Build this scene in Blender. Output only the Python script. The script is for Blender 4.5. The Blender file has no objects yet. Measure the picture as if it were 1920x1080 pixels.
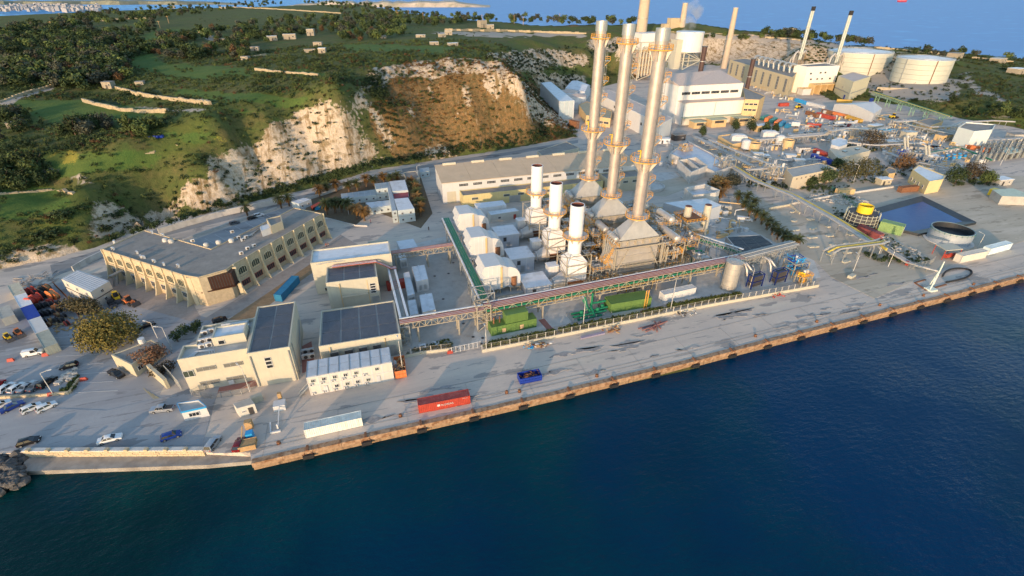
import bpy, bmesh, math, random
import numpy as np
from mathutils import Vector, Matrix, Euler, noise as mnoise
R = math.radians
random.seed(7); rng = np.random.default_rng(7)
sc = bpy.context.scene
col = sc.collection
# ---------------------------------------------------------------- camera
CAM = (15.74, -82.93, 84.5); YAW = R(-17); PIT = R(31); FPX = 925.0
cd = bpy.data.cameras.new('camera'); cam = bpy.data.objects.new('camera', cd); col.objects.link(cam)
cam.location = CAM; cam.rotation_euler = (R(90) - PIT, 0, YAW)
cd.sensor_width = 36; cd.lens = 36 * FPX / 1920; cd.clip_start = 1; cd.clip_end = 40000
sc.camera = cam
# ---------------------------------------------------------------- sky and sun
SUN_EL = R(8.5); SX, SY = 0.605, 0.796            # direction the sunlight travels over the ground
w = bpy.data.worlds.new('World'); sc.world = w; w.use_nodes = True
nt = w.node_tree; nt.nodes.clear()
sky = nt.nodes.new('ShaderNodeTexSky'); sky.sky_type = 'NISHITA'; sky.sun_disc = False
sky.sun_elevation = SUN_EL; sky.sun_rotation = math.atan2(-SX, -SY) % (2 * math.pi)
sky.altitude = 80; sky.air_density = 1.0; sky.dust_density = 0.6; sky.ozone_density = 1.6
bg = nt.nodes.new('ShaderNodeBackground'); bg.inputs[1].default_value = 0.15
wo = nt.nodes.new('ShaderNodeOutputWorld')
nt.links.new(sky.outputs[0], bg.inputs[0]); nt.links.new(bg.outputs[0], wo.inputs[0])
sl = bpy.data.lights.new('sun', 'SUN'); so = bpy.data.objects.new('sun', sl); col.objects.link(so)
sl.energy = 2.0; sl.angle = R(0.6); sl.color = (.90, 0.62, 0.38)
so.rotation_euler = Vector((SX * math.cos(SUN_EL), SY * math.cos(SUN_EL), -math.sin(SUN_EL))).to_track_quat('-Z', 'Y').to_euler()
vs = sc.view_settings; sc.display_settings.display_device = 'sRGB'
vs.view_transform = 'Standard'; vs.look = 'None'; vs.gamma = 1; vs.exposure = 1.4; vs.use_curve_mapping = False
try:
    sc.cycles.max_bounces = 5; sc.cycles.diffuse_bounces = 3; sc.cycles.glossy_bounces = 3
except Exception: pass
# ---------------------------------------------------------------- where a point of the photograph lies
cp, sp = math.cos(PIT), math.sin(PIT); cy, sy = math.cos(YAW), math.sin(YAW)
def ray(px, py):
    u = px - 961.0; v = py - 540.0
    x, y, z = u, FPX * cp - v * sp, -(v * cp + FPX * sp)
    return x * cy - y * sy, x * sy + y * cy, z
def P(px, py, z=0.0):
    dx, dy, dz = ray(px, py); t = (z - CAM[2]) / dz
    return (CAM[0] + t * dx, CAM[1] + t * dy)
def P3(px, py, z=0.0):
    a, b = P(px, py, z); return (a, b, z)
def HT(px, py, top, z0=0.0):                        # height above z0 of a vertical edge standing at pixel (px,py)
    a, b = P(px, py, z0); X = a - CAM[0]; Y = b - CAM[1]
    d = -X * sy + Y * cy; v = (top - 540.0) / FPX
    return d * (v * cp + sp) / (v * sp - cp) + CAM[2] - z0
def proj(a, b, z):                                  # arrays ok
    X = a - CAM[0]; Y = b - CAM[1]; x = X * cy + Y * sy; d = -X * sy + Y * cy; h = z - CAM[2]
    f = np.maximum(d * cp - h * sp, 1e-3); v = -d * sp - h * cp
    return 961 + FPX * x / f, 540 + FPX * v / f
# ---------------------------------------------------------------- materials
MT = {}
def node(nt, t, **k):
    n = nt.nodes.new(t)
    for a, b in k.items(): setattr(n, a, b)
    return n
def M(name, c, rough=.7, metal=0., var=.14, scale=.6, bump=0., streak=0., stain=None, spec=.4, rand=0., ribs=None, stscale=.25, stlo=.52):
    if name in MT: return MT[name]
    m = bpy.data.materials.new(name); m.use_nodes = True; MT[name] = m
    nt = m.node_tree; L = nt.links.new
    p = nt.nodes['Principled BSDF']; p.inputs['Roughness'].default_value = rough; p.inputs['Metallic'].default_value = metal
    p.inputs['Specular IOR Level'].default_value = spec
    tc = node(nt, 'ShaderNodeTexCoord'); gp = node(nt, 'ShaderNodeNewGeometry')
    n = node(nt, 'ShaderNodeTexNoise'); n.inputs['Scale'].default_value = scale; n.inputs['Detail'].default_value = 6; n.inputs['Roughness'].default_value = .65
    L(gp.outputs['Position'], n.inputs['Vector'])
    mr = node(nt, 'ShaderNodeMapRange'); mr.inputs[1].default_value = .3; mr.inputs[2].default_value = .7
    mr.inputs[3].default_value = 1 - var; mr.inputs[4].default_value = 1 + var; L(n.outputs['Fac'], mr.inputs[0])
    vm = node(nt, 'ShaderNodeVectorMath', operation='SCALE'); vm.inputs[0].default_value = c[:3]; L(mr.outputs[0], vm.inputs['Scale'])
    out = vm.outputs[0]
    if rand:
        oi = node(nt, 'ShaderNodeObjectInfo'); m2 = node(nt, 'ShaderNodeMapRange'); m2.inputs[3].default_value = 1 - rand; m2.inputs[4].default_value = 1 + rand
        L(oi.outputs['Random'], m2.inputs[0]); v2 = node(nt, 'ShaderNodeVectorMath', operation='SCALE'); L(out, v2.inputs[0]); L(m2.outputs[0], v2.inputs['Scale']); out = v2.outputs[0]
    if stain or streak:
        n2 = node(nt, 'ShaderNodeTexNoise'); n2.inputs['Scale'].default_value = 1.0; n2.inputs['Detail'].default_value = 5; n2.inputs['Roughness'].default_value = .6
        mp = node(nt, 'ShaderNodeMapping'); mp.inputs['Scale'].default_value = (1.6, 1.6, .12) if streak else (stscale, stscale, stscale)
        L(gp.outputs['Position'], mp.inputs[0]); L(mp.outputs[0], n2.inputs['Vector'])
        r2 = node(nt, 'ShaderNodeMapRange'); r2.inputs[1].default_value = stlo; r2.inputs[2].default_value = stlo + .18; r2.inputs[4].default_value = streak or .8; L(n2.outputs['Fac'], r2.inputs[0])
        mx = node(nt, 'ShaderNodeMix', data_type='RGBA'); L(r2.outputs[0], mx.inputs[0]); L(out, mx.inputs[6])
        mx.inputs[7].default_value = tuple(stain or (c[0] * .55, c[1] * .5, c[2] * .42)) + (1,)
        out = mx.outputs[2]
    L(out, p.inputs['Base Color'])
    if ribs:                                         # ribbed sheet: relief only
        wv = node(nt, 'ShaderNodeTexWave', wave_type='BANDS', bands_direction=ribs[0]); wv.inputs['Scale'].default_value = ribs[1]
        L(tc.outputs['Object'], wv.inputs['Vector'])
        b = node(nt, 'ShaderNodeBump'); b.inputs['Strength'].default_value = ribs[2]; b.inputs['Distance'].default_value = .08; L(wv.outputs['Fac'], b.inputs['Height']); L(b.outputs[0], p.inputs['Normal'])
    elif bump:
        b = node(nt, 'ShaderNodeBump'); b.inputs['Strength'].default_value = bump; b.inputs['Distance'].default_value = .15
        n3 = node(nt, 'ShaderNodeTexNoise'); n3.inputs['Scale'].default_value = scale * 5; n3.inputs['Detail'].default_value = 5; L(gp.outputs['Position'], n3.inputs['Vector'])
        L(n3.outputs['Fac'], b.inputs['Height']); L(b.outputs[0], p.inputs['Normal'])
    return m
cream = M('cream_render', (.47, .42, .305), .8, var=.06, streak=.35, stain=(.42, .34, .2))
cream2 = M('pale_cream_render', (.50, .465, .365), .8, var=.06, streak=.3, stain=(.4, .35, .26))
whitep = M('white_paint', (.57, .57, .56), .5, var=.05, streak=.25, stain=(.5, .46, .4))
whiter = M('white_sheet_roof', (.66, .68, .7), .5, var=.08, stain=(.45, .45, .43))
cabin = M('cabin_panel', (.57, .545, .48), .55, var=.05, streak=.2)
cabroof = M('cabin_roof', (.50, .53, .56), .5, var=.1, stain=(.36, .38, .4), ribs=('DIAGONAL', 1.6, .35))
stone = M('globigerina_stone', (.50, .405, .265), .85, var=.16, scale=1.2, bump=.2, streak=.35, stain=(.36, .25, .13))
concrete = M('concrete', (.42, .40, .36), .85, var=.14, scale=.5, stain=(.28, .26, .23))
paleconc = M('pale_concrete', (.55, .53, .49), .85, var=.12, scale=.4, stain=(.38, .36, .32))
darkroof = M('dark_ribbed_sheet', (.17, .18, .205), .55, var=.12, ribs=('Y', 6, .5))
bitumen = M('bitumen_roof', (.27, .245, .215), .85, var=.18, scale=.35, stain=(.12, .125, .14), stlo=.58)
steel = M('galvanised_steel', (.42, .43, .42), .45, .5, var=.12)
beigesteel = M('beige_painted_steel', (.36, .32, .25), .6, .1, var=.1)
clad = M('aluminium_cladding', (.54, .50, .45), .48, .5, var=.12, scale=.5)
stackm = M('stainless_stack', (.47, .41, .365), .5, .45, var=.16, scale=.5, streak=.3, stain=(.40,.33,.27))
whitestack = M('white_stack_paint', (.78, .76, .74), .45, var=.04, streak=.3, stain=(.5, .42, .36))
rust = M('rust', (.22, .10, .05), .9, var=.3, scale=2)
rustred = M('rusted_red_interior', (.16, .06, .045), .9, var=.3)
orange = M('orange_railing', (.66, .33, .05), .5, var=.1)
yellowp = M('yellow_paint', (.85, .55, .03), .5, var=.08)
redtray = M('red_brown_tray', (.42, .10, .06), .6, var=.12)
greentray = M('green_tray', (.012, .17, .09), .5, var=.12)
greenp = M('green_pipe_paint', (.012, .17, .085), .4, var=.1)
greencont = M('green_container_paint', (.115, .205, .055), .55, var=.1, streak=.3)
redcont = M('red_container_paint', (.40, .055, .035), .55, var=.1, streak=.35, stain=(.28, .06, .04))
bluecont = M('blue_container_paint', (.02, .18, .34), .5, var=.1, streak=.3)
bluep = M('blue_paint', (.015, .045, .30), .45, var=.1)
cyanp = M('light_blue_paint', (.03, .30, .60), .45, var=.1)
orangecont = M('orange_container_paint', (.62, .19, .06), .55, var=.12, streak=.3)
tealcont = M('teal_container_paint', (.05, .22, .22), .55, var=.12, streak=.3)
ochre = M('ochre_container_paint', (.55, .33, .06), .55, var=.12, streak=.3)
black = M('black_rubber', (.02, .02, .022), .8, var=.2)
darkmetal = M('dark_metal', (.07, .065, .065), .6, .2, var=.2)
brownpan = M('brown_bronze_panel', (.07, .032, .022), .35, .3, var=.15)
glass = M('dark_glass', (.02, .025, .03), .08, var=.1, spec=.6)
glassg = M('greenish_glass', (.05, .065, .05), .1, var=.2, spec=.6)
tank_cream = M('cream_tank_paint', (.50, .50, .42), .6, var=.04, scale=.1, streak=.15)
pinkroof = M('pale_pink_sheet_roof', (.58, .46, .38), .6, var=.07, ribs=('X', 2, .4))
tan = M('tan_render', (.62, .44, .22), .8, var=.08, streak=.25)
wood = M('weathered_timber', (.42, .27, .13), .85, var=.2)
bark = M('bark', (.12, .085, .06), .9, var=.2)
palmtrunk = M('palm_trunk', (.17, .115, .075), .9, var=.25, scale=3)
redpave = M('red_brick_paving', (.33, .15, .12), .85, var=.15, scale=2)
def leafmat(n, c, rand=.35):
    return M(n, c, .75, var=.35, scale=.9, rand=rand, spec=.2)
leaf_dark = leafmat('leaf_dark_green', (.036, .055, .020)); leaf_mid = leafmat('leaf_mid_green', (.072, .098, .030))
leaf_olive = leafmat('leaf_olive_gold', (.165, .135, .035), .12); leaf_brown = leafmat('leaf_red_brown', (.13, .075, .035)); leaf_grey = leafmat('leaf_grey_green', (.075, .08, .055))
leaf_palm = leafmat('leaf_palm', (.075, .085, .03), .25); leaf_palmdry = leafmat('leaf_palm_ochre', (.20, .11, .035), .25)
# ---------------------------------------------------------------- mesh building
ABS = {}
class MB:
    def __init__(s): s.v = []; s.f = []
    def add(s, vs, fs, T=None):
        o = len(s.v)
        if T is not None: vs = [tuple(T @ Vector(q)) for q in vs]
        s.v += [tuple(q) for q in vs]; s.f += [tuple(i + o for i in f) for f in fs]; return s
    def box(s, x0, x1, y0, y1, z0, z1, T=None):
        return s.add([(x0,y0,z0),(x1,y0,z0),(x1,y1,z0),(x0,y1,z0),(x0,y0,z1),(x1,y0,z1),(x1,y1,z1),(x0,y1,z1)],
                     [(3,2,1,0),(4,5,6,7),(0,1,5,4),(1,2,6,5),(2,3,7,6),(3,0,4,7)], T)
    def cbox(s, c, d, rz=0, T=None):
        m = Matrix.Translation(c) @ Matrix.Rotation(rz, 4, 'Z')
        if T is not None: m = T @ m
        return s.box(-d[0]/2, d[0]/2, -d[1]/2, d[1]/2, -d[2]/2, d[2]/2, m)
    def prism(s, poly, z0, z1, z1b=None):
        if sum(poly[i-1][0]*poly[i][1]-poly[i][0]*poly[i-1][1] for i in range(len(poly))) < 0: poly = poly[::-1]
        n = len(poly); vs = [(x, y, z0) for x, y in poly] + [(x, y, z1) for x, y in poly]
        return s.add(vs, [tuple(range(n-1, -1, -1)), tuple(range(n, 2*n))] + [(i, (i+1) % n, n+(i+1) % n, n+i) for i in range(n)])
    def frus(s, b, t):                               # two loops of 3-D points of the same length, capped
        n = len(b); return s.add(list(b)+list(t), [tuple(range(n-1,-1,-1)), tuple(range(n,2*n))]+[(i,(i+1)%n,n+(i+1)%n,n+i) for i in range(n)])
    def bar(s, p, q, w=.2, h=None):
        p = Vector(p); q = Vector(q); d = q - p; l = d.length
        if l < 1e-6: return s
        h = h or w; T = Matrix.Translation(p) @ d.to_track_quat('Z', 'Y').to_matrix().to_4x4()
        return s.box(-w/2, w/2, -h/2, h/2, 0, l, T)
    def cyl(s, x, y, z0, z1, r0, r1=None, n=16, caps=True):
        r1 = r0 if r1 is None else r1
        A = [(math.cos(2*math.pi*i/n), math.sin(2*math.pi*i/n)) for i in range(n)]
        f = [(i,(i+1)%n,n+(i+1)%n,n+i) for i in range(n)]
        if caps: f += [tuple(range(n-1,-1,-1)), tuple(range(n,2*n))]
        return s.add([(x+r0*c,y+r0*q,z0) for c,q in A]+[(x+r1*c,y+r1*q,z1) for c,q in A], f)
    def ring(s, x, y, z0, z1, ro, ri, n=20, a0=0, a1=360):
        full = abs(a1-a0) >= 360; m = n if full else n+1
        A = [(math.cos(R(a0+(a1-a0)*i/n)), math.sin(R(a0+(a1-a0)*i/n))) for i in range(m)]
        vs = [(x+r*c,y+r*q,z) for z in (z0,z1) for r in (ro,ri) for c,q in A]; f = []
        for i in range(n):
            j = (i+1) % m
            f += [(i,j,2*m+j,2*m+i),(m+j,m+i,3*m+i,3*m+j),(2*m+i,2*m+j,3*m+j,3*m+i),(j,i,m+i,m+j)]
        return s.add(vs, f)
    def tube(s, pts, r, n=8):
        pts = [Vector(p) for p in pts]; vs = []; f = []
        for k, p in enumerate(pts):
            d = (pts[min(k+1,len(pts)-1)]-pts[max(k-1,0)]).normalized()
            q = d.to_track_quat('Z','Y')
            rr = r[k] if isinstance(r,(list,tuple)) else r
            vs += [tuple(p + q @ Vector((rr*math.cos(2*math.pi*i/n), rr*math.sin(2*math.pi*i/n), 0))) for i in range(n)]
        for k in range(len(pts)-1):
            f += [(k*n+i,k*n+(i+1)%n,(k+1)*n+(i+1)%n,(k+1)*n+i) for i in range(n)]
        f += [tuple(range(n-1,-1,-1)), tuple(range((len(pts)-1)*n, len(pts)*n))]
        return s.add(vs, f)
    def ball(s, c, rx, ry=None, rz=None, n=10, m=6, zmin=-1.0):
        ry = ry or rx; rz = rz or rx; vs = []; f = []
        a0 = math.asin(zmin)
        for j in range(m+1):
            t = a0 + (math.pi/2-a0)*j/m
            vs += [(c[0]+rx*math.cos(t)*math.cos(2*math.pi*i/n), c[1]+ry*math.cos(t)*math.sin(2*math.pi*i/n), c[2]+rz*math.sin(t)) for i in range(n)]
        for j in range(m): f += [(j*n+i,j*n+(i+1)%n,(j+1)*n+(i+1)%n,(j+1)*n+i) for i in range(n)]
        return s.add(vs, f)
    def mesh(s, name, mat, off=(0,0,0)):
        me = bpy.data.meshes.new(name)
        me.from_pydata([(x-off[0],y-off[1],z-off[2]) for x,y,z in s.v], [], s.f); me.update()
        if mat: me.materials.append(mat)
        return me
def link(name, me, parent=None, loc=(0,0,0), rz=0):
    o = bpy.data.objects.new(name, me); col.objects.link(o); o.location = loc; o.rotation_euler = (0,0,rz)
    if parent is not None: o.parent = parent
    return o
def tag(o, label, cat, group=None):
    o['label'] = label; o['category'] = cat
    if group: o['group'] = group
    return o
def T(name, label, cat, loc, rz=0, group=None, ab=False):
    o = link(name, None, None, loc, rz); tag(o, label, cat, group); o.empty_display_size = .5
    ABS[o.name] = tuple(loc) if ab else (0,0,0); return o
def part(root, name, mb, mat, label=None, smooth=False):
    p = root; off = (0,0,0)
    while p is not None:
        if p.name in ABS: off = ABS[p.name]; break
        p = p.parent
    me = mb.mesh(name, mat, off)
    if smooth: shade(me)
    o = link(name, me, root)
    if label: o['label'] = label
    return o
def sub(par, name, me, loc, rz=0):                   # shared mesh under a part or thing, absolute or local like its thing
    p = par; off = (0,0,0)
    while p is not None:
        if p.name in ABS: off = ABS[p.name]; break
        p = p.parent
    return link(name, me, par, (loc[0]-off[0], loc[1]-off[1], loc[2]-off[2]), rz)
def shade(me):
    me.polygons.foreach_set('use_smooth', [True]*len(me.polygons))
    try: me.set_sharp_from_angle(angle=R(38))
    except Exception: pass
def one(name, mb, mat, label, cat, group=None, loc=None):
    off = loc or mb.v[0][:2] + (0,)
    o = link(name, mb.mesh(name, mat, off), None, off); return tag(o, label, cat, group)
def struct(name, mb, mat, smooth=False, kind='structure'):
    o = link(name, mb.mesh(name, mat)); o['kind'] = kind
    if smooth: shade(o.data)
    return o
def copy_tree(o, loc, rz=None, label=None, group=None, mats=None):
    def cp_(x, par):
        c = x.copy(); col.objects.link(c); c.parent = par
        if mats and c.type == 'MESH' and c.data.materials and c.data.materials[0] and c.data.materials[0].name in mats:
            c.material_slots[0].link = 'OBJECT'; c.material_slots[0].material = mats[c.data.materials[0].name]
        for ch in x.children: cp_(ch, c)
        return c
    r = cp_(o, None); r.location = loc
    if rz is not None: r.rotation_euler = (0,0,rz)
    if label: r['label'] = label
    if group: r['group'] = group
    ABS[r.name] = (0,0,0); return r
def np_mesh(name, V, F, mat):
    me = bpy.data.meshes.new(name); V = np.asarray(V, np.float32); F = np.asarray(F, np.int32); k = F.shape[1]
    me.vertices.add(len(V)); me.vertices.foreach_set('co', V.ravel())
    me.loops.add(F.size); me.loops.foreach_set('vertex_index', F.ravel())
    me.polygons.add(len(F)); me.polygons.foreach_set('loop_start', np.arange(len(F), dtype=np.int32)*k); me.polygons.foreach_set('loop_total', np.full(len(F), k, np.int32))
    me.update(calc_edges=True)
    if mat: me.materials.append(mat)
    return me
# ================================================================ terrain
CT = [ # photo x, photo y, height
(0,505,.5),(95,485,.5),(180,462,.5),(290,415,.5),(400,397,.5),(500,372,.5),(600,350,.5),(700,318,.5),(780,306,.5),(860,293,.5),(960,278,.5),(1080,255,.5),
(0,470,5),(60,440,7),(180,430,5),(220,400,6),(130,370,13),(300,370,6),(350,345,12),(420,345,8),(400,300,20),(470,290,16),(560,300,12),(500,225,30),(600,195,35),(560,250,22),(650,230,30),(700,270,13),
(640,195,35),(690,150,40),(700,133,43),(760,116,44.5),(830,112,45),(900,113,44),(950,125,43),(985,160,35),(1030,212,10),(900,180,30),(800,190,28),(900,240,14),(760,250,16),(820,280,5),(1000,240,7),(990,215,15),(1050,238,4),
(0,420,12),(100,400,12),(0,360,18),(150,350,18),(150,320,21),(250,330,22),(0,300,24),(250,285,25),(330,262,27),(420,235,31),(250,245,28),(100,230,28),(0,230,28),(300,205,31),(200,175,32),(400,190,35),(500,180,38),(560,165,40),(0,170,34),(100,160,34),(300,150,37),(400,120,40),(480,100,42),(600,100,44),(700,90,45),(800,90,45),(880,92,44),
(0,100,41),(100,80,43),(200,60,44),(300,70,43),(350,45,45),(500,50,46),(650,50,46),(800,45,45),(0,52,45),(100,40,45),(300,20,46),(450,14,46),(600,20,45),(760,30,44),(900,46,42),(850,70,44),
(960,100,36),(940,110,40),(1010,125,22),(990,140,26),(1050,140,14),(1020,165,6),(1080,150,5),(1000,170,14),(1000,92,33),(1060,100,22),(1100,118,13),(1100,90,31),(1150,130,8),(1160,105,20),(1160,85,32),(1130,160,2),(1200,145,.5),(1200,100,20),(1000,52,40),(1080,55,39),(1000,75,40),(1150,62,37),(1200,80,35),
(1300,72,35),(1300,60,36),(1320,108,5),(1320,120,.5),(1400,88,31),(1400,65,33),(1400,118,5),(1390,128,.5),(1500,92,28),(1500,75,30),(1600,98,26),(1600,84,26),(1700,115,22),(1750,98,20),(1760,112,19),(1850,112,14),(1900,118,12),(1910,150,12),(1850,140,14),(1800,120,17),
(1480,130,6),(1560,145,7),(1620,140,8),(1680,162,8),(1760,175,8),(1650,130,10),(1700,140,9),(1790,150,10),(1640,160,5),(1800,190,8),(1860,180,10),(1910,200,9),(1850,215,4),(1760,200,4),(1900,235,.5),(1760,215,.5),(1650,190,.5),(1560,190,.5)]
pts = []
for px, py, z in CT: pts.append((*P(px, py, z), z))
for a, b in [(-60,60),(0,20),(60,40),(0,120),(60,100),(120,60),(150,120),(200,60),(260,20),(300,120),(200,180),(260,260),(340,200),(400,120),(420,240),(-60,110),(100,160),(150,190),(350,40),(480,200),(500,60),(210,250),(300,300),(380,330)]: pts.append((a,b,0.))
for a, b, z in [(-600,400,38),(-500,250,34),(-400,120,22),(-300,60,10),(-900,900,34),(-300,1500,40),(-1200,1800,15),(200,1100,42),(-1500,900,15),(-250,90,9),(900,300,6),(800,150,0),(-170,60,2)]: pts.append((a,b,z))
_fp=[P(x,y) for x,y in [(-60,520),(0,505),(95,485),(180,464),(300,414),(400,397),(500,372),(600,350),(700,318),(780,306),(860,293),(960,278),(1080,256),(1045,215),(1012,192),(1012,178),(1060,170),(1130,163),(1190,147),(1250,126)]]
for (x0,y0),(x1,y1) in zip(_fp[:-1],_fp[1:]):
    m=max(1,int(math.hypot(x1-x0,y1-y0)/6))
    for i in range(m): pts.append((x0+(x1-x0)*(i+.5)/m,y0+(y1-y0)*(i+.5)/m,.4))
pts = np.array(pts); NP_ = len(pts); C2 = 36.0
K = np.sqrt(((pts[:,None,:2]-pts[None,:,:2])**2).sum(-1)+C2)
A_ = np.zeros((NP_+3,NP_+3)); A_[:NP_,:NP_] = K - np.eye(NP_)*.5; A_[:NP_,NP_] = 1; A_[NP_,:NP_] = 1
A_[:NP_,NP_+1:] = pts[:,:2]/500; A_[NP_+1:,:NP_] = pts[:,:2].T/500
SOL = np.linalg.solve(A_, np.concatenate([pts[:,2],[0,0,0]]))
def rbf(a, b):
    a = np.asarray(a,float); b = np.asarray(b,float); s = a.shape; a = a.ravel(); b = b.ravel(); out = np.empty(len(a))
    for i in range(0,len(a),20000):
        x = a[i:i+20000]; y = b[i:i+20000]
        out[i:i+20000] = np.sqrt((x[:,None]-pts[:,0])**2+(y[:,None]-pts[:,1])**2+C2)@SOL[:NP_]+SOL[NP_]+(x*SOL[NP_+1]+y*SOL[NP_+2])/500
    return out.reshape(s)
def inpoly(x, y, poly):
    r = np.zeros(x.shape, bool); n = len(poly)
    for i in range(n):
        x0,y0 = poly[i]; x1,y1 = poly[(i+1)%n]
        if y0 == y1: continue
        r ^= ((y0 > y) != (y1 > y)) & (x < (x1-x0)*(y-y0)/(y1-y0)+x0)
    return r
def vnoise(a, b, s, seed=0, oct=3):                  # cheap value noise on arrays, -1..1
    out = np.zeros(np.shape(a)); amp = 1.; tot = 0
    for k in range(oct):
        x = np.asarray(a)/s+seed*17.3; y = np.asarray(b)/s-seed*9.1; xi = np.floor(x).astype(np.int64); yi = np.floor(y).astype(np.int64); fx = x-xi; fy = y-yi
        fx = fx*fx*(3-2*fx); fy = fy*fy*(3-2*fy)
        h = lambda i,j: (((i*374761393+j*668265263+seed*144269+k*7919) ^ ((i*374761393+j*668265263) >> 13))*1274126177 & 0xffff)/32767.5-1
        out += amp*((h(xi,yi)*(1-fx)+h(xi+1,yi)*fx)*(1-fy)+(h(xi,yi+1)*(1-fx)+h(xi+1,yi+1)*fx)*fy); tot += amp; amp *= .5; s = s/2
    return out/tot
YARD = [P(x,y) for x,y in [(-60,520),(0,505),(95,485),(180,464),(300,414),(400,397),(500,372),(600,350),(700,318),(780,306),(860,293),(960,278),(1080,256),(1045,215),(1012,192),(1012,178),(1060,170),(1130,163),(1190,147),(1250,126),(1330,121),(1400,129),(1450,142),(1500,150),(1560,188),(1650,190),(1740,205),(1800,222),(1900,238),(2000,262)]]
YARD += [(620,26),(420,16),(231,7.6),(169,4.8),(110,2.3),(89,1.3),(41,.2),(0,0),(-16,-.3),P(470,849),P(386,845),P(50,848),P(-80,853)]
def quay_y(a): return np.interp(a,[-16,0,41,89,110,169,231,420,620],[-.2,0,.2,1.3,2.3,4.8,7.6,16,26])
# land cover, as outlines in the photograph (chalk, green, dark scrub, bare path)
CHALK = [[(180,450),(165,420),(175,380),(215,380),(250,420),(330,385),(345,400),(270,430),(215,440)],
 [(335,385),(345,350),(395,330),(390,300),(420,285),(500,262),(505,235),(560,210),(620,190),(650,215),(660,250),(700,270),(730,300),(640,318),(560,340),(470,370),(400,392)],
 [(650,205),(690,150),(705,128),(790,112),(920,112),(950,130),(940,142),(850,135),(820,150),(735,145),(715,165),(690,165),(690,200),(650,240),(615,235)],
 [(770,293),(775,280),(830,272),(862,285),(850,296)],[(925,120),(960,126),(1008,188),(1068,228),(1064,244),(1000,214),(965,178),(935,150)],
 [(910,102),(1010,92),(1110,100),(1105,120),(1060,122),(960,135),(930,118)],[(990,140),(1100,140),(1100,160),(1010,170)],
 [(1150,70),(1420,70),(1560,90),(1700,110),(1760,120),(1760,135),(1440,128),(1330,118),(1160,110)],
 [(0,520),(0,470),(150,455),(160,480)],[(795,160),(812,158),(825,195),(812,196)],[(865,158),(876,157),(884,200),(872,205)],[(905,150),(930,148),(945,180),(925,186)],[(690,205),(708,200),(735,245),(748,272),(730,275),(708,240)],[(990,215),(1040,222),(1035,236),(1000,232)],[(760,205),(772,205),(780,225),(768,226)],[(850,215),(862,214),(868,232),(856,232)],[(1100,75),(1160,75),(1160,100),(1110,95)]]
GULLY = [[(685,150),(712,142),(730,170),(748,215),(775,262),(760,275),(735,262),(705,215)],[(800,270),(830,262),(870,285),(860,292),(830,272)]]
GREEN = [[(330,178),(420,190),(560,196),(600,188),(480,176),(340,168)],[(640,84),(760,84),(880,90),(820,98),(660,96)],[(0,385),(110,372),(150,385),(60,410),(0,415)],[(240,120),(330,118),(460,130),(480,142),(330,150)],[(640,50),(760,56),(740,62),(640,60)],[(0,190),(170,186),(315,210),(300,225),(100,230),(60,215)],[(215,98),(285,92),(300,115),(400,140),(420,148),(330,140),(250,120)],[(0,340),(120,355),(130,380),(0,410)],
 [(0,300),(140,290),(320,280),(300,310),(150,330),(0,340)],[(320,28),(380,30),(372,50),(345,48)],[(330,14),(640,30),(640,45),(400,30)],[(280,60),(330,45),(350,70),(280,85),(250,90)],[(500,130),(620,135),(600,142),(500,138)],
 [(420,205),(590,190),(560,200),(430,212)],[(380,10),(420,5),(640,18),(600,22)],[(280,245),(470,250),(460,262),(360,270)]]
DARK = [[(225,165),(330,175),(330,178),(240,180)],[(155,178),(250,192),(245,200),(165,190)]]
RED = [[(760,115),(960,115),(1080,240),(1070,258),(860,285),(750,295),(700,260),(690,200)],[(1180,90),(1230,110),(1200,150),(1160,135)],[(940,35),(1090,40),(1090,50),(960,45)]]
GOLD = [[(330,30),(372,36),(368,48),(340,44)],[(30,275),(150,285),(150,310),(60,300)],[(360,255),(470,248),(455,262),(380,268)]]
PATH = [[(1600,138),(1660,130),(1800,150),(1800,188),(1740,192),(1640,182)],[(1180,58),(1440,66),(1640,90),(1790,112),(1790,122),(1640,98),(1440,78),(1180,68)],[(1830,205),(1920,222),(1920,228),(1830,212)],[(60,312),(135,320),(178,345),(162,350),(130,328),(60,318)],[(225,200),(400,205),(370,210),(260,205)],[(370,55),(405,70),(400,80),(385,70)],[(0,190),(100,160),(110,166),(0,200)],
 [(1770,90),(1800,120),(1830,160),(1900,190),(1890,195),(1820,170),(1790,125),(1760,92)],[(800,60),(1100,62),(1100,68),(880,68)],[(640,20),(430,8),(640,24)]]
ax = np.concatenate([np.arange(-1600,-260,22.),np.arange(-260,260,2.2),np.arange(260,620,6.),np.arange(620,1700,25.)])
ay = np.concatenate([np.arange(-30,95,8.),np.arange(95,330,2.0),np.arange(330,620,4.),np.arange(620,1000,9.),np.arange(1000,2900,45.)])
GA, GB = np.meshgrid(ax, ay); GZ = rbf(GA, GB)
px_, py_ = proj(GA, GB, GZ)
rough_ = vnoise(GA,GB,14,1,4)
jx = px_+vnoise(GA,GB,9,2)*9; jy = py_+vnoise(GA,GB,9,3)*6
def zone(pl):
    r = np.zeros(GA.shape, bool)
    for q in pl: r |= inpoly(jx,jy,q)
    return r.astype(float)
zc, zg, zd, zr, zy, zp = zone(CHALK), zone(GREEN), zone(DARK), zone(RED), zone(GOLD), zone(PATH)
front = (GB < 700)
def blur(z):
    for _ in range(2):
        p = np.pad(z,1,mode='edge'); z = (p[:-2,1:-1]+p[2:,1:-1]+p[1:-1,:-2]+p[1:-1,2:]+2*p[1:-1,1:-1])/6
    return z
zgu = blur(zone(GULLY)*front)
zc,zg,zd,zr,zy,zp = [blur(z_*front) for z_ in (zc,zg,zd,zr,zy,zp)]
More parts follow.
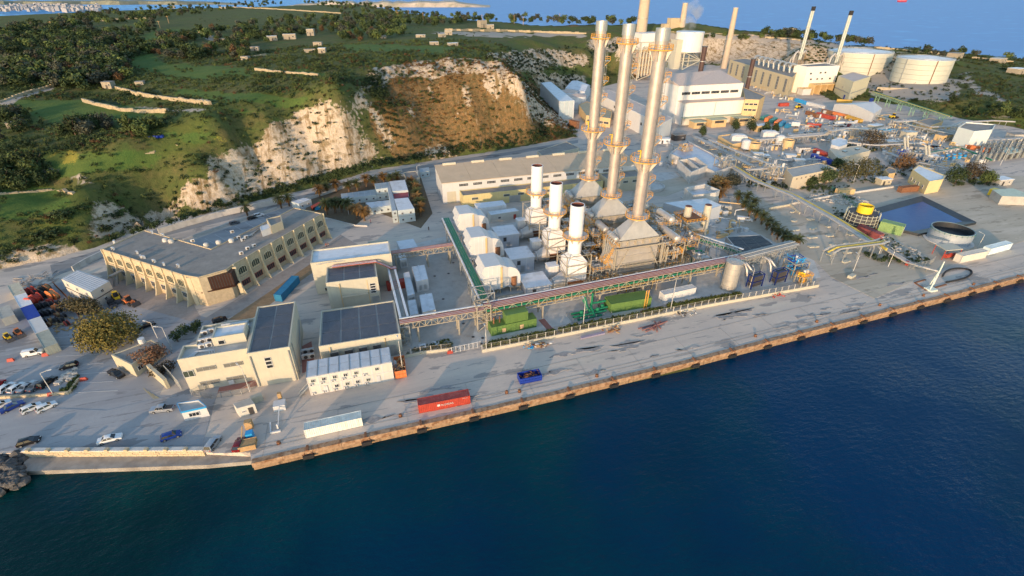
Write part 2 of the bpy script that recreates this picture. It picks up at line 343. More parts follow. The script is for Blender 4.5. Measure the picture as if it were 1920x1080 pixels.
# erosion gullies on chalk and scrub slopes, soft bumps elsewhere
gx = GA + 0.25*GB
gul = 1-np.abs(vnoise(gx,GB*.35,7,5,3)); GZ += (zc*4.2+zr*1.6)*(gul-.7) + rough_*(.5+1.4*zr+.8*zc) * np.clip((GZ-1)/4,0,1)
GZ += np.round((GZ)/3.2)*0  
flat = inpoly(GA,GB,YARD)
# tank platform and far coast: land drops to the sea beyond the coast line
cpx = np.array([-400,0,400,640,800,1000,1150,1300,1450,1600,1750,1900,2300]); cpy = np.array([-8,-6,-4,0,30,47,45,43,62,82,94,106,140])
coast = np.interp(px_, cpx, cpy) + vnoise(GA,GB,60,8)*3
sea_ = ((py_ < coast) & (GB > 350)) | (GB > 1750+vnoise(GA,GB,200,4)*150)
GZ = np.where(sea_, -6., GZ); GZ = np.where(flat, -1.2, GZ)
GZ = np.where((GB < quay_y(GA)+.4) | ((GA < -10) & (GB < 3.2+(-16.8-GA)*.297)), -8, GZ)
ny_, nx_ = GA.shape
idx = np.arange(ny_*nx_).reshape(ny_,nx_)
F_ = np.stack([idx[:-1,:-1],idx[:-1,1:],idx[1:,1:],idx[1:,:-1]],-1).reshape(-1,4)
tm = bpy.data.materials.new('hillside_soil_and_scrub'); tm.use_nodes = True
me = np_mesh('terrain', np.stack([GA,GB,GZ],-1).reshape(-1,3), F_, tm)
at = me.color_attributes.new('zone','FLOAT_COLOR','POINT'); at.data.foreach_set('color', np.stack([zc,zg,zr,np.ones_like(zc)],-1).astype(np.float32).ravel())
at = me.color_attributes.new('zone2','FLOAT_COLOR','POINT'); at.data.foreach_set('color', np.stack([zy,zp,zd,np.ones_like(zc)],-1).astype(np.float32).ravel())
me.polygons.foreach_set('use_smooth',[True]*len(me.polygons))
terrain = link('terrain', me); terrain['kind'] = 'structure'
def build_terrain_mat(m):
    nt = m.node_tree; L = nt.links.new; p = nt.nodes['Principled BSDF']; p.inputs['Roughness'].default_value = .95; p.inputs['Specular IOR Level'].default_value = .1
    g = node(nt,'ShaderNodeNewGeometry')
    def nz(s, d=6, r=.65):
        n = node(nt,'ShaderNodeTexNoise'); n.inputs['Scale'].default_value = s; n.inputs['Detail'].default_value = d; n.inputs['Roughness'].default_value = r; L(g.outputs['Position'],n.inputs['Vector']); return n.outputs['Fac']
    def rmp(f, lo, hi, a=0., b=1.):
        r = node(nt,'ShaderNodeMapRange'); r.inputs[1].default_value=lo; r.inputs[2].default_value=hi; r.inputs[3].default_value=a; r.inputs[4].default_value=b; L(f,r.inputs[0]); return r.outputs[0]
    def mix(f, a, b):
        x = node(nt,'ShaderNodeMix',data_type='RGBA'); L(f,x.inputs[0])
        for s_, v in ((6,a),(7,b)):
            if isinstance(v,tuple): x.inputs[s_].default_value = v+(1,)
            else: L(v,x.inputs[s_])
        return x.outputs[2]
    def math_(op,a,b):
        x = node(nt,'ShaderNodeMath',operation=op)
        for i,v in enumerate((a,b)):
            if isinstance(v,(int,float)): x.inputs[i].default_value=v
            else: L(v,x.inputs[i])
        return x.outputs[0]
    z1 = node(nt,'ShaderNodeVertexColor',layer_name='zone'); z2 = node(nt,'ShaderNodeVertexColor',layer_name='zone2')
    s1 = node(nt,'ShaderNodeSeparateColor'); L(z1.outputs[0],s1.inputs[0]); s2 = node(nt,'ShaderNodeSeparateColor'); L(z2.outputs[0],s2.inputs[0])
    n1 = nz(.09); n2 = nz(.45); n3 = nz(2.2,4); n4 = nz(.03,3)
    base = mix(rmp(n1,.35,.65),(.075,.108,.032),(.135,.118,.048)); base = mix(rmp(n2,.45,.75),base,(.048,.062,.020)); base = mix(rmp(n4,.5,.62,0,.6),base,(.105,.135,.030))
    red = mix(rmp(n2,.40,.58),(.235,.135,.055),(.125,.090,.038)); red = mix(rmp(n3,.57,.70,0,.75),red,(.42,.33,.22))
    grn = mix(rmp(n1,.35,.7),(.072,.135,.034),(.125,.165,.042)); grn = mix(rmp(n3,.3,.7,0,.35),grn,(.065,.095,.024))
    ck = mix(rmp(n2,.35,.7),(.60,.51,.40),(.45,.35,.24)); ck = mix(rmp(n3,.54,.70,0,.8),ck,(.28,.21,.12)); ck = mix(rmp(nz(.22),.52,.62,0,.75),ck,(.17,.125,.055))
    mps = node(nt,'ShaderNodeMapping'); mps.inputs['Scale'].default_value=(.30,.07,.05); L(g.outputs['Position'],mps.inputs[0]); ns = node(nt,'ShaderNodeTexNoise'); ns.inputs['Scale'].default_value=1.; ns.inputs['Detail'].default_value=6; ns.inputs['Roughness'].default_value=.7; L(mps.outputs[0],ns.inputs['Vector'])
    ck = mix(rmp(ns.outputs['Fac'],.52,.60,0,.8),ck,(.20,.135,.06)); red = mix(rmp(ns.outputs['Fac'],.54,.62,0,.65),red,(.075,.070,.028)); red = mix(rmp(ns.outputs['Fac'],.30,.40,.7,0),red,(.40,.31,.20))
    def thr(z, n, k=.5): return rmp(math_('ADD',z,math_('MULTIPLY',math_('SUBTRACT',n,.5),k*2)),.42,.58)
    c = mix(thr(s1.outputs[1],n2,.35),base,grn); c = mix(thr(s1.outputs[2],n2,.5),c,red)
    c = mix(thr(s1.outputs[0],n2,.75),c,ck)
    c = mix(thr(s2.outputs[0],n3,.7),c,(.30,.26,.05)); c = mix(thr(s2.outputs[2],n2,.3),c,(.035,.055,.03)); c = mix(thr(s2.outputs[1],n2,.4),c,(.40,.35,.29))
    L(c,p.inputs['Base Color'])
    b = node(nt,'ShaderNodeBump'); b.inputs['Strength'].default_value=.7; b.inputs['Distance'].default_value=.6; L(math_('ADD',n2,math_('MULTIPLY',n3,.4)),b.inputs['Height']); L(b.outputs[0],p.inputs['Normal'])
build_terrain_mat(tm)
# a point of the hillside seen at a pixel (first hit of the sight line with the land)
def onT(pxy):
    pxy = np.asarray(pxy,float); u = pxy[:,0]-961; v = pxy[:,1]-540
    x = u; y = FPX*cp-v*sp; z = -(v*cp+FPX*sp); dx = x*cy-y*sy; dy = x*sy+y*cy; n = np.hypot(dx,dy); dx/=n; dy/=n; dz = z/n
    ts = np.concatenate([np.arange(120,500,2.),np.arange(500,1000,6.),np.arange(1000,2600,25.)])
    out = []
    for i in range(0,len(pxy),200):
        X = CAM[0]+dx[i:i+200,None]*ts; Y = CAM[1]+dy[i:i+200,None]*ts; Z = CAM[2]+dz[i:i+200,None]*ts
        hit = Z < np.maximum(rbf(X,Y),0)
        k = np.where(hit.any(1), hit.argmax(1), len(ts)-1); r = np.arange(len(k))
        out.append(np.stack([X[r,k],Y[r,k],Z[r,k]],-1))
    return np.concatenate(out)
# ================================================================ water
def water_mat(name, deep, shal, rough=.12, wscale=.45, bumps=.35):
    m = bpy.data.materials.new(name); m.use_nodes = True; nt = m.node_tree; L = nt.links.new; p = nt.nodes['Principled BSDF']
    p.inputs['Roughness'].default_value = rough; p.inputs['IOR'].default_value = 1.33; p.inputs['Specular IOR Level'].default_value = .2
    g = node(nt,'ShaderNodeNewGeometry'); n = node(nt,'ShaderNodeTexNoise'); n.inputs['Scale'].default_value=.012; n.inputs['Detail'].default_value=5; L(g.outputs['Position'],n.inputs['Vector'])
    sx = node(nt,'ShaderNodeSeparateXYZ'); L(g.outputs['Position'],sx.inputs[0])
    mr = node(nt,'ShaderNodeMapRange'); mr.inputs[1].default_value=-40; mr.inputs[2].default_value=150; L(sx.outputs[0],mr.inputs[0])
    ad = node(nt,'ShaderNodeMath',operation='ADD'); L(mr.outputs[0],ad.inputs[0]); sb = node(nt,'ShaderNodeMath',operation='MULTIPLY_ADD'); L(n.outputs['Fac'],sb.inputs[0]); sb.inputs[1].default_value=2.4; sb.inputs[2].default_value=-1.2; L(sb.outputs[0],ad.inputs[1])
    cl = node(nt,'ShaderNodeClamp'); L(ad.outputs[0],cl.inputs[0])
    mx = node(nt,'ShaderNodeMix',data_type='RGBA'); L(cl.outputs[0],mx.inputs[0]); mx.inputs[6].default_value=shal+(1,); mx.inputs[7].default_value=deep+(1,)
    n5 = node(nt,'ShaderNodeTexNoise'); n5.inputs['Scale'].default_value=.03; n5.inputs['Detail'].default_value=6; L(g.outputs['Position'],n5.inputs['Vector'])
    r5 = node(nt,'ShaderNodeMapRange'); r5.inputs[1].default_value=.44; r5.inputs[2].default_value=.70; r5.inputs[4].default_value=.75; L(n5.outputs['Fac'],r5.inputs[0])
    iv = node(nt,'ShaderNodeMath',operation='SUBTRACT'); iv.inputs[0].default_value=1.; L(cl.outputs[0],iv.inputs[1]); ml = node(nt,'ShaderNodeMath',operation='MULTIPLY'); L(iv.outputs[0],ml.inputs[0]); L(r5.outputs[0],ml.inputs[1])
    m5 = node(nt,'ShaderNodeMix',data_type='RGBA'); L(ml.outputs[0],m5.inputs[0]); L(mx.outputs[2],m5.inputs[6]); m5.inputs[7].default_value=(shal[0]*2,shal[1]*2.9,shal[2]*2.1,1)
    L(m5.outputs[2],p.inputs['Base Color'])
    mp = node(nt,'ShaderNodeMapping'); mp.inputs['Rotation'].default_value=(0,0,R(20)); mp.inputs['Scale'].default_value=(.5,1,1); L(g.outputs['Position'],mp.inputs[0])
    w1 = node(nt,'ShaderNodeTexNoise'); w1.inputs['Scale'].default_value=wscale; w1.inputs['Detail'].default_value=5; w1.inputs['Roughness'].default_value=.6; L(mp.outputs[0],w1.inputs['Vector'])
    w2 = node(nt,'ShaderNodeTexNoise'); w2.inputs['Scale'].default_value=.06; w2.inputs['Detail'].default_value=3; L(g.outputs['Position'],w2.inputs['Vector'])
    mm = node(nt,'ShaderNodeMath',operation='MULTIPLY'); L(w1.outputs['Fac'],mm.inputs[0]); L(w2.outputs['Fac'],mm.inputs[1])
    b = node(nt,'ShaderNodeBump'); b.inputs['Strength'].default_value=bumps; b.inputs['Distance'].default_value=1.0; L(mm.outputs[0],b.inputs['Height']); L(b.outputs[0],p.inputs['Normal'])
    return m
seam = water_mat('harbour_water',(.0001,.031,.088),(.0001,.021,.024),.1,1.0,.5)
mb = MB(); mb.add([(-3000,-3000,-2.3),(3000,-3000,-2.3),(3000,250,-2.3),(-3000,250,-2.3)],[(0,1,2,3)])
struct('harbour_water', mb, seam)
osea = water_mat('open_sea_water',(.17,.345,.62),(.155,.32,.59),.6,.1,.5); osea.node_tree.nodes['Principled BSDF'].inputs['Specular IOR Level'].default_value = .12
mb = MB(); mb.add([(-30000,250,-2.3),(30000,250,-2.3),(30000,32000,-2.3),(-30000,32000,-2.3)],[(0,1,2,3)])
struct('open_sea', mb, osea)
# ================================================================ yard, roads
def ground_mat(name, c1, c2, c3, c4, joint=None):
    m = bpy.data.materials.new(name); m.use_nodes = True; nt = m.node_tree; L = nt.links.new; p = nt.nodes['Principled BSDF']; p.inputs['Roughness'].default_value=.9; p.inputs['Specular IOR Level'].default_value=.25
    g = node(nt,'ShaderNodeNewGeometry')
    def nz(s,sc3=(1,1,1),d=6):
        mp = node(nt,'ShaderNodeMapping'); mp.inputs['Scale'].default_value=sc3; L(g.outputs['Position'],mp.inputs[0])
        n = node(nt,'ShaderNodeTexNoise'); n.inputs['Scale'].default_value=s; n.inputs['Detail'].default_value=d; n.inputs['Roughness'].default_value=.62; L(mp.outputs[0],n.inputs['Vector']); return n.outputs['Fac']
    def mix(f,lo,hi,a,b,amt=1.):
        r = node(nt,'ShaderNodeMapRange'); r.inputs[1].default_value=lo; r.inputs[2].default_value=hi; r.inputs[4].default_value=amt; L(f,r.inputs[0])
        x = node(nt,'ShaderNodeMix',data_type='RGBA'); L(r.outputs[0],x.inputs[0])
        for s_,v in ((6,a),(7,b)):
            if isinstance(v,tuple): x.inputs[s_].default_value=v+(1,)
            else: L(v,x.inputs[s_])
        return x.outputs[2]
    c = mix(nz(.05),.38,.62,c1,c2); c = mix(nz(.8),.4,.75,c,c2,.5)
    c = mix(nz(.035,(.5,2.2,1)),.52,.66,c,c4,.8); c = mix(nz(.03,(.25,4.,1)),.50,.62,c,c3,.35); c = mix(nz(.11,(.45,1.2,1),8),.585,.60,c,c3,.9); c = mix(nz(.42,(.22,1.8,1),8),.60,.62,c,c3,.75); c = mix(nz(.3,(.3,1.5,1)),.63,.66,c,c4,.7); c = mix(nz(4,d=4),.58,.72,c,c3,.45)
    L(c,p.inputs['Base Color'])
    b = node(nt,'ShaderNodeBump'); b.inputs['Strength'].default_value=.25; b.inputs['Distance'].default_value=.1; L(nz(3.),b.inputs['Height']); L(b.outputs[0],p.inputs['Normal'])
    return m
yardm = ground_mat('worn_concrete_yard',(.635,.53,.435),(.55,.47,.395),(.31,.285,.26),(.64,.56,.45))
asph = ground_mat('grey_asphalt',(.39,.385,.38),(.33,.325,.325),(.22,.215,.215),(.44,.42,.40))
dirt = ground_mat('pale_rubble_ground',(.54,.46,.35),(.46,.40,.31),(.34,.29,.22),(.60,.52,.42))
roadm = ground_mat('plant_road_concrete',(.33,.325,.31),(.28,.275,.265),(.17,.165,.16),(.32,.30,.28))
mb = MB(); mb.prism(YARD,-3,0); struct('yard_paving', mb, yardm)
_lay = [0]
def sheet(name, px, mat, z=None, world=False):
    _lay[0] += 1; z = z if z is not None else .004*_lay[0]+.01
    q = px if world else [P(*k) for k in px]
    mb = MB(); mb.prism(q,-.3,z); return struct(name, mb, mat)
ORD = ['first','second','third','fourth','fifth','sixth','seventh','eighth','ninth','tenth','eleventh','twelfth','thirteenth','fourteenth','fifteenth','sixteenth','seventeenth','eighteenth','nineteenth','twentieth']+[t_+'-'+u_ for t_ in ('twenty','thirty','forty','fifty','sixty') for u_ in ('first','second','third','fourth','fifth','sixth','seventh','eighth','ninth','last')]
# ================================================================ builders
_wc = {}
def wmeshes(w, h, nx=2, nz=1, fm=whitep, gm=glass, arch=False):
    k = (w,h,nx,nz,fm.name,gm.name,arch)
    if k in _wc: return _wc[k]
    f = MB(); g = MB(); t = .09
    if arch:
        n = 8; r = w/2; A = [(-r,0)]+[(r,0)]+[(r*math.cos(math.pi*i/n), h-r*.55+r*.55*math.sin(math.pi*i/n)) for i in range(n+1)]
        pane = [(x*.93,.06+z*.95) for x,z in A]; m = len(A)
        for i in range(m):
            a, b = A[i], A[(i+1)%m]; f.bar((a[0],-.03,a[1]),(b[0],-.03,b[1]),.2)
        g.add([(x,-.05,z) for x,z in pane]+[(x,.04,z) for x,z in pane],[tuple(range(m)),tuple(range(2*m-1,m-1,-1))]+[(i,m+i,m+(i+1)%m,(i+1)%m) for i in range(m)])
        for i in range(1,4): f.box(-r+w*i/4-.04,-r+w*i/4+.04,-.12,-.02,0,h-.25)
    else:
        for x in (-w/2,w/2-t): f.box(x,x+t,-.12,.03,0,h)
        for z in (0,h-t): f.box(-w/2+t,w/2-t,-.12,.03,z,z+t)
        for i in range(1,nx): f.box(-w/2+w*i/nx-.03,-w/2+w*i/nx+.03,-.11,.02,t,h-t)
        for i in range(1,nz): f.box(-w/2+t,w/2-t,-.105,.015,h*i/nz-.03,h*i/nz+.03)
        g.box(-w/2+t*.8,w/2-t*.8,-.06,.02,t*.8,h-t*.8)
    _wc[k] = (f.mesh('window',fm), g.mesh('pane',gm)); return _wc[k]
def win(root, loc, w, h, rz=0, nx=2, nz=1, fm=whitep, gm=glass, arch=False):
    a, b = wmeshes(w,h,nx,nz,fm,gm,arch); o = sub(root,'window',a,loc,rz); link('pane',b,o); return o
_dc = {}
def door(root, loc, w, h, rz=0, mat=whitep, name='door'):
    k = (w,h,mat.name,name)
    if k not in _dc:
        f = MB(); f.box(-w/2,w/2,-.07,.02,0,h)
        n = max(2,int(w/.6))
        for i in range(n): f.box(-w/2+w*(i+.12)/n,-w/2+w*(i+.88)/n,-.12,-.07,.1,h-.1)
        _dc[k] = f.mesh(name,mat)
    return sub(root,name,_dc[k],loc,rz)
def inset(poly, d):
    if sum(poly[i-1][0]*poly[i][1]-poly[i][0]*poly[i-1][1] for i in range(len(poly))) < 0: poly = poly[::-1]
    n = len(poly); out = []
    for i in range(n):
        p0, p1, p2 = (Vector(poly[i-1][:2]), Vector(poly[i][:2]), Vector(poly[(i+1)%n][:2]))
        d1 = (p1-p0).normalized(); d2 = (p2-p1).normalized(); n1 = Vector((-d1.y,d1.x)); n2 = Vector((-d2.y,d2.x)); k = (n1+n2)
        out.append(tuple(p1 + k*(d/max(.3,(1+n1.dot(n2))))))
    return poly, out
def pb(name, label, px, z, wall, roof, cat='building', z0=0, par=.45, group=None, world=False, wt=.35):
    poly = [tuple(q[:2]) for q in px] if world else [P(x,y,z) for x,y in px]
    poly, ins = inset(poly, wt); n = len(poly)
    o = T(name,label,cat,(poly[0][0],poly[0][1],z0),group=group,ab=True)
    mb = MB(); mb.prism(poly,z0,z-par); part(o,'wall',mb,wall)
    if par > 0:
        mb = MB()
        for i in range(n):
            j = (i+1)%n; mb.frus([(*poly[i],z-par),(*poly[j],z-par),(*ins[j],z-par),(*ins[i],z-par)],[(*poly[i],z),(*poly[j],z),(*ins[j],z),(*ins[i],z)])
        part(o,'parapet',mb,wall)
    mb = MB(); mb.prism(ins if par > 0 else poly,z-par-.005,z-par+.05); part(o,'roof',mb,roof)
    o['n'] = n; o['zt'] = z; POLY[o.name] = poly
    return o, poly
POLY = {}
def edge(poly, i, s, out=.0):
    """point at share s along edge i (counter-clockwise outline) and the rotation that faces outward"""
    n = len(poly); p = Vector(poly[i%n]); q = Vector(poly[(i+1)%n]); d = (q-p).normalized(); nrm = Vector((d.y,-d.x))
    r = p.lerp(q,s)+nrm*out; return r.x, r.y, math.atan2(d.y,d.x)
def nearest_edge(poly):                              # the edge that faces the camera most
    best = None
    for i in range(len(poly)):
        p = Vector(poly[i]); q = Vector(poly[(i+1)%len(poly)]); d = q-p; nrm = Vector((d.y,-d.x)).normalized(); v = (Vector(CAM[:2])-(p+q)/2).normalized()
        s = nrm.dot(v)*d.length**.5
        if best is None or s > best[0]: best = (s,i)
    return best[1]
def roofgrid(o, quad, z, nx, ny, mat, gap=.28, name='roof_panel'):
    """ribbed roof panels laid in a grid with pale joints between them; quad = 4 world corners"""
    q = [Vector(k) for k in quad]
    def at(u,v): return q[0].lerp(q[1],u).lerp(q[3].lerp(q[2],u),v)
    lx = (q[1]-q[0]).length; ly = (q[3]-q[0]).length
    for i in range(nx):
        for j in range(ny):
            u0=(i+gap/lx*nx/2)/nx; u1=(i+1-gap/lx*nx/2)/nx; v0=(j+gap/ly*ny/2)/ny; v1=(j+1-gap/ly*ny/2)/ny
            mb = MB(); a,b,c,d = at(u0,v0),at(u1,v0),at(u1,v1),at(u0,v1)
            m = 14
            for k in range(m):                       # standing ribs
                s = (k+.5)/m; p_=a.lerp(b,s); r_=d.lerp(c,s); mb.bar((p_.x,p_.y,z+.17),(r_.x,r_.y,z+.17),.12,.1)
            mb.prism([tuple(a),tuple(b),tuple(c),tuple(d)],z,z+.14)
            part(o,name,mb,mat)
_acm = {}
def ac_unit(loc, rz, label, group, s=1.0):
    if not _acm:
        b = MB(); b.box(-.55,.55,-.25,.25,.1,.95); f = MB(); f.cyl(0,0,0,.05,.34,n=14); fr = MB(); fr.box(-.5,-.42,-.3,.3,0,.1); fr.box(.42,.5,-.3,.3,0,.1)
        _acm.update(b=b.mesh('housing',whitep),f=f.mesh('fan',darkmetal),r=fr.mesh('feet',steel))
    o = T('air_conditioner',label,'air conditioner',loc,rz,group); o.scale = (s,s,s)
    link('housing',_acm['b'],o); k = link('fan',_acm['f'],o,(0.12,-.25,.52)); k.rotation_euler = (R(90),0,0); link('feet',_acm['r'],o); return o
# ---------------- containers
def container(name, label, pL, pR, mat, L_=None, h=2.59, dep=2.44, z=0, group=None, cat='container', world=None, roofm=None, doorend=1):
    if world: loc, rz, ln = world
    else:
        a = Vector(P(*pL,z)); b = Vector(P(*pR,z)); ln = L_ or (b-a).length; rz = math.atan2(b.y-a.y,b.x-a.x); loc = (a.x,a.y,z)
    o = T(name,label,cat,loc,rz,group)
    mb = MB(); n = max(6,int(ln/.42)); out = []
    for i in range(n):
        x0 = .1+(ln-.2)*i/n; d = (ln-.2)/n; out += [(x0,.03),(x0+d*.35,.03),(x0+d*.5,.09),(x0+d*.85,.09)]
    poly = out+[(ln-.1,.03)]+[(ln-x,dep-y) for x,y in out]+[(.1,dep-.03)]
    mb.prism(poly,.16,h-.14); part(o,'side_panel',mb,mat)
    fr = MB()
    for x in (0,ln-.14):
        for y in (0,dep-.14): fr.box(x,x+.14,y,y+.14,0,h)
    for y in (-.012,dep-.108):
        for zz in (.04,h-.16): fr.box(.14,ln-.14,y,y+.12,zz,zz+.14)
    for x in (-.012,ln-.108):
        for zz in (.04,h-.16): fr.box(x,x+.12,.14,dep-.14,zz,zz+.14)
    part(o,'frame',fr,mat)
    rf = MB(); m = max(6,int(ln/.5))
    for i in range(m): rf.box(.13+(ln-.26)*i/m,.13+(ln-.26)*(i+.6)/m,.12,dep-.12,h-.1,h-.06)
    rf.box(.12,ln-.12,.12,dep-.12,h-.15,h-.1); part(o,'roof',rf,roofm or mat)
    x = ln if doorend else 0; sg = 1 if doorend else -1
    for k in (0,1):
        d = MB(); y0 = .16+k*(dep-.32)/2; d.box(min(x-.02*sg,x+.04*sg),max(x-.02*sg,x+.04*sg),y0,y0+(dep-.34)/2,.2,h-.2); dd = part(o,'door',d,mat)
        bb = MB()
        for yy in (.3,.8): bb.bar((x+.07*sg,y0+yy,.15),(x+.07*sg,y0+yy,h-.15),.05)
        part(dd,'lock_bar',bb,steel)
    return o, ln
# ---------------- cars
_cars = {}
def car_proto(kind):
    mb = MB(); g = MB(); L = {'hatch':4.0,'sedan':4.5,'van':4.3,'pickup':5.1,'suv':4.4}[kind]; W = .86; h = L/2
    low = {'hatch':[(-h,.45),(-h+.05,.85),(h-1.05,.93),(h-.15,.75),(h,.45)],'sedan':[(-h,.45),(-h+.03,.9),(-h+.9,.95),(h-1.2,.93),(h-.12,.72),(h,.45)],
           'van':[(-h,.45),(-h+.02,1.0),(h-1.0,1.02),(h-.12,.8),(h,.45)],'pickup':[(-h,.5),(-h+.02,1.0),(h-1.5,1.02),(h-.1,.92),(h,.5)],'suv':[(-h,.5),(-h+.03,1.0),(h-1.1,1.05),(h-.12,.9),(h,.5)]}[kind]
    cab = {'hatch':(-h+.08,-h+.5,.35,1.05,1.45),'sedan':(-h+.75,-h+1.45,.35,1.15,1.42),'van':(-h+.04,-h+.15,.65,1.2,1.82),'pickup':(-.75,-.6,.75,1.3,1.65),'suv':(-h+.08,-h+.35,.5,1.15,1.68)}[kind]
    prof = [(-h,.26)]+low+[(h,.26)]; n = len(prof)
    def W_(x,z): return W*(1-.10*max(0,(abs(x)-h+.5)/.5)**2)*(1-.08*max(0,(z-.6)))
    vs = [(x,-W_(x,z),z) for x,z in prof]+[(x,W_(x,z),z) for x,z in prof]
    mb.add(vs,[tuple(range(n)),tuple(range(2*n-1,n-1,-1))]+[(i,n+i,n+(i+1)%n,(i+1)%n) for i in range(n)])
    x0,x1,x2,x3,zt = cab; zb = .88 if kind in('hatch','sedan') else .98
    B = [(x0,-W*.93,zb),(x3,-W*.93,zb),(x3,W*.93,zb),(x0,W*.93,zb)]; Tt = [(x1,-W*.74,zt-.06),(x2,-W*.74,zt-.06),(x2,W*.74,zt-.06),(x1,W*.74,zt-.06)]
    g.frus(B,Tt)
    mb.frus([(x1-.04,-W*.78,zt-.065),(x2+.04,-W*.78,zt-.065),(x2+.04,W*.78,zt-.065),(x1-.04,W*.78,zt-.065)],[(x1+.1,-W*.66,zt),(x2-.1,-W*.66,zt),(x2-.1,W*.66,zt),(x1+.1,W*.66,zt)])
    for s_ in (-1,1):
        for (xa,xb) in ((x0,x1),(x3,x2),((x0+x3)/2,(x1+x2)/2)): mb.bar((xa,s_*W*.94,zb-.02),(xb,s_*W*.75,zt-.05),.08)
    if kind=='van': mb.box(x0+.03,x0+1.9,-W*.95,W*.95,zb,zt-.12)
    bm = mb.mesh('body',whitep); shade(bm); gm = g.mesh('glazing',glass)
    wh = MB(); wh.tube([(0,-.1,0),(0,.1,0)],.31,14); rm = MB(); rm.tube([(0,-.115,0),(0,.115,0)],.19,10)
    wm = wh.mesh('wheel',black); rmm = rm.mesh('rim',steel)
    lt = MB(); lt.cbox((0,0,0),(.10,.34,.15)); lm = lt.mesh('headlight',M('headlamp_glass',(.75,.75,.72),.1)); tm_ = lt.mesh('tail_light',M('tail_lamp_red',(.4,.01,.01),.2))
    bd = None
    if kind=='pickup':
        bd = MB(); bd.box(-h+.12,-.85,-W*.8,W*.8,1.0,1.03); bd = bd.mesh('load_bed',darkmetal)
    _cars[kind] = (bm,gm,wm,rmm,lm,tm_,bd,L,W,h)
def car(kind, px, rz, mat, label, group=None, z=0, name=None):
    if kind not in _cars: car_proto(kind)
    bm,gm,wm,rmm,lm,tm_,bd,L,W,h = _cars[kind]; a,b = P(*px,z+.5)
    o = T(name or {'van':'parked_van','pickup':'pickup_truck'}.get(kind,'parked_car'),label,{'van':'van','pickup':'pickup truck'}.get(kind,'car'),(a,b,z),R(rz),group)
    q = link('body',bm,o); q.material_slots[0].link='OBJECT'; q.material_slots[0].material = mat
    link('glazing',gm,o)
    for x in (-h*.62,h*.62):
        for y in (-W+.06,W-.06): k = link('wheel',wm,o,(x,y,.31)); link('rim',rmm,k)
    for y in (-.55,.55): link('headlight',lm,o,(h-.11,y,.64)); link('tail_light',tm_,o,(-h+.03,y,.72))
    if bd: link('load_bed',bd,o)
    return o
# ================================================================ ground sheets
sheet('parking_asphalt',[(-40,585),(140,520),(215,560),(330,575),(400,600),(360,640),(300,740),(380,745),(380,830),(-40,850)],asph)
sheet('plant_road',[(380,830),(380,742),(560,735),(580,745),(740,712),(905,668),(1020,640),(1300,588),(1530,540),(1640,560),(1560,600),(1280,672),(960,745),(640,818),(480,848),(400,850)],yardm)
sheet('office_court',[(150,545),(205,520),(350,545),(380,600),(620,455),(640,440),(700,475),(600,520),(420,600),(358,602),(200,560)],M('paved_court',(.36,.31,.27),.85,var=.12,scale=.8,stain=(.25,.22,.2)))
sheet('hill_road',[(95,497),(190,468),(300,428),(400,403),(500,380),(610,357),(700,327),(780,312),(860,299),(960,284),(1085,262),(1085,268),(960,290),(860,306),(780,320),(705,335),(640,360),(500,395),(400,420),(300,445),(200,482),(100,520)],roadm)
sheet('courtyard_parking',[(395,466),(350,455),(560,380),(600,392),(555,398)],asph)
sheet('dirt_strip',[(428,600),(620,470),(640,475),(560,530),(470,600)],M('brown_dirt',(.30,.20,.11),.95,var=.2,scale=.8,stain=(.2,.14,.08)))
sheet('garden_bed',[(570,398),(600,350),(700,332),(740,330),(790,332),(812,400),(790,428),(700,395),(668,422),(600,405)],M('garden_soil',(.16,.12,.075),.95,var=.25,scale=1))
sheet('plant_slab',[(725,470),(850,440),(1000,410),(1240,400),(1420,415),(1520,470),(1540,520),(1300,560),(905,640),(790,665),(755,640)],paleconc)
sheet('concrete_lane',[(728,480),(850,450),(905,560),(885,640),(880,655),(800,665),(765,590)],concrete)
sheet('dirt_ground',[(1330,395),(1400,360),(1640,460),(1560,520),(1530,490)],dirt)
sheet('dirt_ground',[(1560,520),(1640,465),(1500,360),(1560,340),(1700,345),(1800,330),(1960,330),(1960,440),(1800,490),(1640,560)],dirt)
sheet('red_path',[(952,640),(1030,622),(1010,600),(1022,598),(1045,625),(958,646)],redpave)
sheet('red_path',[(1200,583),(1240,574),(1245,580),(1205,590)],redpave)
sheet('red_path',[(362,737),(485,712),(490,722),(368,746)],redpave)
sheet('red_path',[(566,650),(585,640),(592,690),(568,700)],redpave)
sheet('front_road',[(-40,760),(200,770),(330,740),(420,700),(380,835),(200,835),(-40,850)],asph)
# painted parking bay lines in the car park
bay = MB(); 
for k in range(9):
    a = P3(70+k*9,600+k*17,.06); b = P3(150+k*9,596+k*17,.06); bay.bar(a,b,.12,.02)
for k in range(8):
    a = P3(385+k*19,447-k*7.5,.06); b = P3(405+k*19,458-k*7.5,.06); bay.bar(a,b,.12,.02)
bo = struct('parking_lines',bay,whitep)
yl = MB()
for k in range(7): a = P3(270+k*8,728+k*5,.06); b = P3(300+k*4,758-k*1,.06); yl.bar(a,b,.14,.02)
struct('yellow_hatching',yl,M('worn_yellow_line',(.45,.38,.2),.9))
jt=MB()
for b_ in (3.2,4.4,10.5):
    for a0_,a1_ in zip(range(-15,405,12),range(-3,417,12)): jt.bar((a0_,quay_y(a0_)+b_,.07),(a1_,quay_y(a1_)+b_,.07),.09,.03)
for k in range(26): jt.box(-14+k*15.3,-13.94+k*15.3,quay_y(-14+k*15.3)+.8,quay_y(-14+k*15.3)+10.4,.076,.09)
struct('slab_joints',jt,M('dark_joint',(.33,.30,.27),.9,var=.3,scale=.5))
tr=MB(); g_=random.Random(5)
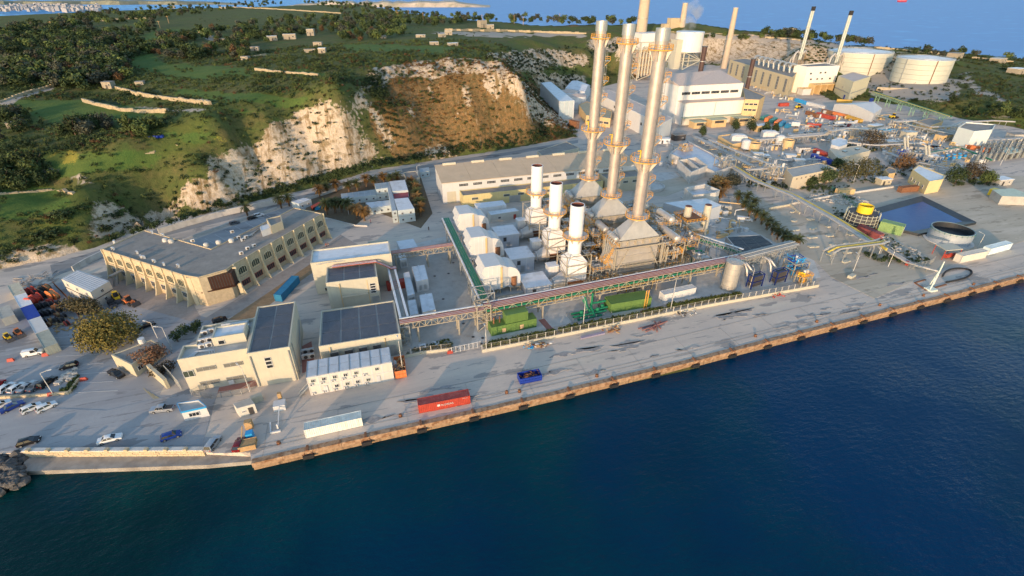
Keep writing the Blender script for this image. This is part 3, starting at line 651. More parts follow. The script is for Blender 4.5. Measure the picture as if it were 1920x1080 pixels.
for k in range(34):                                  # tar and patch repairs with ragged outlines
    a=g_.uniform(-10,190); b=g_.uniform(3.5,18.5)+quay_y(a); r=g_.uniform(.4,2.2)
    if a<40 and b>16: continue
    n=26; sk_=g_.uniform(-.5,.5); o_=[(a+math.cos(6.283*i/n)*r*g_.uniform(.6,1.15)*2.4+sk_*r*math.sin(6.283*i/n*2),b+math.sin(6.283*i/n)*r*g_.uniform(.35,1.0)*.5+.25*r*math.sin(6.283*i/n*3+k)) for i in range(n)]; tr.prism(o_,0,.095+.0012*k)
struct('tar_patches',tr,M('tar_patch',(.30,.28,.265),.92,var=.25,scale=1.2,stain=(.46,.42,.38)))
# ================================================================ quay edge
qroot = link('quay_wall',None); qroot['kind']='structure'
capm = M('rust_stained_coping',(.36,.235,.145),.85,var=.3,scale=1.1,bump=.3,stain=(.17,.075,.03),stscale=.9,stlo=.46); capm2 = M('quay_face_stone',(.30,.20,.12),.9,var=.25,scale=.8,bump=.3,streak=.8,stain=(.06,.04,.03))
QE = [(-16.5,-.9)]+[(a,0.) for a in range(-12,432,6)]
cm = MB(); cm.box(0,5.93,-.55,.75,-1.1,.18); cmm = cm.mesh('coping_block',capm); fm_ = MB(); fm_.box(0,5.98,-.2,.6,-6,-1.1); fmm = fm_.mesh('face_block',capm2)
for k,a in enumerate(range(-16,424,6)):
    rz_=math.atan2(quay_y(a+6)-quay_y(a),6); o = link('coping_block',cmm,qroot,(a,quay_y(a)+random.uniform(-.05,.05),random.uniform(-.05,.05)),rz_+random.uniform(-.004,.004)); link('face_block',fmm,qroot,(a,quay_y(a),0),rz_)
st_ = MB()
fb = MB(); fb.cbox((0,-.75,-1.25),(2.2,.8,1.0)); fbm = fb.mesh('rubber_block',black); fp = MB(); fp.box(-.25,.25,-.7,.9,.18,.42); fpm = fp.mesh('anchor_plate',rust); fc = MB(); fc.bar((-.9,-.8,-.8),(-.3,-.3,.25),.1); fc.bar((.9,-.8,-.8),(.3,-.3,.25),.1); fcm = fc.mesh('chain',rust)
for k in range(30):
    o = T('quay_fender','black rubber fender on the quay wall, '+ORD[k]+' from the lower landing','fender',(-5+12.2*k,quay_y(-5+12.2*k)-.02,0),group='fenders along the quay edge')
    link('rubber_block',fbm,o); link('anchor_plate',fpm,o); link('chain',fcm,o)
bl = MB(); bl.cyl(0,0,0,.12,.45,n=10); bl.cyl(0,0,.12,.5,.22,n=10); bl.cyl(0,0,.5,.72,.42,.36,n=10); blm = bl.mesh('mooring_bollard',rust)
for k,px in enumerate([(524,832),(752,781),(951,737),(975,735),(1120,706),(1417,631),(1532,604),(1650,573),(1732,555),(1826,534)]):
    a,b = P(*px); o = link('mooring_bollard',blm,None,(a,max(1.3+quay_y(a),b),0)); tag(o,'rusty mooring bollard near the quay edge, '+ORD[k]+' from the left end','bollard','rusty mooring bollards on the quay')
# ---- lower landing on the left, with its yellow stone retaining wall
a0,b0 = P(48,880,-1.0); a1,b1 = P(388,868,-1.0); a2,b2 = P(470,856,0)
mb = MB(); pl = [P(40,884,-1.2),P(388,872,-1.2),P(480,858,-.3),P(470,848,-.3),P(386,853,-1.2),P(50,856,-1.2)]
mb.prism(pl,-6,-1.2); landing = struct('lower_landing',mb,M('landing_concrete',(.31,.285,.25),.9,var=.2,scale=.6,stain=(.2,.18,.16)))
wr = T('retaining_wall','long yellow stone retaining wall above the lower landing','wall',(P(50,853)[0],P(50,853)[1],-1.2),ab=True)
pA = Vector(P(50,857,-1.2)); pB = Vector(P(386,855,-1.2)); dd = (pB-pA).normalized(); nn = Vector((-dd.y,dd.x)); n = 34; Lw = (pB-pA).length
mb = MB(); mb.prism([tuple(pA+nn*.4),tuple(pB+nn*.4),tuple(pB+nn*4.2),tuple(pA+nn*4.2)],-3,.05); part(wr,'backing',mb,asph)
for i in range(n):
    for j in range(3):
        s0 = Lw*(i+(.5 if j%2 else 0))/n; s1 = min(Lw,s0+Lw/n-.05); p0 = pA+dd*s0; p1 = pA+dd*s1; q = random.uniform(-.04,.04)
        mb = MB(); mb.prism([tuple(p0+nn*q),tuple(p1+nn*q),tuple(p1+nn*.6),tuple(p0+nn*.6)],-1.2+.55*j,-1.2+.55*j+.52); part(wr,'stone',mb,stone)
mb = MB(); mb.prism([tuple(pA-nn*.1),tuple(pB-nn*.1),tuple(pB+nn*.9),tuple(pA+nn*.9)],.45,.7); part(wr,'coping',mb,paleconc)
for k in range(9):
    p = pA+dd*(Lw*(k+.35)/9.2); mb = MB(); mb.cbox((p.x,p.y,.95),(.75,.75,.55),math.atan2(dd.y,dd.x)); one('stone_block',mb,stone,'square yellow stone block on the retaining wall, '+ORD[k]+' from the rock heap','stone block','stone blocks along the retaining wall top')
mb = MB()
for k in range(420):                                 # heap of boulders in the bottom left corner
    x = random.uniform(-60,48); y = random.uniform(842,925)
    if y > 905+(48-x)*.4 or x > 60-(y-842)*.18: continue
    a,b = P(x,y,-1.5); r = random.uniform(.5,1.2); o_ = len(mb.v); mb.ball((a,b,-1.7+random.uniform(0,1.2)),r,r*random.uniform(.6,1.1),r*random.uniform(.5,.9),7,5)
    mb.v[o_:] = [(x+random.uniform(-.14,.14),y+random.uniform(-.14,.14),z+random.uniform(-.12,.12)) for x,y,z in mb.v[o_:]]
o = struct('boulder_heap',mb,M('dark_wet_rock',(.10,.095,.09),.9,var=.4,scale=1.2,bump=.5),kind='stuff')
# ================================================================ long office building with curved buttresses
ZE = 10.4
eL0,eL1 = P(192,467,ZE),P(344.5,515.6,ZE); eR0,eR1 = P(437,496,ZE),P(606,400,ZE); eI = P(397,466,ZE); eBL = P(272,431,ZE); eBR = P(553,389,ZE)
eo = T('office_building','long two storey stone office block with curved buttresses and a flat grey roof','building',(*eL0,0),ab=True)
wallpoly = [eL0,eL1,P(372,520,ZE),P(425,505,ZE),eR0,eR1,eBR,eI,eBL]
mb = MB(); mb.prism(wallpoly,0,ZE-.4); part(eo,'wall',mb,stone)
mb = MB(); mb.prism(wallpoly,ZE-.4,ZE-.28); part(eo,'roof',mb,bitumen)
pp,ii = inset(wallpoly,.3); mb = MB()
for i in range(len(pp)):
    j=(i+1)%len(pp); mb.frus([(*pp[i],ZE-.39),(*pp[j],ZE-.39),(*ii[j],ZE-.39),(*ii[i],ZE-.39)],[(*pp[i],ZE),(*pp[j],ZE),(*ii[j],ZE),(*ii[i],ZE)])
part(eo,'parapet',mb,stone)
paint = M('pale_yellow_buttress',(.62,.52,.34),.8,var=.08,streak=.3,stain=(.4,.3,.18))
bu = MB(); pr = [(-.05,ZE+.05),(-.05,0.),(2.3,0)]+[(.35+1.9*(1-t)**2.2,t*ZE) for t in (.08,.18,.3,.45,.62,.8)]+[(.45,ZE+.05)]; n = len(pr)
bu.add([(-.17,-o_,z) for o_,z in pr]+[(.17,-o_,z) for o_,z in pr],[tuple(range(n)),tuple(range(2*n-1,n-1,-1))]+[(i,n+i,n+(i+1)%n,(i+1)%n) for i in range(n)])
bum = bu.mesh('buttress',paint)
def wing(p0,p1,nb,wmat):
    p0=Vector(p0);p1=Vector(p1);d=(p1-p0);Lq=d.length;d.normalize();rz=math.atan2(d.y,d.x);nr=Vector((d.y,-d.x));bw=Lq/nb
    for i in range(nb+1): q=p0+d*bw*i; sub(eo,'buttress',bum,(q.x,q.y,0),rz)
    for i in range(nb):
        q=p0+d*bw*(i+.5)+nr*.06
        win(eo,(q.x,q.y,5.9),bw*.62,2.5,rz,fm=paint,gm=glassg,arch=True); win(eo,(q.x,q.y,1.7),bw*.6,1.9,rz,4,1,fm=wmat,gm=glass)
        mb=MB(); c=q+nr*.1; mb.cbox((c.x,c.y,4.95),(bw-.5,.25,.35),rz); part(eo,'string_course',mb,stone)
wing(eL0,eL1,8,whitep); wing(eR0,eR1,8,redtray)
# entrance: bronze canopy box over the doors
g0,g1 = Vector(P(362,512,ZE)),Vector(P(440,497,ZE)); dg=(g1-g0).normalized(); ng=Vector((dg.y,-dg.x)); rg=math.atan2(dg.y,dg.x)
cpoly=[g0,g0+ng*3.2+dg*1.2,g1+ng*3.2-dg*1.2,g1]
can = MB(); can.prism([tuple(k) for k in cpoly],ZE-5.4,ZE-.9); co = part(eo,'entrance_canopy',can,brownpan)
for (u,v) in ((0,1),(1,2),(2,3)):
    m=12 if u==1 else 4
    for i in range(m):
        p=cpoly[u].lerp(cpoly[v],(i+.5)/m); mb=MB(); mb.cbox((p.x,p.y,ZE-3.0),(.16,.16,4.3),rg); part(co,'mullion',mb,darkmetal)
mb=MB(); mb.prism([tuple(k) for k in (cpoly[0]-dg*.3,cpoly[1]+ng*.3-dg*.2,cpoly[2]+ng*.3+dg*.2,cpoly[3]+dg*.3)],ZE-5.75,ZE-5.4); part(co,'soffit',mb,brownpan)
for s_ in (.3,.5,.72): q=g0.lerp(g1,s_)+ng*.05; door(eo,(q.x,q.y,0),2.0 if s_==.5 else 1.2,3.0,rg,glass if s_==.5 else cream2)
for p0,p1,k in ((eL1,g0,1),(g1,eR0,1)):
    a=Vector(p0); b=Vector(p1); c=a.lerp(b,.5); mb=MB(); mb.bar((c.x+ng.x*.6,c.y+ng.y*.6,0),(c.x+ng.x*.6,c.y+ng.y*.6,ZE-.5),1.2,(b-a).length*.8); part(eo,'entrance_pier',mb,paint)
for k,(x,y) in enumerate([(216,456),(214,469),(259,476),(266,484),(272,485),(291,492),(309,498),(336,501),(287,438),(307,443),(454,477),(466,468),(478,463),(363,454),(437,437),(449,448),(457,452),(463,447)]):
    a,b=P(x,y,ZE-.3); ac_unit((a,b,ZE-.28),R(-60 if x<350 else 20)+random.uniform(-.3,.3),'small white condenser unit on the long office roof, '+('along its left front parapet' if 1<=k<=7 else 'on its left rear part' if k in (0,8,9) else 'at the right wing front parapet' if k in (10,11,12) else 'in the middle of the courtyard edge'),'condenser units on the office roof',1.1)
for x,y in ((311,451),(322,453),(388,460),(411,455),(435,452)):
    a,b=P(x,y,ZE); mb=MB(); mb.cyl(a,b,ZE-.28,ZE+.5,.9,n=12); mb.ball((a,b,ZE+.5),.9,.9,.5,12,4,0); one('roof_tank',mb,paleconc,'small round cream water tank on the grey office roof','water tank','round tanks on the office roof')
o,pl=pb('roof_house','cream stair house with white plant on the long office roof',[(500,410),(528,403),(530,415),(508,424)],13.2,cream,bitumen,'roof house',z0=ZE-.28)
o,pl=pb('roof_plant','white louvred air handling unit beside the stair house on the office roof',[(488,425),(506,419),(508,427),(491,433)],12.4,whitep,whiter,'air handling unit',z0=ZE-.28,par=.1)
rp=MB()
for k in range(7): rp.tube([P3(455+k*4,447-k*2,ZE+.1),P3(475+k*3,440-k*3,ZE+.1)],.18,6)
one('roof_pipes',rp,steel,'loose bundle of grey pipes lying across the long office roof','pipes')
# footbridge frame by the left gable
fb_=MB()
for x in (0,4): fb_.bar(P3(205+x,518,4.5),P3(228+x,507,4.5),.35)
for x,y in ((215,531),(223,527)): fb_.bar(P3(x,y+6,0),P3(x-2,y-16,4.5),.3)
for k in range(8): fb_.bar(P3(206+k*3,517.5-k*1.4,4.7),P3(210+k*3,517.5-k*1.4,4.7),.15)
one('footbridge',fb_,steel,'light grey steel footbridge between the cabins and the office gable','footbridge')
# two storey white cabin block by the office gable
o,pl=pb('site_cabins','two storey white site cabin block with gridded roof beside the office gable',[(116,523),(147,506),(206,527),(170,548)],5.8,cabin,cabroof,'cabin',par=.05,wt=.1)
i=nearest_edge(pl)
for e in range(4):
    Lq=(Vector(pl[e])-Vector(pl[(e+1)%4])).length; m=max(1,int(Lq/4.5))
    for s_ in range(m):
        for z in (.9,3.8): x,y,r=edge(pl,e,(s_+.5)/m,.05); win(o,(x,y,z),1.0,1.1,r)
mb=MB()
for k in range(1,9):
    p=Vector(pl[0]).lerp(Vector(pl[1]),k/9); q=Vector(pl[3]).lerp(Vector(pl[2]),k/9); mb.bar((*p,5.83),(*q,5.83),.12,.08)
part(o,'roof_rib',mb,whitep)
mb=MB(); 
for e in range(4): p=Vector(edge(pl,e,0,.04)[:2]); q=Vector(edge(pl,e,1,.04)[:2]); mb.bar((*p,2.85),(*q,2.85),.12,.22)
part(o,'floor_band',mb,darkmetal)
# ================================================================ front office (A), dark roofed halls (B, C), cabin office (D)
o,plA=pb('front_office','cream two storey office with open plant deck roof facing the quay',[(-33.3,27.3),(-18.0,27.2),(-18.0,41),(-30.6,41),(-30.6,33),(-33.3,33)],10.0,cream2,paleconc,par=1.0,world=True)
for px,nx in (((388,691),3),((439,683),3),((395,717),3),((444,708.5),3)):
    a,z=None,None
    # place on the south wall by solving the height where the sight line meets b = 27.2
    dx,dy,dz=ray(*px); t=(27.25-CAM[1])/dy; win(o,(CAM[0]+t*dx,27.2,CAM[2]+t*dz-.5),4.3,1.15,0,nx,1,fm=steel,gm=M('roller_shutter_grey',(.15,.15,.135),.6))
dx,dy,dz=ray(355,701); t=(27.25-CAM[1])/dy; win(o,(CAM[0]+t*dx,27.2,CAM[2]+t*dz-.9),2.3,1.9,0,2,1,gm=glassg)
mb=MB(); mb.cbox((-23.9,27.0,.9),(1.2,.35,1.1)); part(o,'meter_box',mb,whitep)
o,pl=pb('stair_tower','small cream stair tower with sloping parapet on the front office roof',[(-26.3,31.5),(-18.9,31.5),(-18.9,36.5),(-26.3,36.5)],11.8,cream2,whiter,'stair tower',z0=9.05,par=.4,world=True)
win(o,(-24.4,31.45,9.6),1.5,1.2,0,1,1)
for k,(x,y) in enumerate([(-29.4,34.2),(-27.9,34.4),(-29.0,31.8),(-27.5,32.0),(-29.6,37.8),(-28.2,38.4),(-21.9,39.3),(-20.4,39.2),(-22.6,37.7),(-19.7,37.6)]):
    ac_unit((x,y,9.05),random.uniform(-.1,.1),'large white condenser unit on the front office roof deck','condenser units on the front office roof',1.35)
mb=MB()
for x0 in (0,.5,1.0): mb.tube([(-31.5+x0,28.6,9.3),(-30.0+x0*.6,30.2,9.5),(-27+x0,29.8,9.4),(-26.6+x0,28.2,9.2)],.16,6)
mb.tube([(-26,40.0,9.6),(-19.5,39.9,9.6)],.55,8); one('roof_ducts',mb,whitep,'white ducts and pipes winding over the front office roof deck','ducts')
o,plA2=pb('switch_hall','cream hall with dark ribbed roof joined to the right of the front office',[(-17.7,24.3),(-8.1,24.1),(-8.1,45.7),(-17.9,45.7)],10.5,cream2,paleconc,par=.5,world=True)
roofgrid(o,[(-17.2,24.8),(-8.5,24.6),(-8.5,45.2),(-17.4,45.2)],10.1,2,4,darkroof)
for k in range(3): win(o,(-13.6,24.18,5.2+1.15*k),1.5,1.0,0,1,1)
mb=MB()
for x,y in ((-17.2,24.05),(-8.6,23.9),(-7.95,27)): mb.bar((x,y,.2),(x,y,9.6),.22)
mb.bar((-7.95,31,.3),(-7.95,43,6),.2); part(o,'downpipe',mb,steel)
o,plB=pb('transformer_hall','low cream hall with wide dark roof of twelve ribbed panels behind the cabin office',[(-2.2,27.4),(18.4,27),(18.4,44.2),(-2.0,44.5)],6.8,cream2,paleconc,par=.5,world=True)
roofgrid(o,[(-1.7,27.9),(17.9,27.5),(17.9,43.7),(-1.5,44)],6.4,4,3,darkroof)
for k in range(4):
    x=1.2+k*3.6; mb=MB(); mb.box(x-1.1,x+1.1,26.75,27.1,3.1,4.6); q=part(o,'louvre',mb,steel); mb=MB(); 
    for z in range(5): mb.box(x-1.0,x+1.0,26.68,26.75,3.2+z*.27,3.36+z*.27)
    part(q,'blade',mb,darkmetal)
door(o,(15.6,27.05,0),2.6,3.6,0,steel); mb=MB()
for x in (.3,14.2): mb.bar((x,26.9,.1),(x,26.9,6.2),.2)
part(o,'downpipe',mb,tan)
o,plC=pb('battery_hall','cream hall with six panel dark roof in front of the pale upper block',[(-.4,55.2),(14.7,54.6),(14.7,65),(-.2,65.3)],9.7,cream2,paleconc,par=.5,world=True)
roofgrid(o,[(.1,55.7),(14.2,55.1),(14.2,64.6),(.3,64.8)],9.3,3,2,darkroof)
for k in range(4): win(o,(12.9,54.66,4.2+k*.9),1.7,.8,0,1,1)
door(o,(13.2,54.66,0),2.2,3.0,0,steel)
mb=MB()
for x in (3.3,11.4): mb.bar((x,54.75,.1),(x,54.75,9.0),.2)
part(o,'downpipe',mb,tan)
mb=MB(); mb.box(3.5,11.2,54.0,54.75,4.4,4.7); part(o,'ledge',mb,cream2)
o,plC2=pb('control_building','tall pale block with long flat light roof behind the battery hall',[(-4.8,66),(20,65.4),(20.2,75.2),(-4.6,75.6)],11.6,cream2,whiter,par=.5,world=True)
win(o,(-1.5,65.95,1.0),1.6,1.3,0); mb=MB(); mb.tube([(-3.2,65.8,10.9),(2,65.7,11.3),(5.5,65.7,11.0)],.15,6); part(o,'conduit',mb,steel)
o,pl=pb('rear_block','lower pale flat roofed block behind the control building',[(5.3,76.0),(20.2,75.6),(20.2,84),(13,84.2),(13,81.5),(5.5,81.7)],8.2,cream2,whiter,par=.5,world=True)
o,ln=container('red_box','small red steel box standing beside the control building',None,None,redcont,world=((17.2,61.4,0),R(4),6.0),h=2.6)
# cabin office: two storeys of eight cabins
o=T('cabin_office','two storey white cabin office of eight bays on the quay road','cabin office',(-4.9,17.2,0),ab=True)
cw=20.0/8; cb=MB(); cb.box(0,cw-.1,0,6.4,0,2.75); cbm=cb.mesh('cabin',cabin); ed=MB()
for x in (-.03,cw-.17):
    for z in (0,2.6): ed.box(x,x+.14,-.05,6.45,z,z+.16)
    ed.box(x,x+.14,-.05,.05,.16,2.6); ed.box(x,x+.14,6.35,6.45,.16,2.6)
for z in (0,2.6): ed.box(.11,cw-.17,-.05,.05,z,z+.16)
edm=ed.mesh('cabin_edge',whitep); cr=MB(); cr.box(.08,cw-.2,.1,3.1,0,.1); cr.box(.08,cw-.2,3.25,6.3,0,.1); crm=cr.mesh('cabin_roof',cabroof); sm_=MB(); sm_.box(-.1,.02,.0,6.4,-.05,.14); smm=sm_.mesh('roof_joint',steel)
_ac2=MB(); _ac2.box(-.4,.4,-.35,0,0,.55); acm2=_ac2.mesh('wall_unit',whitep); _fn=MB(); _fn.cyl(0,0,0,.03,.2,n=10); fnm=_fn.mesh('fan',darkmetal)
for i in range(8):
    for j in range(2):
        x=-4.9+i*cw; z=j*2.82; c=sub(o,'cabin',cbm,(x,17.2,z)); link('cabin_edge',edm,c)
        if (i,j) in ((1,0),(6,0)): door(o,(x+1.2,17.12,z+.15),.95,2.1,0,whitep)
        elif (i,j) not in ((5,1),(7,1),(7,0),(0,0)):
            win(o,(x+1.25,17.15,z+1.1),1.0,.95,0,2,1,gm=glassg if (i+j)%2 else glass)
        if i<6: u=sub(o,'wall_unit',acm2,(x+.7,17.15,z+.35)); k=link('fan',fnm,u,(0,-.36,.28)); k.rotation_euler=(R(90),0,0)
    sub(o,'cabin_roof',crm,(-4.9+i*cw,17.2,5.6)); sub(o,'roof_joint',smm,(-4.9+i*cw,17.2,5.62))
stp=MB()
for k in range(14): stp.box(-7.6+k*.2,-7.45+k*.2,17.2,19.0,.1+k*.19,.16+k*.19)
stp.bar((-7.7,17.2,.2),(-5,17.2,2.9),.12); stp.bar((-7.7,19,.2),(-5,19,2.9),.12); stp.bar((-7.7,17.2,1.2),(-5,17.2,3.9),.06); part(o,'outside_stair',stp,steel)
# ================================================================ containers on and behind the quay
ro,ln=container('shipping_container','red shipping container with white lettering lying along the quay edge',(787,776),(883,757),redcont,12.19,roofm=M('rust_streaked_red_roof',(.30,.055,.045),.7,var=.3,streak=.4,stain=(.42,.25,.2)))
def text(root,s,loc,size,mat,rz=0,name='lettering'):
    cu=bpy.data.curves.new(name,'FONT'); cu.body=s; cu.size=size; cu.extrude=.01; o=bpy.data.objects.new(name,cu); col.objects.link(o); me=bpy.data.meshes.new_from_object(o); bpy.data.objects.remove(o); me.materials.clear(); me.materials.append(mat); o=bpy.data.objects.new(name,me); col.objects.link(o); o.parent=root; o.location=loc; o.rotation_euler=(R(90),0,rz); return o
text(ro,'FLORENS',(5.2,-.03,1.15),.72,whitep); mb=MB(); mb.box(4.35,5.0,-.035,.02,1.15,1.75); part(ro,'logo_square',mb,whitep); text(ro,'FSCU 812',(10.4,-.03,2.05),.3,whitep)
container('shipping_container','weathered white shipping container with ribbed roof at the quay edge',(575,822.5),(681,799),M('weathered_white_container',(.70,.70,.64),.6,var=.1,streak=.4,stain=(.45,.38,.28)),12.19,roofm=M('dirty_white_roof',(.55,.60,.56),.6,var=.2,streak=.4,stain=(.36,.28,.2)))
container('shipping_container','blue shipping container behind the dark roofed halls',(531,566),(573,520),bluecont,12.19)
container('site_container','long white site container on the plant side of the fence',(1244,567.5),(1308,553),whitep,12.3,h=3.0)
def skip(name,label,pL,pR,mat,dep,h,fill):
    a=Vector(P(*pL));b=Vector(P(*pR));ln=(b-a).length;rz=math.atan2(b.y-a.y,b.x-a.x); o=T(name,label,'skip',(a.x,a.y,0),rz); mb=MB()
    mb.frus([(0.3,.2,.1),(ln-.3,.2,.1),(ln-.3,dep-.2,.1),(.3,dep-.2,.1)],[(0,0,.25),(ln,0,.25),(ln,dep,.25),(0,dep,.25)]); mb.box(0,ln,0,.1,.25,h); mb.box(0,ln,dep-.1,dep,.25,h); mb.box(0,.1,.1,dep-.1,.25,h); mb.box(ln-.1,ln,.1,dep-.1,.25,h)
    part(o,'body',mb,mat); mb=MB(); n=max(3,int(ln/1.1))
    for i in range(n+1): mb.box(i*(ln-.12)/n,i*(ln-.12)/n+.12,-.1,0,.25,h)
    for k in range(3): mb.box(.0,ln,-.16,-.1,.3+k*(h-.4)/2,.42+k*(h-.4)/2)
    part(o,'rib',mb,mat); mb=MB()
    for k in range(40):
        p=Vector((random.uniform(.3,ln-.3),random.uniform(.3,dep-.3),random.uniform(h-.8,h))); q=p+Vector((random.uniform(-1,1),random.uniform(-.8,.8),random.uniform(-.3,.5))); q.x=min(max(q.x,.2),ln-.2); q.y=min(max(q.y,.2),dep-.2); mb.bar(p,q,random.uniform(.06,.2))
    f=part(o,'scrap_fill',mb,fill); return o
skip('waste_skip','blue open skip filled with scrap metal on the quay',(976,722),(1017,714),bluep,2.6,1.9,rust)
skip('waste_skip','orange ribbed skip standing beside the cabin office',(743,711.5),(764,708),orangecont,6.0,2.6,wood)
# ================================================================ left lot: container row, cable drums, machines
row=[(28,556,47,536,'pale_grey_cabin','beige'),(37,580,58,556,'pale_grey_cabin','pale'),(47,602,65,582,'blue','blue'),(62,622,80,604,'white','white'),(82,664,107,655,'beige','beige')]
cp0=Vector(P(22,548)); cp1=Vector(P(92,668)); dd_=(cp1-cp0).normalized(); rr=math.atan2(dd_.y,dd_.x); Lr=(cp1-cp0).length
cl=[('beige ribbed container at the far end of the row in the car park',M('beige_container',(.50,.48,.38),.6,streak=.3)),('pale container with gaps of light on its roof in the car park row',whiter),('bright blue topped container in the middle of the car park row',bluep),('white container next to the blue one in the car park row',whitep),('grey green container at the near end of the car park row',M('grey_green_container',(.36,.38,.32),.6,streak=.3))]
for k,(lb,mt) in enumerate(cl):
    p=cp0+dd_*(Lr*k/5); container('storage_container',lb,None,None,mt,world=((p.x,p.y,0),rr,Lr/5-.3),group='row of containers in the car park',dep=3.0)
p=Vector(P(2,592)); container('storage_container','grey container standing alone at the left edge of the car park',None,None,M('grey_container',(.40,.40,.36),.6,streak=.3),world=((p.x,p.y,0),rr,8.5),dep=3)
def drum(px,r,w_,mat,core,label,group,rz,lie=False):
    a,b=P(*px,r); mb=MB()
    o=T('cable_drum',label,'cable drum',(a,b,0 if not lie else 0),rz,group)
    for y in (-w_/2,w_/2-.1): mb=MB(); mb.tube([(0,y,r),(0,y+.1,r)],r,16); part(o,'flange',mb,mat)
    mb=MB(); mb.tube([(0,-w_/2+.1,r),(0,w_/2-.1,r)],r*.72,14); part(o,'cable_winding',mb,core); mb=MB(); mb.tube([(0,-w_/2-.06,r),(0,w_/2+.06,r)],r*.16,8); part(o,'hub',mb,darkmetal)
    return o
DR=[((47,549),1.3,0),((60,544),1.3,0),((66,549),1.2,1),((75,545),1.3,2),((58,564),1.6,0),((70,558),1.6,0),((80,554),1.4,2),((88,540),1.3,3),((97,552),1.7,4),((105,555),1.2,4),((94,565),1.0,0),((66,577),1.1,2),((76,573),1.1,2),((85,571),1.1,2),((96,570),1.1,2),((104,576),1.0,4),((70,590),1.0,2),((80,588),1.0,2),((90,586),1.0,2),((100,585),.9,2),((108,590),.9,3),((84,602),.9,2),((95,600),.9,3),((106,600),.9,2),((116,600),.9,2),((126,606),.9,1),((62,581),1.0,2),((112,580),.9,2),((78,606),.8,3),((92,608),.8,3),((120,592),.8,2),((110,568),.9,2)]
for j_,(px,r,k) in enumerate(DR):
    m_=[redcont,redcont,darkmetal,rust,orangecont][k]; drum(px,r,r*.95,m_,[redcont,black,black,wood,wood][k],['bright red cable drum in the storage yard','dark red cable drum in the storage yard','black cable drum standing in the storage yard','rusty brown cable drum in the storage yard','orange timber cable drum in the storage yard'][k]+', '+('in the back row' if px[1]<556 else 'in the second row' if px[1]<575 else 'in the middle rows' if px[1]<592 else 'in the front rows'),'cable drums in the storage yard',R(-35)+random.uniform(-.3,.3))
def fence_line(name,label,px,h,mat,post=4.0,panel=True,z=0,world=False,mesh_mat=None,base=0,basemat=None,group=None):
    q=[Vector(k) for k in px] if world else [Vector(P(*k,z)) for k in px]
    o=T(name,label,'fence',(q[0].x,q[0].y,z),group=group,ab=True)
    for p0,p1 in zip(q[:-1],q[1:]):
        L=(p1-p0).length; n=max(1,round(L/post)); d=(p1-p0).normalized(); rz=math.atan2(d.y,d.x)
        if base: c=(p0+p1)/2; mb=MB(); mb.cbox((c.x,c.y,z+base/2),(L,.35,base),rz); part(o,'base_wall',mb,basemat)
        for i in range(n):
            s0=p0+d*L*i/n; s1=p0+d*L*(i+1)/n
            mb=MB(); mb.bar((s0.x,s0.y,z+base),(s0.x,s0.y,z+h+.1),.14); part(o,'post',mb,mat)
            mb=MB(); mb.bar((s0.x,s0.y,z+h),(s1.x,s1.y,z+h),.07); mb.bar((s0.x,s0.y,z+base+.1),(s1.x,s1.y,z+base+.1),.07)
            m=int(L/n/.3)
            for k in range(1,m): t=s0.lerp(s1,k/m); mb.bar((t.x,t.y,z+base+.1),(t.x,t.y,z+h),.035)
            part(o,'panel',mb,mesh_mat or mat)
    return o
fence_line('yard_fence','low rusty fence between the drum yard and the big tree',[(104,536),(128,560),(152,600),(165,624)],1.6,rust)
plank=MB()
for k in range(46):
    x=random.uniform(38,100); y=random.uniform(514,538)-(x-38)*.12+6; a,b=P(x,y); r=random.uniform(0,6.3); l=random.uniform(1,3.5); plank.bar((a,b,.15),(a+l*math.cos(r),b+l*math.sin(r),random.uniform(.1,.9)),random.uniform(.12,.5),random.uniform(.08,.2))
o=struct('scrap_heap',plank,M('mixed_scrap',(.33,.30,.27),.8,var=.5,scale=.7),kind='stuff')
plank=MB()
for k in range(60):
    x=random.uniform(100,150); y=random.uniform(596,622); a,b=P(x,y); r=random.uniform(0,6.3); l=random.uniform(.5,2); plank.bar((a,b,.15),(a+l*math.cos(r),b+l*math.sin(r),random.uniform(.1,.8)),random.uniform(.12,.4),random.uniform(.08,.2))
struct('timber_heap',plank,wood,kind='stuff')
def loader(px,rz,mat,label,sc_=1.0):
    a,b=P(*px); o=T('wheel_loader',label,'loader',(a,b,0),R(rz)); mb=MB(); mb.box(-2.2,-.2,-.9,.9,.7,1.7); mb.box(-.2,1.5,-.7,.7,.7,1.25); part(o,'chassis',mb,mat); mb=MB(); mb.frus([(-.6,-.7,1.7),(.5,-.7,1.25),(.5,.7,1.25),(-.6,.7,1.7)],[(-.5,-.6,2.9),(.3,-.6,2.9),(.3,.6,2.9),(-.5,.6,2.9)]); part(o,'cab',mb,glass); mb=MB(); mb.box(-.6,.42,-.68,.68,2.9,3.05); part(o,'cab_roof',mb,mat)
    for x in (-1.5,1.1):
        for y in (-1.0,1.0): mb=MB(); mb.tube([(x,y-.22,.7),(x,y+.22,.7)],.7,12); part(o,'wheel',mb,black)
    mb=MB()
    for y in (-.5,.5): mb.bar((.4,y,1.3),(2.5,y,.7),.22)
    part(o,'arm',mb,mat); mb=MB(); mb.frus([(2.4,-1.2,.2),(3.5,-1.2,.15),(3.5,1.2,.15),(2.4,1.2,.2)],[(2.3,-1.2,1.2),(2.9,-1.2,1.1),(2.9,1.2,1.1),(2.3,1.2,1.2)]); part(o,'bucket',mb,darkmetal); o.scale=(sc_,)*3; return o
loader((222,562),-60,yellowp,'pale yellow wheel loader parked beside the site cabins')
loader((246,570),-40,orangecont,'orange and black loader parked in front of the office')
loader((212,572),-60,darkmetal,'dark grey loader parked against the site cabins',.8)
loader((38,628),-50,orangecont,'orange loader beside the lone grey container',.75); loader((18,636),-50,yellowp,'small yellow loader at the left edge of the car park',.7)
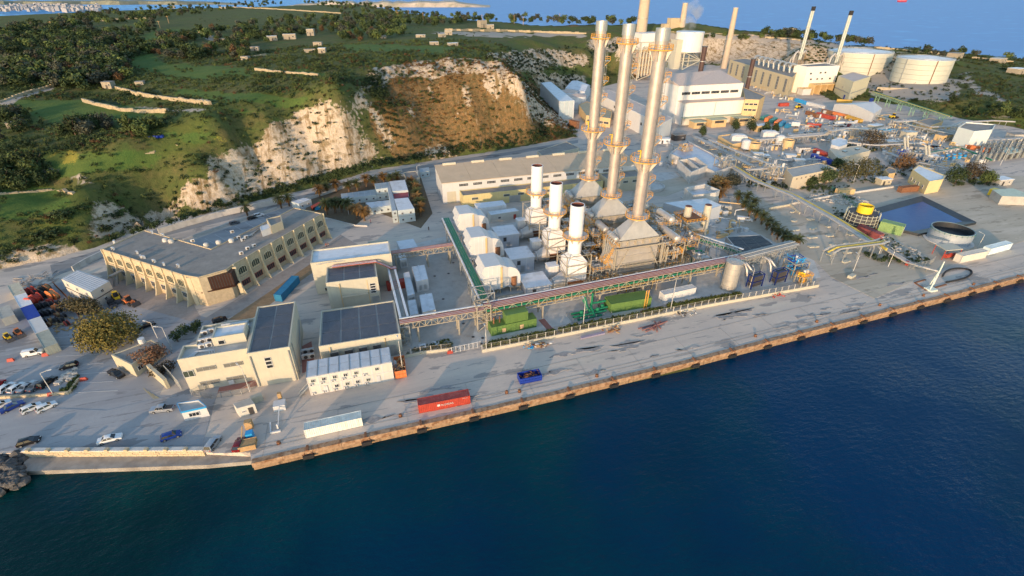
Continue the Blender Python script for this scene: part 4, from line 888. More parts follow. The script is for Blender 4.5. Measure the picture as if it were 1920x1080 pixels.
# vehicles
paintw=M('car_white',(.75,.75,.74),.25,var=.02,spec=.6); paintk=M('car_black',(.012,.012,.014),.2,var=.1,spec=.6); paintb=M('car_blue',(.01,.035,.22),.25,var=.05,spec=.6); paints=M('car_silver',(.42,.44,.46),.3,.5,var=.04); paintr=M('car_maroon',(.16,.01,.012),.25,var=.05,spec=.6); paintg=M('car_grey',(.14,.16,.18),.28,.3,var=.05); paintred=M('car_red',(.40,.02,.02),.25,var=.05)
V=[('van',(63,662),8,paintw,'white panel van alone in the car park below the container row'),('hatch',(130,686),-172,paintk,'black hatchback crossing the car park near the kerb island'),('pickup',(219,701),-42,paintk,'black pickup truck parked by the gatehouse'),
('hatch',(-6,722),75,paintred,'dark red car cut off at the left edge of the kerb row'),('hatch',(13,727),65,paintw,'white car nearest the red one in the kerb row'),('hatch',(33,727),65,paintw,'white car second along the kerb row behind the lamp'),('sedan',(52,725),65,paints,'silver car third along the kerb row behind the lamp'),('sedan',(70,723),65,paintg,'dark grey car under the lamp post in the kerb row'),('suv',(90,717),65,paintk,'black car beside the stone pile in the kerb row'),
('hatch',(2,760),38,paintw,'white car cut off at the left edge of the roadside row'),('sedan',(24,762.5),38,paintb,'blue car in the roadside row'),('hatch',(60,765),38,paintw,'white hatchback beside the blue car in the roadside row'),('hatch',(88,763),38,paintw,'white hatchback at the right end of the roadside row'),
('hatch',(55,828),10,paintk,'black car parked above the retaining wall'),('sedan',(207,823),8,paintw,'white saloon parked above the retaining wall'),('hatch',(322,817),12,paintb,'dark blue hatchback parked above the retaining wall'),('suv',(401,832),70,paints,'silver estate car at the end of the retaining wall'),('hatch',(449,833),80,paintr,'maroon car beside the timber crates on the quay'),('pickup',(305,767),172,paints,'old silver pickup beside the blue kiosk'),
('sedan',(276,610),28,paintk,'black saloon by the big tree'),('hatch',(413,600),22,paintk,'black car behind the front office'),('suv',(486,404),25,paintw,'white car at the top of the office courtyard'),('hatch',(441,418),25,paintg,'dark car in the office courtyard'),('hatch',(474,409),25,paintk,'black car next to the white one in the office courtyard'),('suv',(1402,412),-45,paintw,'white jeep beside the palm hedge')]
for k,p,r,m_,lb in V: car(k,p,r,m_,lb,'cars parked around the plant')
# ================================================================ power plant core
def rail(mb, pts, z, h=1.1, closed=False, w=.07):
    q = pts+[pts[0]] if closed else pts
    for p0,p1 in zip(q[:-1],q[1:]):
        for k in (.5,1): mb.bar((p0[0],p0[1],z+h*k),(p1[0],p1[1],z+h*k),w)
        d=math.hypot(p1[0]-p0[0],p1[1]-p0[1]); n=max(1,round(d/1.5))
        for i in range(n): mb.bar((p0[0]+(p1[0]-p0[0])*i/n,p0[1]+(p1[1]-p0[1])*i/n,z),(p0[0]+(p1[0]-p0[0])*i/n,p0[1]+(p1[1]-p0[1])*i/n,z+h),w)
def circ(x,y,r,n=16,a0=0,a1=360): return [(x+r*math.cos(R(a0+(a1-a0)*i/n)),y+r*math.sin(R(a0+(a1-a0)*i/n))) for i in range(n+(a1-a0<360))]
def lattice(mb,x0,x1,y0,y1,z0,z1,lv,w=.3,brace=True):
    C=[(x0,y0),(x1,y0),(x1,y1),(x0,y1)]
    for c in C: mb.bar((*c,z0),(*c,z1),w)
    for k in range(lv):
        za=z0+(z1-z0)*k/lv; zb=z0+(z1-z0)*(k+1)/lv
        for i in range(4):
            a=C[i]; b=C[(i+1)%4]; mb.bar((*a,zb),(*b,zb),w*.7)
            if brace:
                if (k+i)%2: a,b=b,a
                mb.bar((*a,za),(*b,zb),w*.55)
def platform(root,x,y,z,r,cone=0,ri=2.0,yl=0):
    mb=MB(); mb.ring(x,y,z-.18,z,r,ri,20); q=part(root,'platform',mb,steel)
    mb=MB(); mb.ring(x,y,z-.28,z-.0,r+.06,r-.1,20); rail(mb,circ(x,y,r-.05,20),z,1.15,True,.09); part(q,'railing',mb,orange)
    if cone:
        for i in range(8):
            t=2*math.pi*i/8; mb=MB(); c,s_=math.cos(t),math.sin(t); mb.frus([(x+c*ri-s_*.1,y+s_*ri+c*.1,z-cone),(x+c*ri+s_*.1,y+s_*ri-c*.1,z-cone),(x+c*(ri+.1)+s_*.1,y+s_*(ri+.1)-c*.1,z-cone),(x+c*(ri+.1)-s_*.1,y+s_*(ri+.1)+c*.1,z-cone)],
              [(x+c*ri-s_*.1,y+s_*ri+c*.1,z-.2),(x+c*ri+s_*.1,y+s_*ri-c*.1,z-.2),(x+c*(r-.2)+s_*.1,y+s_*(r-.2)-c*.1,z-.2),(x+c*(r-.2)-s_*.1,y+s_*(r-.2)+c*.1,z-.2)]); part(q,'bracket',mb,clad)
    return q
NAMES=['front','middle','rear']
POS_=['nearest the quay','in the middle','nearest the long warehouse']
def chimney(b,a,k):
    o=T('tall_chimney','tall stainless chimney with orange platforms, '+['the one nearest the quay','the middle of the three','the one nearest the long warehouse'][k],'chimney',(a,b,0),group='three tall stainless chimneys')
    r=1.95; z=22.
    segs=[(22,33,1.7),(33,41,1.7),(41,51,1.8),(51,62,1.8),(62,73.2,1.78)]
    for z0,z1,rr in segs: mb=MB(); mb.cyl(0,0,z0,z1-.12,rr,n=28); mb.cyl(0,0,z1-.12,z1,rr+.09,n=28); q=part(o,'shell_section',mb,stackm,smooth=True)
    mb=MB(); mb.ring(0,0,73.2,76.2,1.95,1.6,24); part(o,'top_collar',mb,steel); mb=MB(); mb.cyl(0,0,73.0,75.2,1.59,n=20); part(o,'flue_mouth',mb,darkmetal)
    platform(o,0,0,71.2,3.3,3.0,1.8); platform(o,0,0,41,4.4,3.6,1.75); platform(o,0,0,22.8,3.8,0,1.7)
    mb=MB()
    for s_ in (-.3,.3): mb.bar((2.35,s_,23),(2.35,s_,72),.09)
    for i in range(0,98): mb.bar((2.35,-.3,23+i*.5),(2.35,.3,23+i*.5),.05)
    for i in range(16): mb.ring(2.75,0,26+i*2.8,26.12+i*2.8,.5,.42,8)
    for t in range(4): mb.bar((2.75+.45*math.cos(t*1.57),.45*math.sin(t*1.57),25.5),(2.75+.45*math.cos(t*1.57),.45*math.sin(t*1.57),70),.05)
    part(o,'caged_ladder',mb,steel)
    for z,s_ in ((29,1),(34.5,-1),(46.5,1),(52,-1),(57.5,1),(64,-1)):
        mb=MB(); mb.box(2.0,3.9,-1.0,1.0,z-.15,z); q=part(o,'rest_platform',mb,steel); mb=MB(); rail(mb,[(2.05,-1),(3.9,-1),(3.9,1),(2.05,1)],z,1.3,False,.1); mb.bar((2,-.9,z-1.4),(3.8,-.9,z-.1),.12); mb.bar((2,.9,z-1.4),(3.8,.9,z-.1),.12); part(q,'railing',mb,orange)
    mb=MB(); mb.bar((-2.6,-1.2,41),(-2.6,-1.2,44.2),.25); mb.bar((-2.6,-1.2,44.2),(-3.8,-1.6,44.2),.25); part(o,'davit',mb,yellowp)
    return o
def bypass(a,b,k):
    o=T('bypass_stack','short white exhaust stack with rust red mouth, '+['nearest the quay of three','middle of three','rear one of three'][k],'stack',(a,b,0),group='white bypass stacks')
    mb=MB(); mb.ring(0,0,19,29,2.2,1.98,24); mb.cyl(0,0,13,19,2.18,n=24,caps=False); mb.cyl(0,0,12.6,17.2,1.9,n=24,caps=False); part(o,'stack_shell',mb,whitestack,smooth=True)
    mb=MB(); mb.ring(0,0,19,28.98,1.97,1.85,24); mb.cyl(0,0,20,20.2,1.9,n=20); part(o,'flue_lining',mb,rustred)
    for z in (21,23,25,27): mb=MB(); mb.ring(0,0,z,z+.12,2.26,2.15,24); part(o,'stiffener_ring',mb,whitestack)
    platform(o,0,0,18.8,4.1,2.2,2.2)
    c=[(1.9*math.cos(R(45+90*i)),1.9*math.sin(R(45+90*i)),12.8) for i in range(4)]
    mb=MB(); mb.frus([(3.3,3.3,10.5),(-3.3,3.3,10.5),(-3.3,-3.3,10.5),(3.3,-3.3,10.5)],c); part(o,'transition_hood',mb,whitestack)
    for j in range(3): mb=MB(); z=10.5-2.2*j; mb.box(-3.25,3.25,-3.25,3.25,z-2.12,z); part(o,'silencer_box',mb,whitestack)
    for x in (-2.2,0,2.2):
        for y in (-3.3,3.3): mb=MB(); mb.box(x-.08,x+.08,y-.1,y+.1,4,10.4); part(o,'stiffener',mb,whitestack)
    mb=MB(); mb.frus([(-2,-2,1),(2,-2,1),(2,2,1),(-2,2,1)],[(-3.2,-3.2,3.9),(3.2,-3.2,3.9),(3.2,3.2,3.9),(-3.2,3.2,3.9)]); part(o,'lower_hood',mb,rust)
    mb=MB(); lattice(mb,-4.1,4.1,-4.1,4.1,0,13.4,4,.28); part(o,'support_frame',mb,beigesteel)
    mb=MB()
    for z in (13.4,16): mb=MB(); mb.box(2.2,6,-3,-.5,z-.12,z); part(o,'walkway',mb,steel); mb=MB(); rail(mb,[(2.3,-3),(6,-3),(6,-.5),(2.3,-.5)],13.4,1.2,True,.1); rail(mb,[(2.3,-3),(6,-3),(6,-.5),(2.3,-.5)],16,1.2,True,.1); mb.bar((4,-3,13.4),(6,-3,16),.2); mb.bar((4,-2.2,13.4),(6,-2.2,16),.2); rail(mb,[(4.2,-4.1),(4.2,4.1)],5,1.2,False,.1); rail(mb,[(4.2,-4.1),(4.2,2)],9,1.2,False,.1); part(o,'stair_railing',mb,orange)
    return o
def intake(a,b,k,pa):
    o=T('air_intake_house','big white air intake house with stepped hoods and curved duct, '+['nearest the pipe bridge','middle of three','farthest from the quay'][k],'air intake',(a,b,0),group='gas turbine air intakes')
    w=4.4
    pr=[(0,5),(-.9,6.2),(.1,7.6),(-.9,8.7),(.1,10.1),(-.9,11.2),(.2,13.4),(5.2,13.4),(5.2,5)]; n=len(pr)
    mb=MB(); mb.add([(x,-w,z) for x,z in pr]+[(x,w,z) for x,z in pr],[tuple(range(n-1,-1,-1)),tuple(range(n,2*n))]+[(i,(i+1)%n,n+(i+1)%n,n+i) for i in range(n)][::1]); part(o,'filter_house',mb,whitep)
    for s_ in (-1,1):
        for x in (1.2,2.6,4.0): mb=MB(); mb.box(x-.05,x+.05,s_*w-.05,s_*w+.05,5.05,13.35); part(o,'panel_joint',mb,whiter)
    mb=MB(); mb.box(5.0,5.7,-w-.06,-w+.1,5.2,12.6); part(o,'access_strip',mb,tan)
    mb=MB(); mb.frus([(5.2,-w,5),(5.2,w,5),(5.2,w,13.4),(5.2,-w,13.4)],[(7.6,-3.6,5),(7.6,3.6,5),(7.6,3.6,11.8),(7.6,-3.6,11.8)]); part(o,'transition_duct',mb,whitep)
    N=6; pv=[(7.6,11.8)]+[(7.6+4.2*math.sin(R(15*i)),7.6+4.2*math.cos(R(15*i))) for i in range(1,N+1)]+[(11.8,4.5),(8.2,4.5),(7.6,5)]
    n=len(pv); mb=MB(); mb.add([(x,-3.5,z) for x,z in pv]+[(x,3.5,z) for x,z in pv],[tuple(range(n-1,-1,-1)),tuple(range(n,2*n))]+[(i,(i+1)%n,n+(i+1)%n,n+i) for i in range(n)]); part(o,'curved_duct',mb,whitep)
    for i in range(4): mb=MB(); x=5.9+i*.55; mb.bar((x,-4.2+(x-5.2)*.3,5),(x,-4.2+(x-5.2)*.3,12.6-(x-5.2)*.5),.16); part(o,'duct_rib',mb,steel)
    mb=MB(); lattice(mb,.4,5.0,-4,4,0,5,1,.35); lattice(mb,8.4,11.6,-3.8,3.8,0,4.5,1,.3); part(o,'support_frame',mb,beigesteel)
    mb=MB(); mb.tube([(9.6,-3.55,5.2),(9.6,-3.55,8.2)],.9,10); part(o,'manhole',mb,rust)
    # enclosure, generator hall, duct
    e=T('turbine_enclosure','flat roofed white turbine enclosure right of the '+['front','middle','rear'][k]+' air intake','turbine enclosure',(pa[0],pa[1],0),group='turbine enclosures')
    mb=MB(); mb.box(0,8.4,-4.2,4.2,0,5.4); part(e,'housing',mb,M('light_grey_panel',(.50,.52,.55),.55,var=.06)); mb=MB(); mb.box(-.2,8.6,-4.4,4.4,5.4,5.65); part(e,'roof',mb,whiter)
    for x in (1.4,4.2): door(e,(x,-4.2,.1),1.4,2.4,0,steel)
    mb=MB(); mb.box(2.2,3.4,-4.3,-4.2,3,4.6); part(e,'louvre',mb,darkmetal)
    for x in (.02,2.8,5.6,8.3): mb=MB(); mb.box(x,x+.08,-4.26,-4.2,0,5.3); part(e,'panel_joint',mb,whiter)
    mb=MB(); mb.box(-10,-.1,-2.6,2.6,0,3.2); part(e,'generator_casing',mb,M('grey_green_casing',(.33,.36,.36),.5,var=.1)); mb=MB(); mb.box(-6,-3,-2.7,-2.6,.6,2.4); part(e,'vent',mb,darkmetal)
    mb=MB(); mb.tube([(8.4,0,3),(10.4,0,3)],1.5,18); part(e,'exhaust_duct',mb,clad); mb=MB(); mb.tube([(10.4,0,3),(10.7,0,3)],2.0,18); part(e,'flange',mb,whitep); mb=MB(); mb.tube([(10.7,0,3),(14.6,.6,3.6)],[1.7,2.7],18); part(e,'diffuser_cone',mb,clad)
    t=T('vent_box','tall narrow white ventilation box behind the '+['front','middle','rear'][k]+' exhaust duct','ventilation box',(pa[0]+10.6,pa[1]+5.6,0),group='ventilation boxes')
    mb=MB(); mb.box(0,3.5,-1.6,1.6,0,6.8); part(t,'housing',mb,whitep); mb=MB(); mb.box(-.12,3.62,-1.72,1.72,6.8,7); part(t,'lid',mb,whiter)
    for x in (.7,1.75,2.8): mb=MB(); mb.box(x-.04,x+.04,-1.66,-1.6,.1,6.7); part(t,'panel_joint',mb,whiter)
def hrsg(a,b,k):
    o=T('boiler','heat recovery boiler clad in pale metal under the '+['front','middle','rear'][k]+' tall chimney','boiler',(a,b,0),group='heat recovery boilers')
    mb=MB(); mb.box(-7.4,7.4,-3.2,3.2,2.5,16); part(o,'casing',mb,clad)
    mb=MB(); m=24; 
    top=circ(0,0,1.9,24); bot=[]
    for i in range(24):
        t=2*math.pi*i/24; c,s_=math.cos(t),math.sin(t); q=min(7.4/max(abs(c),1e-6),3.2/max(abs(s_),1e-6)); bot.append((c*q,s_*q))
    cs=[(7.4,3.2),(-7.4,3.2),(-7.4,-3.2),(7.4,-3.2)]
    for i in range(24):
        t=math.degrees(math.atan2(bot[i][1],bot[i][0]))
    # four flat faces and corner cones
    q4=[(1.35,1.35),(-1.35,1.35),(-1.35,-1.35),(1.35,-1.35)]
    mb.frus([(x,y,16) for x,y in cs],[(x,y,22) for x,y in q4]); part(o,'hood',mb,clad)
    mb=MB(); mb.cyl(0,0,21.4,22.4,1.9,n=20); part(o,'stack_collar',mb,clad)
    for x in (-6.9,-4.2,-1.4,1.4,4.2,6.9): mb=MB(); mb.box(x-.25,x+.25,-3.9,-3.2,14.2,16.1); part(o,'buckstay_bracket',mb,beigesteel)
    for z in (13.4,16.1): mb=MB(); mb.box(-8,8,-3.75,-3.35,z-.5,z); mb.box(-8,8,3.35,3.75,z-.5,z); part(o,'girder',mb,beigesteel)
    mb=MB()
    for x in (-8.6,8.6,10.6):
        for y in (-4.2,4.2): mb.bar((x,y,0),(x,y,14 if x<10 else 12),.5)
    for y in (-4.2,4.2):
        mb.bar((-8.6,y,13.6),(10.6,y,13.6),.4); mb.bar((-8.6,y,7),(10.6,y,7),.25); mb.bar((-8.6,y,4),(-4,y,13.4),.3); mb.bar((8.6,y,4),(3.5,y,13.4),.3); mb.bar((8.6,y,5),(10.6,y,12),.25)
    part(o,'frame',mb,beigesteel)
    for z in (4.5,7.5,10.2): mb=MB(); mb.box(-7.5,7.5,-3.5,-3.2,z,z+.3); part(o,'stiffener',mb,clad)
    mb=MB(); rail(mb,[(-7.5,-4.8),(2,-4.8)],3.8,1.1,False,.1); mb.box(-7.5,2,-4.9,-3.4,3.65,3.8); mb.box(-5,5,-4.9,-3.4,6.8,6.95); rail(mb,[(-5,-4.8),(5,-4.8)],6.9,1.1,False,.1); part(o,'gallery',mb,beigesteel)
    mb=MB(); mb.frus([(-10.5,-2.6,2.6),(-10.5,2.6,2.6),(-10.5,2.6,8),(-10.5,-2.6,8)],[(-7.4,-3.1,2.6),(-7.4,3.1,2.6),(-7.4,3.1,15),(-7.4,-3.1,15)]); part(o,'inlet_duct',mb,clad)
    mb=MB(); mb.tube([(-8,-2.6,16.6),(-8,2.6,16.6)],.9,14); mb.ball((-8,-2.6,16.6),.9,.6,.9); part(o,'steam_drum',mb,clad,smooth=True)
    mb=MB()
    for i in range(5): x=-8.6-.4*i; mb.tube([(x,-2+i*.6,8),(x,-2+i*.6,15+i*.5),(-7,-2+i*.6,17.2+i*.3),(-6.6,-2+i*.6,15)],.15,6)
    for i in range(4): mb.tube([(7.6,-2+i*1.2,15+i*.3),(9.6,-2+i*1.2,15+i*.3),(9.6,-2+i*1.2,6)],.16,6)
    part(o,'piping',mb,steel)
    mb=MB(); rail(mb,[(-9.6,-4.3),(-7.6,-4.3),(-7.6,4.3),(-9.6,4.3)],14.2,1.2,True,.1); mb.bar((-12,-3.4,9),(-9.4,-3.4,14),.2); mb.bar((-12,-4.2,9),(-9.4,-4.2,14),.2); rail(mb,[(-12.6,-4.4),(-9.6,-4.4),(-9.6,-1),(-12.6,-1)],9.0,1.2,True,.1); rail(mb,[(-12.6,-4.4),(-9.6,-4.4)],11.5,1.2,False,.1); part(o,'stair_railing',mb,orange)
    return o
def module(a,b,lx,ly,h,lv,label,seed,name='process_module',cols=None,dr=True,rails=True):
    random.seed(seed); o=T(name,label,'process module',(a,b,0)); mb=MB(); lattice(mb,0,lx,0,ly,0,h,lv,.28); mb.bar((lx/2,0,0),(lx/2,0,h),.25); mb.bar((lx/2,ly,0),(lx/2,ly,h),.25); part(o,'frame',mb,beigesteel)
    for k in range(1,lv+1):
        z=h*k/lv; mb=MB(); mb.box(.2,lx-.2,.2,ly-.2 if k%2 else ly*.6,z-.1,z); q=part(o,'deck',mb,steel)
        if rails: mb=MB(); rail(mb,[(0,0),(lx,0),(lx,ly),(0,ly)],z,1.15,True,.09); part(q,'railing',mb,orange)
        for j in range(9):
            mb=MB(); x=random.uniform(.6,lx-.8); y=random.uniform(.5,ly-.6); r=random.choice([.12,.16,.22,.3]); zz=z+random.uniform(.2,1.6); e=random.uniform(1.5,lx*.6)*random.choice((-1,1))
            x2=min(max(x+e,.3),lx-.3); y2=min(max(y+random.uniform(-3,3),.3),ly-.3); mb.tube([(x,y,z-h/lv+.3),(x,y,zz),(x2,y,zz),(x2,y2,zz),(x2,y2,zz+random.uniform(-2,.9))],r,7); part(o,'pipe',mb,random.choice(cols or [steel,clad,whitep,steel,orange,clad]))
        for j in range(3):
            mb=MB(); x=random.uniform(1,lx-1); y=random.uniform(1,ly-1); mb.cyl(x,y,z,z+random.uniform(.8,2),random.uniform(.3,.6),n=10); part(o,'vessel',mb,random.choice([whitep,clad,steel]))
    if dr:
        mb=MB(); x=lx*.6; mb.tube([(x,.3,h+1.5),(x,ly-.3,h+1.5)],1.25,16); mb.ball((x,.3,h+1.5),1.25,.7,1.25); mb.ball((x,ly-.3,h+1.5),1.25,.7,1.25); part(o,'steam_drum',mb,clad,smooth=True); mb=MB()
        for y in (1,ly-1): mb.box(x-.8,x+.8,y-.2,y+.2,h,h+.7)
        part(o,'saddle',mb,steel)
    if rails:
        mb=MB()
        for k in range(lv): z0=h*k/lv; z1=h*(k+1)/lv; s0,s1=(0,ly) if k%2 else (ly,0); [mb.bar((lx+x_,s0*.85+.5,z0),(lx+x_,s1*.85+.5,z1),.14) for x_ in (.1,1.0)]; [mb.bar((lx+.1,(s0+(s1-s0)*t)*.85+.5,z0+(z1-z0)*t),(lx+1.0,(s0+(s1-s0)*t)*.85+.5,z0+(z1-z0)*t),.12,.05) for t in [i/9 for i in range(10)]]
        part(o,'stair',mb,orange)
    random.seed(seed+99); return o
HB=[(97.6,46.9),(98.3,66.8),(98.9,86.6)]; SB=[(76.3,46.7),(77.3,67.0),(77.7,87.5)]; KB=[(58.3,45.6),(59.4,65.1),(60.1,84.7)]; JB=[(45.9,48.6),(46.6,70.0),(47.0,91.2)]
for k in range(3):
    chimney(HB[k][1],HB[k][0],k); hrsg(HB[k][0],HB[k][1],k); bypass(SB[k][0],SB[k][1],k); intake(JB[k][0],JB[k][1],k,KB[k])
module(107.5,43.2,7.5,10,12.5,3,'steel process module with orange railings beside the front boiler',11)
module(108.5,63,7.5,9,10,3,'steel process module with orange railings beside the middle boiler',12)
module(109,82,7,9,9,3,'steel process module with orange railings beside the rear boiler',13)
module(117,50,9,12,9,3,'open pipe module full of silver pipework in front of the white turbine hall',14,dr=False,cols=[clad,steel,darkmetal,clad])
module(118.5,64,9,8,9,2,'pipe module with dark pipes under the small twin stacks',15,dr=False,cols=[clad,steel,darkmetal,clad])
module(81.5,42.6,6,8.5,7,2,'low orange railed module between the front white stack and the boiler',16,dr=False)
module(82.5,62.5,6,8.5,12,3,'orange railed stair module between the middle white stack and the boiler',17,dr=False)
module(83,83,6,8,12,3,'orange railed stair module between the rear white stack and the boiler',18,dr=False)
# auxiliary boiler with two short flues
o=T('auxiliary_boiler','auxiliary boiler with two short cream flues and orange deck','auxiliary boiler',(131,64,0)); mb=MB(); lattice(mb,-4,4.5,-4.5,4.5,0,11,2,.35); part(o,'frame',mb,steel); mb=MB(); mb.box(-3.6,4.1,-4.1,4.1,4.5,8); part(o,'casing',mb,clad); mb=MB(); mb.box(-4,4.5,-4.5,4.5,10.9,11.05); part(o,'deck',mb,rust); mb=MB(); rail(mb,[(-4,-4.5),(4.5,-4.5),(4.5,4.5),(-4,4.5)],11,1.2,True,.12); rail(mb,[(-4,-4.5),(4.5,-4.5)],6,1.2,False,.12); part(o,'railing',mb,orange)
for x,y in ((0,1.5),(8,0.5)):
    mb=MB(); mb.cyl(x,y,8 if x==0 else 0,15,1.5,1.35,n=18); q=part(o,'flue',mb,cream2); mb=MB(); mb.cyl(x,y,14.95,15.1,1.2,n=16); part(q,'mouth',mb,rustred)
o,pl=pb('turbine_hall','white turbine hall with low pitched pale roof behind the process modules',[(1245,380),(1325,371.5),(1354,384.4),(1312,400)],8,M('hall_sheet',(.52,.54,.56),.5,var=.06),whiter,par=.1)
o,pl=pb('concrete_basin','open topped pale concrete basin with thick walls behind the turbine hall',[(1285,352),(1322,344),(1351,356),(1344,361),(1300,366)],8,paleconc,whiter,'basin',par=2.2,wt=.6)
o,pl=pb('blue_hall','low building with dark blue gridded roof right of the boilers',[(1362,443),(1428,440),(1463,465),(1392,479)],5.0,M('hall_wall_grey',(.42,.42,.40),.6),steel,par=.3)
i=nearest_edge(pl); ins_=inset(pl,.5)[1]; k0=min(range(4),key=lambda i:ins_[i][0]+ins_[i][1]); roofgrid(o,[ins_[(k0+j)%4] for j in range(4)],4.75,3,4,M('blue_grey_sheet',(.085,.11,.135),.5,var=.1,ribs=('Y',5,.5)))
# ---------------------------------------------------------------- pipe bridges
def bridge(name,label,p0,p1,z,wd,bay,trays,truss=True,h=1.9,mat=beigesteel,post=3,z0=0,pz=None,postat=None,ladder=False):
    p0=Vector(p0);p1=Vector(p1);d=p1-p0;Lq=d.length;d.normalize();rz=math.atan2(d.y,d.x); o=T(name,label,'pipe bridge',(p0.x,p0.y,0),rz); n=max(1,round(Lq/bay)); bw=Lq/n
    tb=MB()
    for y in (0,wd):
        for zz in (z,z-h): tb.bar((0,y,zz),(bw,y,zz),.22)
        tb.bar((0,y,z-h),(0,y,z),.2); tb.bar((bw/2,y,z-h),(bw/2,y,z),.14)
        if truss: tb.bar((0,y,z-h),(bw/2,y,z),.15); tb.bar((bw/2,y,z),(bw,y,z-h),.15)
    for zz in (z,z-h): tb.bar((0,0,zz),(0,wd,zz),.15)
    if ladder:
        for i in range(5): tb.bar((bw*i/5,0,z),(bw*i/5,wd,z),.1)
    tm_=tb.mesh('truss_bay',mat)
    for i in range(n): link('truss_bay',tm_,o,(bw*i,0,0))
    for y,zz,w_,hh_,mt,nm in trays: mb=MB(); mb.box(0,Lq,y-w_/2,y+w_/2,zz,zz+hh_) if hh_>0 else mb.tube([(0,y,zz),(Lq,y,zz)],w_/2,8); part(o,nm,mb,mt)
    for s_ in (postat if postat else [Lq*(i+.5)/post for i in range(post)]):
        for y in (0,wd): mb=MB(); mb.bar((s_,y,z0),(s_,y,z-h),.42); part(o,'post',mb,mat)
        mb=MB(); mb.bar((s_,0,z0+(z-h-z0)*.2),(s_,wd,z-h-.3),.16); mb.bar((s_,wd,z0+(z-h-z0)*.2),(s_,0,z-h-.3),.16); part(o,'cross_brace',mb,mat)
    return o
def redtrays(y0,z,n=4,st=.52): return [(y0+st*i,z,.24,.1,redtray if i%2==0 else M('faded_tray_lid',(.62,.50,.46),.55),'cable_tray') for i in range(n*2-1)]
main_tr=[(.3+.36*i,7.25,.22,.1,redtray if i%2==0 else M('faded_tray_lid',(.62,.50,.46),.55),'cable_tray') for i in range(7)]+[(2.75,7.2,.5,.12,M('blue_grey_walkway',(.10,.12,.2),.6),'walkway'),(3.3,7.2,.35,.2,whiter,'cable_tray'),(.35,6.0,.5,.55,greentray,'cable_tray'),(1.2,6.0,.5,.35,greentray,'cable_tray'),(.4,5.2,.35,0,M('ochre_pipe',(.42,.30,.12),.6),'pipe'),(1.2,4.9,.35,0,tan,'pipe'),(2.4,5.0,.4,0,clad,'pipe')]
bridge('pipe_bridge','long beige pipe bridge with red trays on top, parallel to the quay fence',(43,31.2),(134,35.3),7.2,3.6,5.4,main_tr,postat=[0,17.5,33.5,36.5,52,70,84,90],h=2.7)
bridge('pipe_bridge','shorter pipe bridge with red trays running left from the corner tower',(18.8,31.0),(42.6,31.1),7.0,3.0,3.4,[(.2+.36*i,7.05,.22,.1,redtray if i%2==0 else M('faded_tray_lid',(.62,.50,.46),.55),'cable_tray') for i in range(5)]+[(2.6,7.05,.5,.15,whiter,'cable_tray'),(1.4,6.1,.5,0,clad,'pipe')],postat=[.6,4.6,16],ladder=True)
gt=[(.6+.75*i,7.1,.6,.25,greentray,'cable_tray') for i in range(3)]+[(2.9,7.1,.4,.4,whiter,'cable_tray'),(0,7.0,.2,.3,steel,'cable_tray'),(.8,5.6,.3,0,steel,'pipe'),(1.9,5.6,.4,0,clad,'pipe')]
bridge('pipe_bridge','pipe bridge with bright green trays running inland past the air intakes',(45.2,37),(45.4,99.5),7.0,2.9,4.2,gt,postat=[2,15,28,41,54],mat=steel)
bridge('pipe_bridge','red topped pipe bridge between the control building and the green trays',(20.6,74.2),(42,74.6),6.9,2.6,3.6,[(.2+.34*i,7.0,.22,.1,redtray if i%2==0 else M('faded_tray_lid',(.62,.50,.46),.55),'cable_tray') for i in range(7)],postat=[1,12,20])
bridge('pipe_bridge','silver duct rack running from the control building to the quay corner',(21.4,34),(20.6,65),6.6,2.4,2.6,[(.2,6.7,.6,.4,whiter,'cable_duct'),(2.2,6.7,.6,.4,whiter,'cable_duct')],postat=[1,10,20,29],ladder=True,mat=steel,h=.6)
o=T('cable_tray_run','red cable trays crossing the battery hall roof and stepping down to the duct rack','cable tray',(0,0,0))
for i in range(5): mb=MB(); mb.tube([(1.5,65.0-i*.35,10.3),(15.0,64.6-i*.35,10.3),(19.4,64.4-i*.35,7.2),(21,64.4-i*.35,7.2)],.16,4); part(o,'cable_tray',mb,redtray if i%2==0 else whiter)
# corner tower and left lattice tower
for nm,lb,x0,x1,y0,y1,h in (('lattice_tower','open steel tower where the green trays meet the long bridge',40.6,46.4,34.8,39.5,10),('lattice_tower','beige lattice tower under the left end of the long bridge',40.2,44.2,30.9,34.2,8.6),('lattice_tower','grey lattice leg under the far left end of the red trays',18.4,21.0,30.2,32.4,6.4)):
    mb=MB(); lattice(mb,x0,x1,y0,y1,0,h,3,.3); one(nm,mb,beigesteel if 'beige' in lb else steel,lb,'lattice tower',loc=(x0,y0,0))
bridge('pipe_bridge','green trussed pipe bridge along the blue gridded roof',(125.5,62),(136.5,40.5),7.2,2.6,3.2,[(.5,6.0,.5,.4,greentray,'cable_tray'),(1.4,6.0,.5,.4,greentray,'cable_tray'),(2.2,7.1,.5,.2,whiter,'cable_tray')],postat=[2,12,22],mat=steel)
bridge('pipe_bridge','green trussed pipe bridge behind the process modules',(112,58.5),(126,62),7.2,2.6,3.2,[(.5,6.0,.5,.4,greentray,'cable_tray'),(2.0,7.1,.5,.2,whiter,'cable_tray')],postat=[3,11],mat=steel)
bridge('pipe_bridge','grey pipe rack with silver pipes behind the blue coolers',(134.5,35.3),(160,38.5),7.2,4,4.2,[(.5,7.4,.5,0,clad,'pipe'),(1.3,7.4,.4,0,clad,'pipe'),(2.2,7.5,.6,0,clad,'pipe'),(3.2,7.4,.4,0,steel,'pipe'),(1,5.9,.5,0,clad,'pipe'),(2.4,5.9,.5,0,clad,'pipe')],postat=[2,9,17,24],mat=steel)
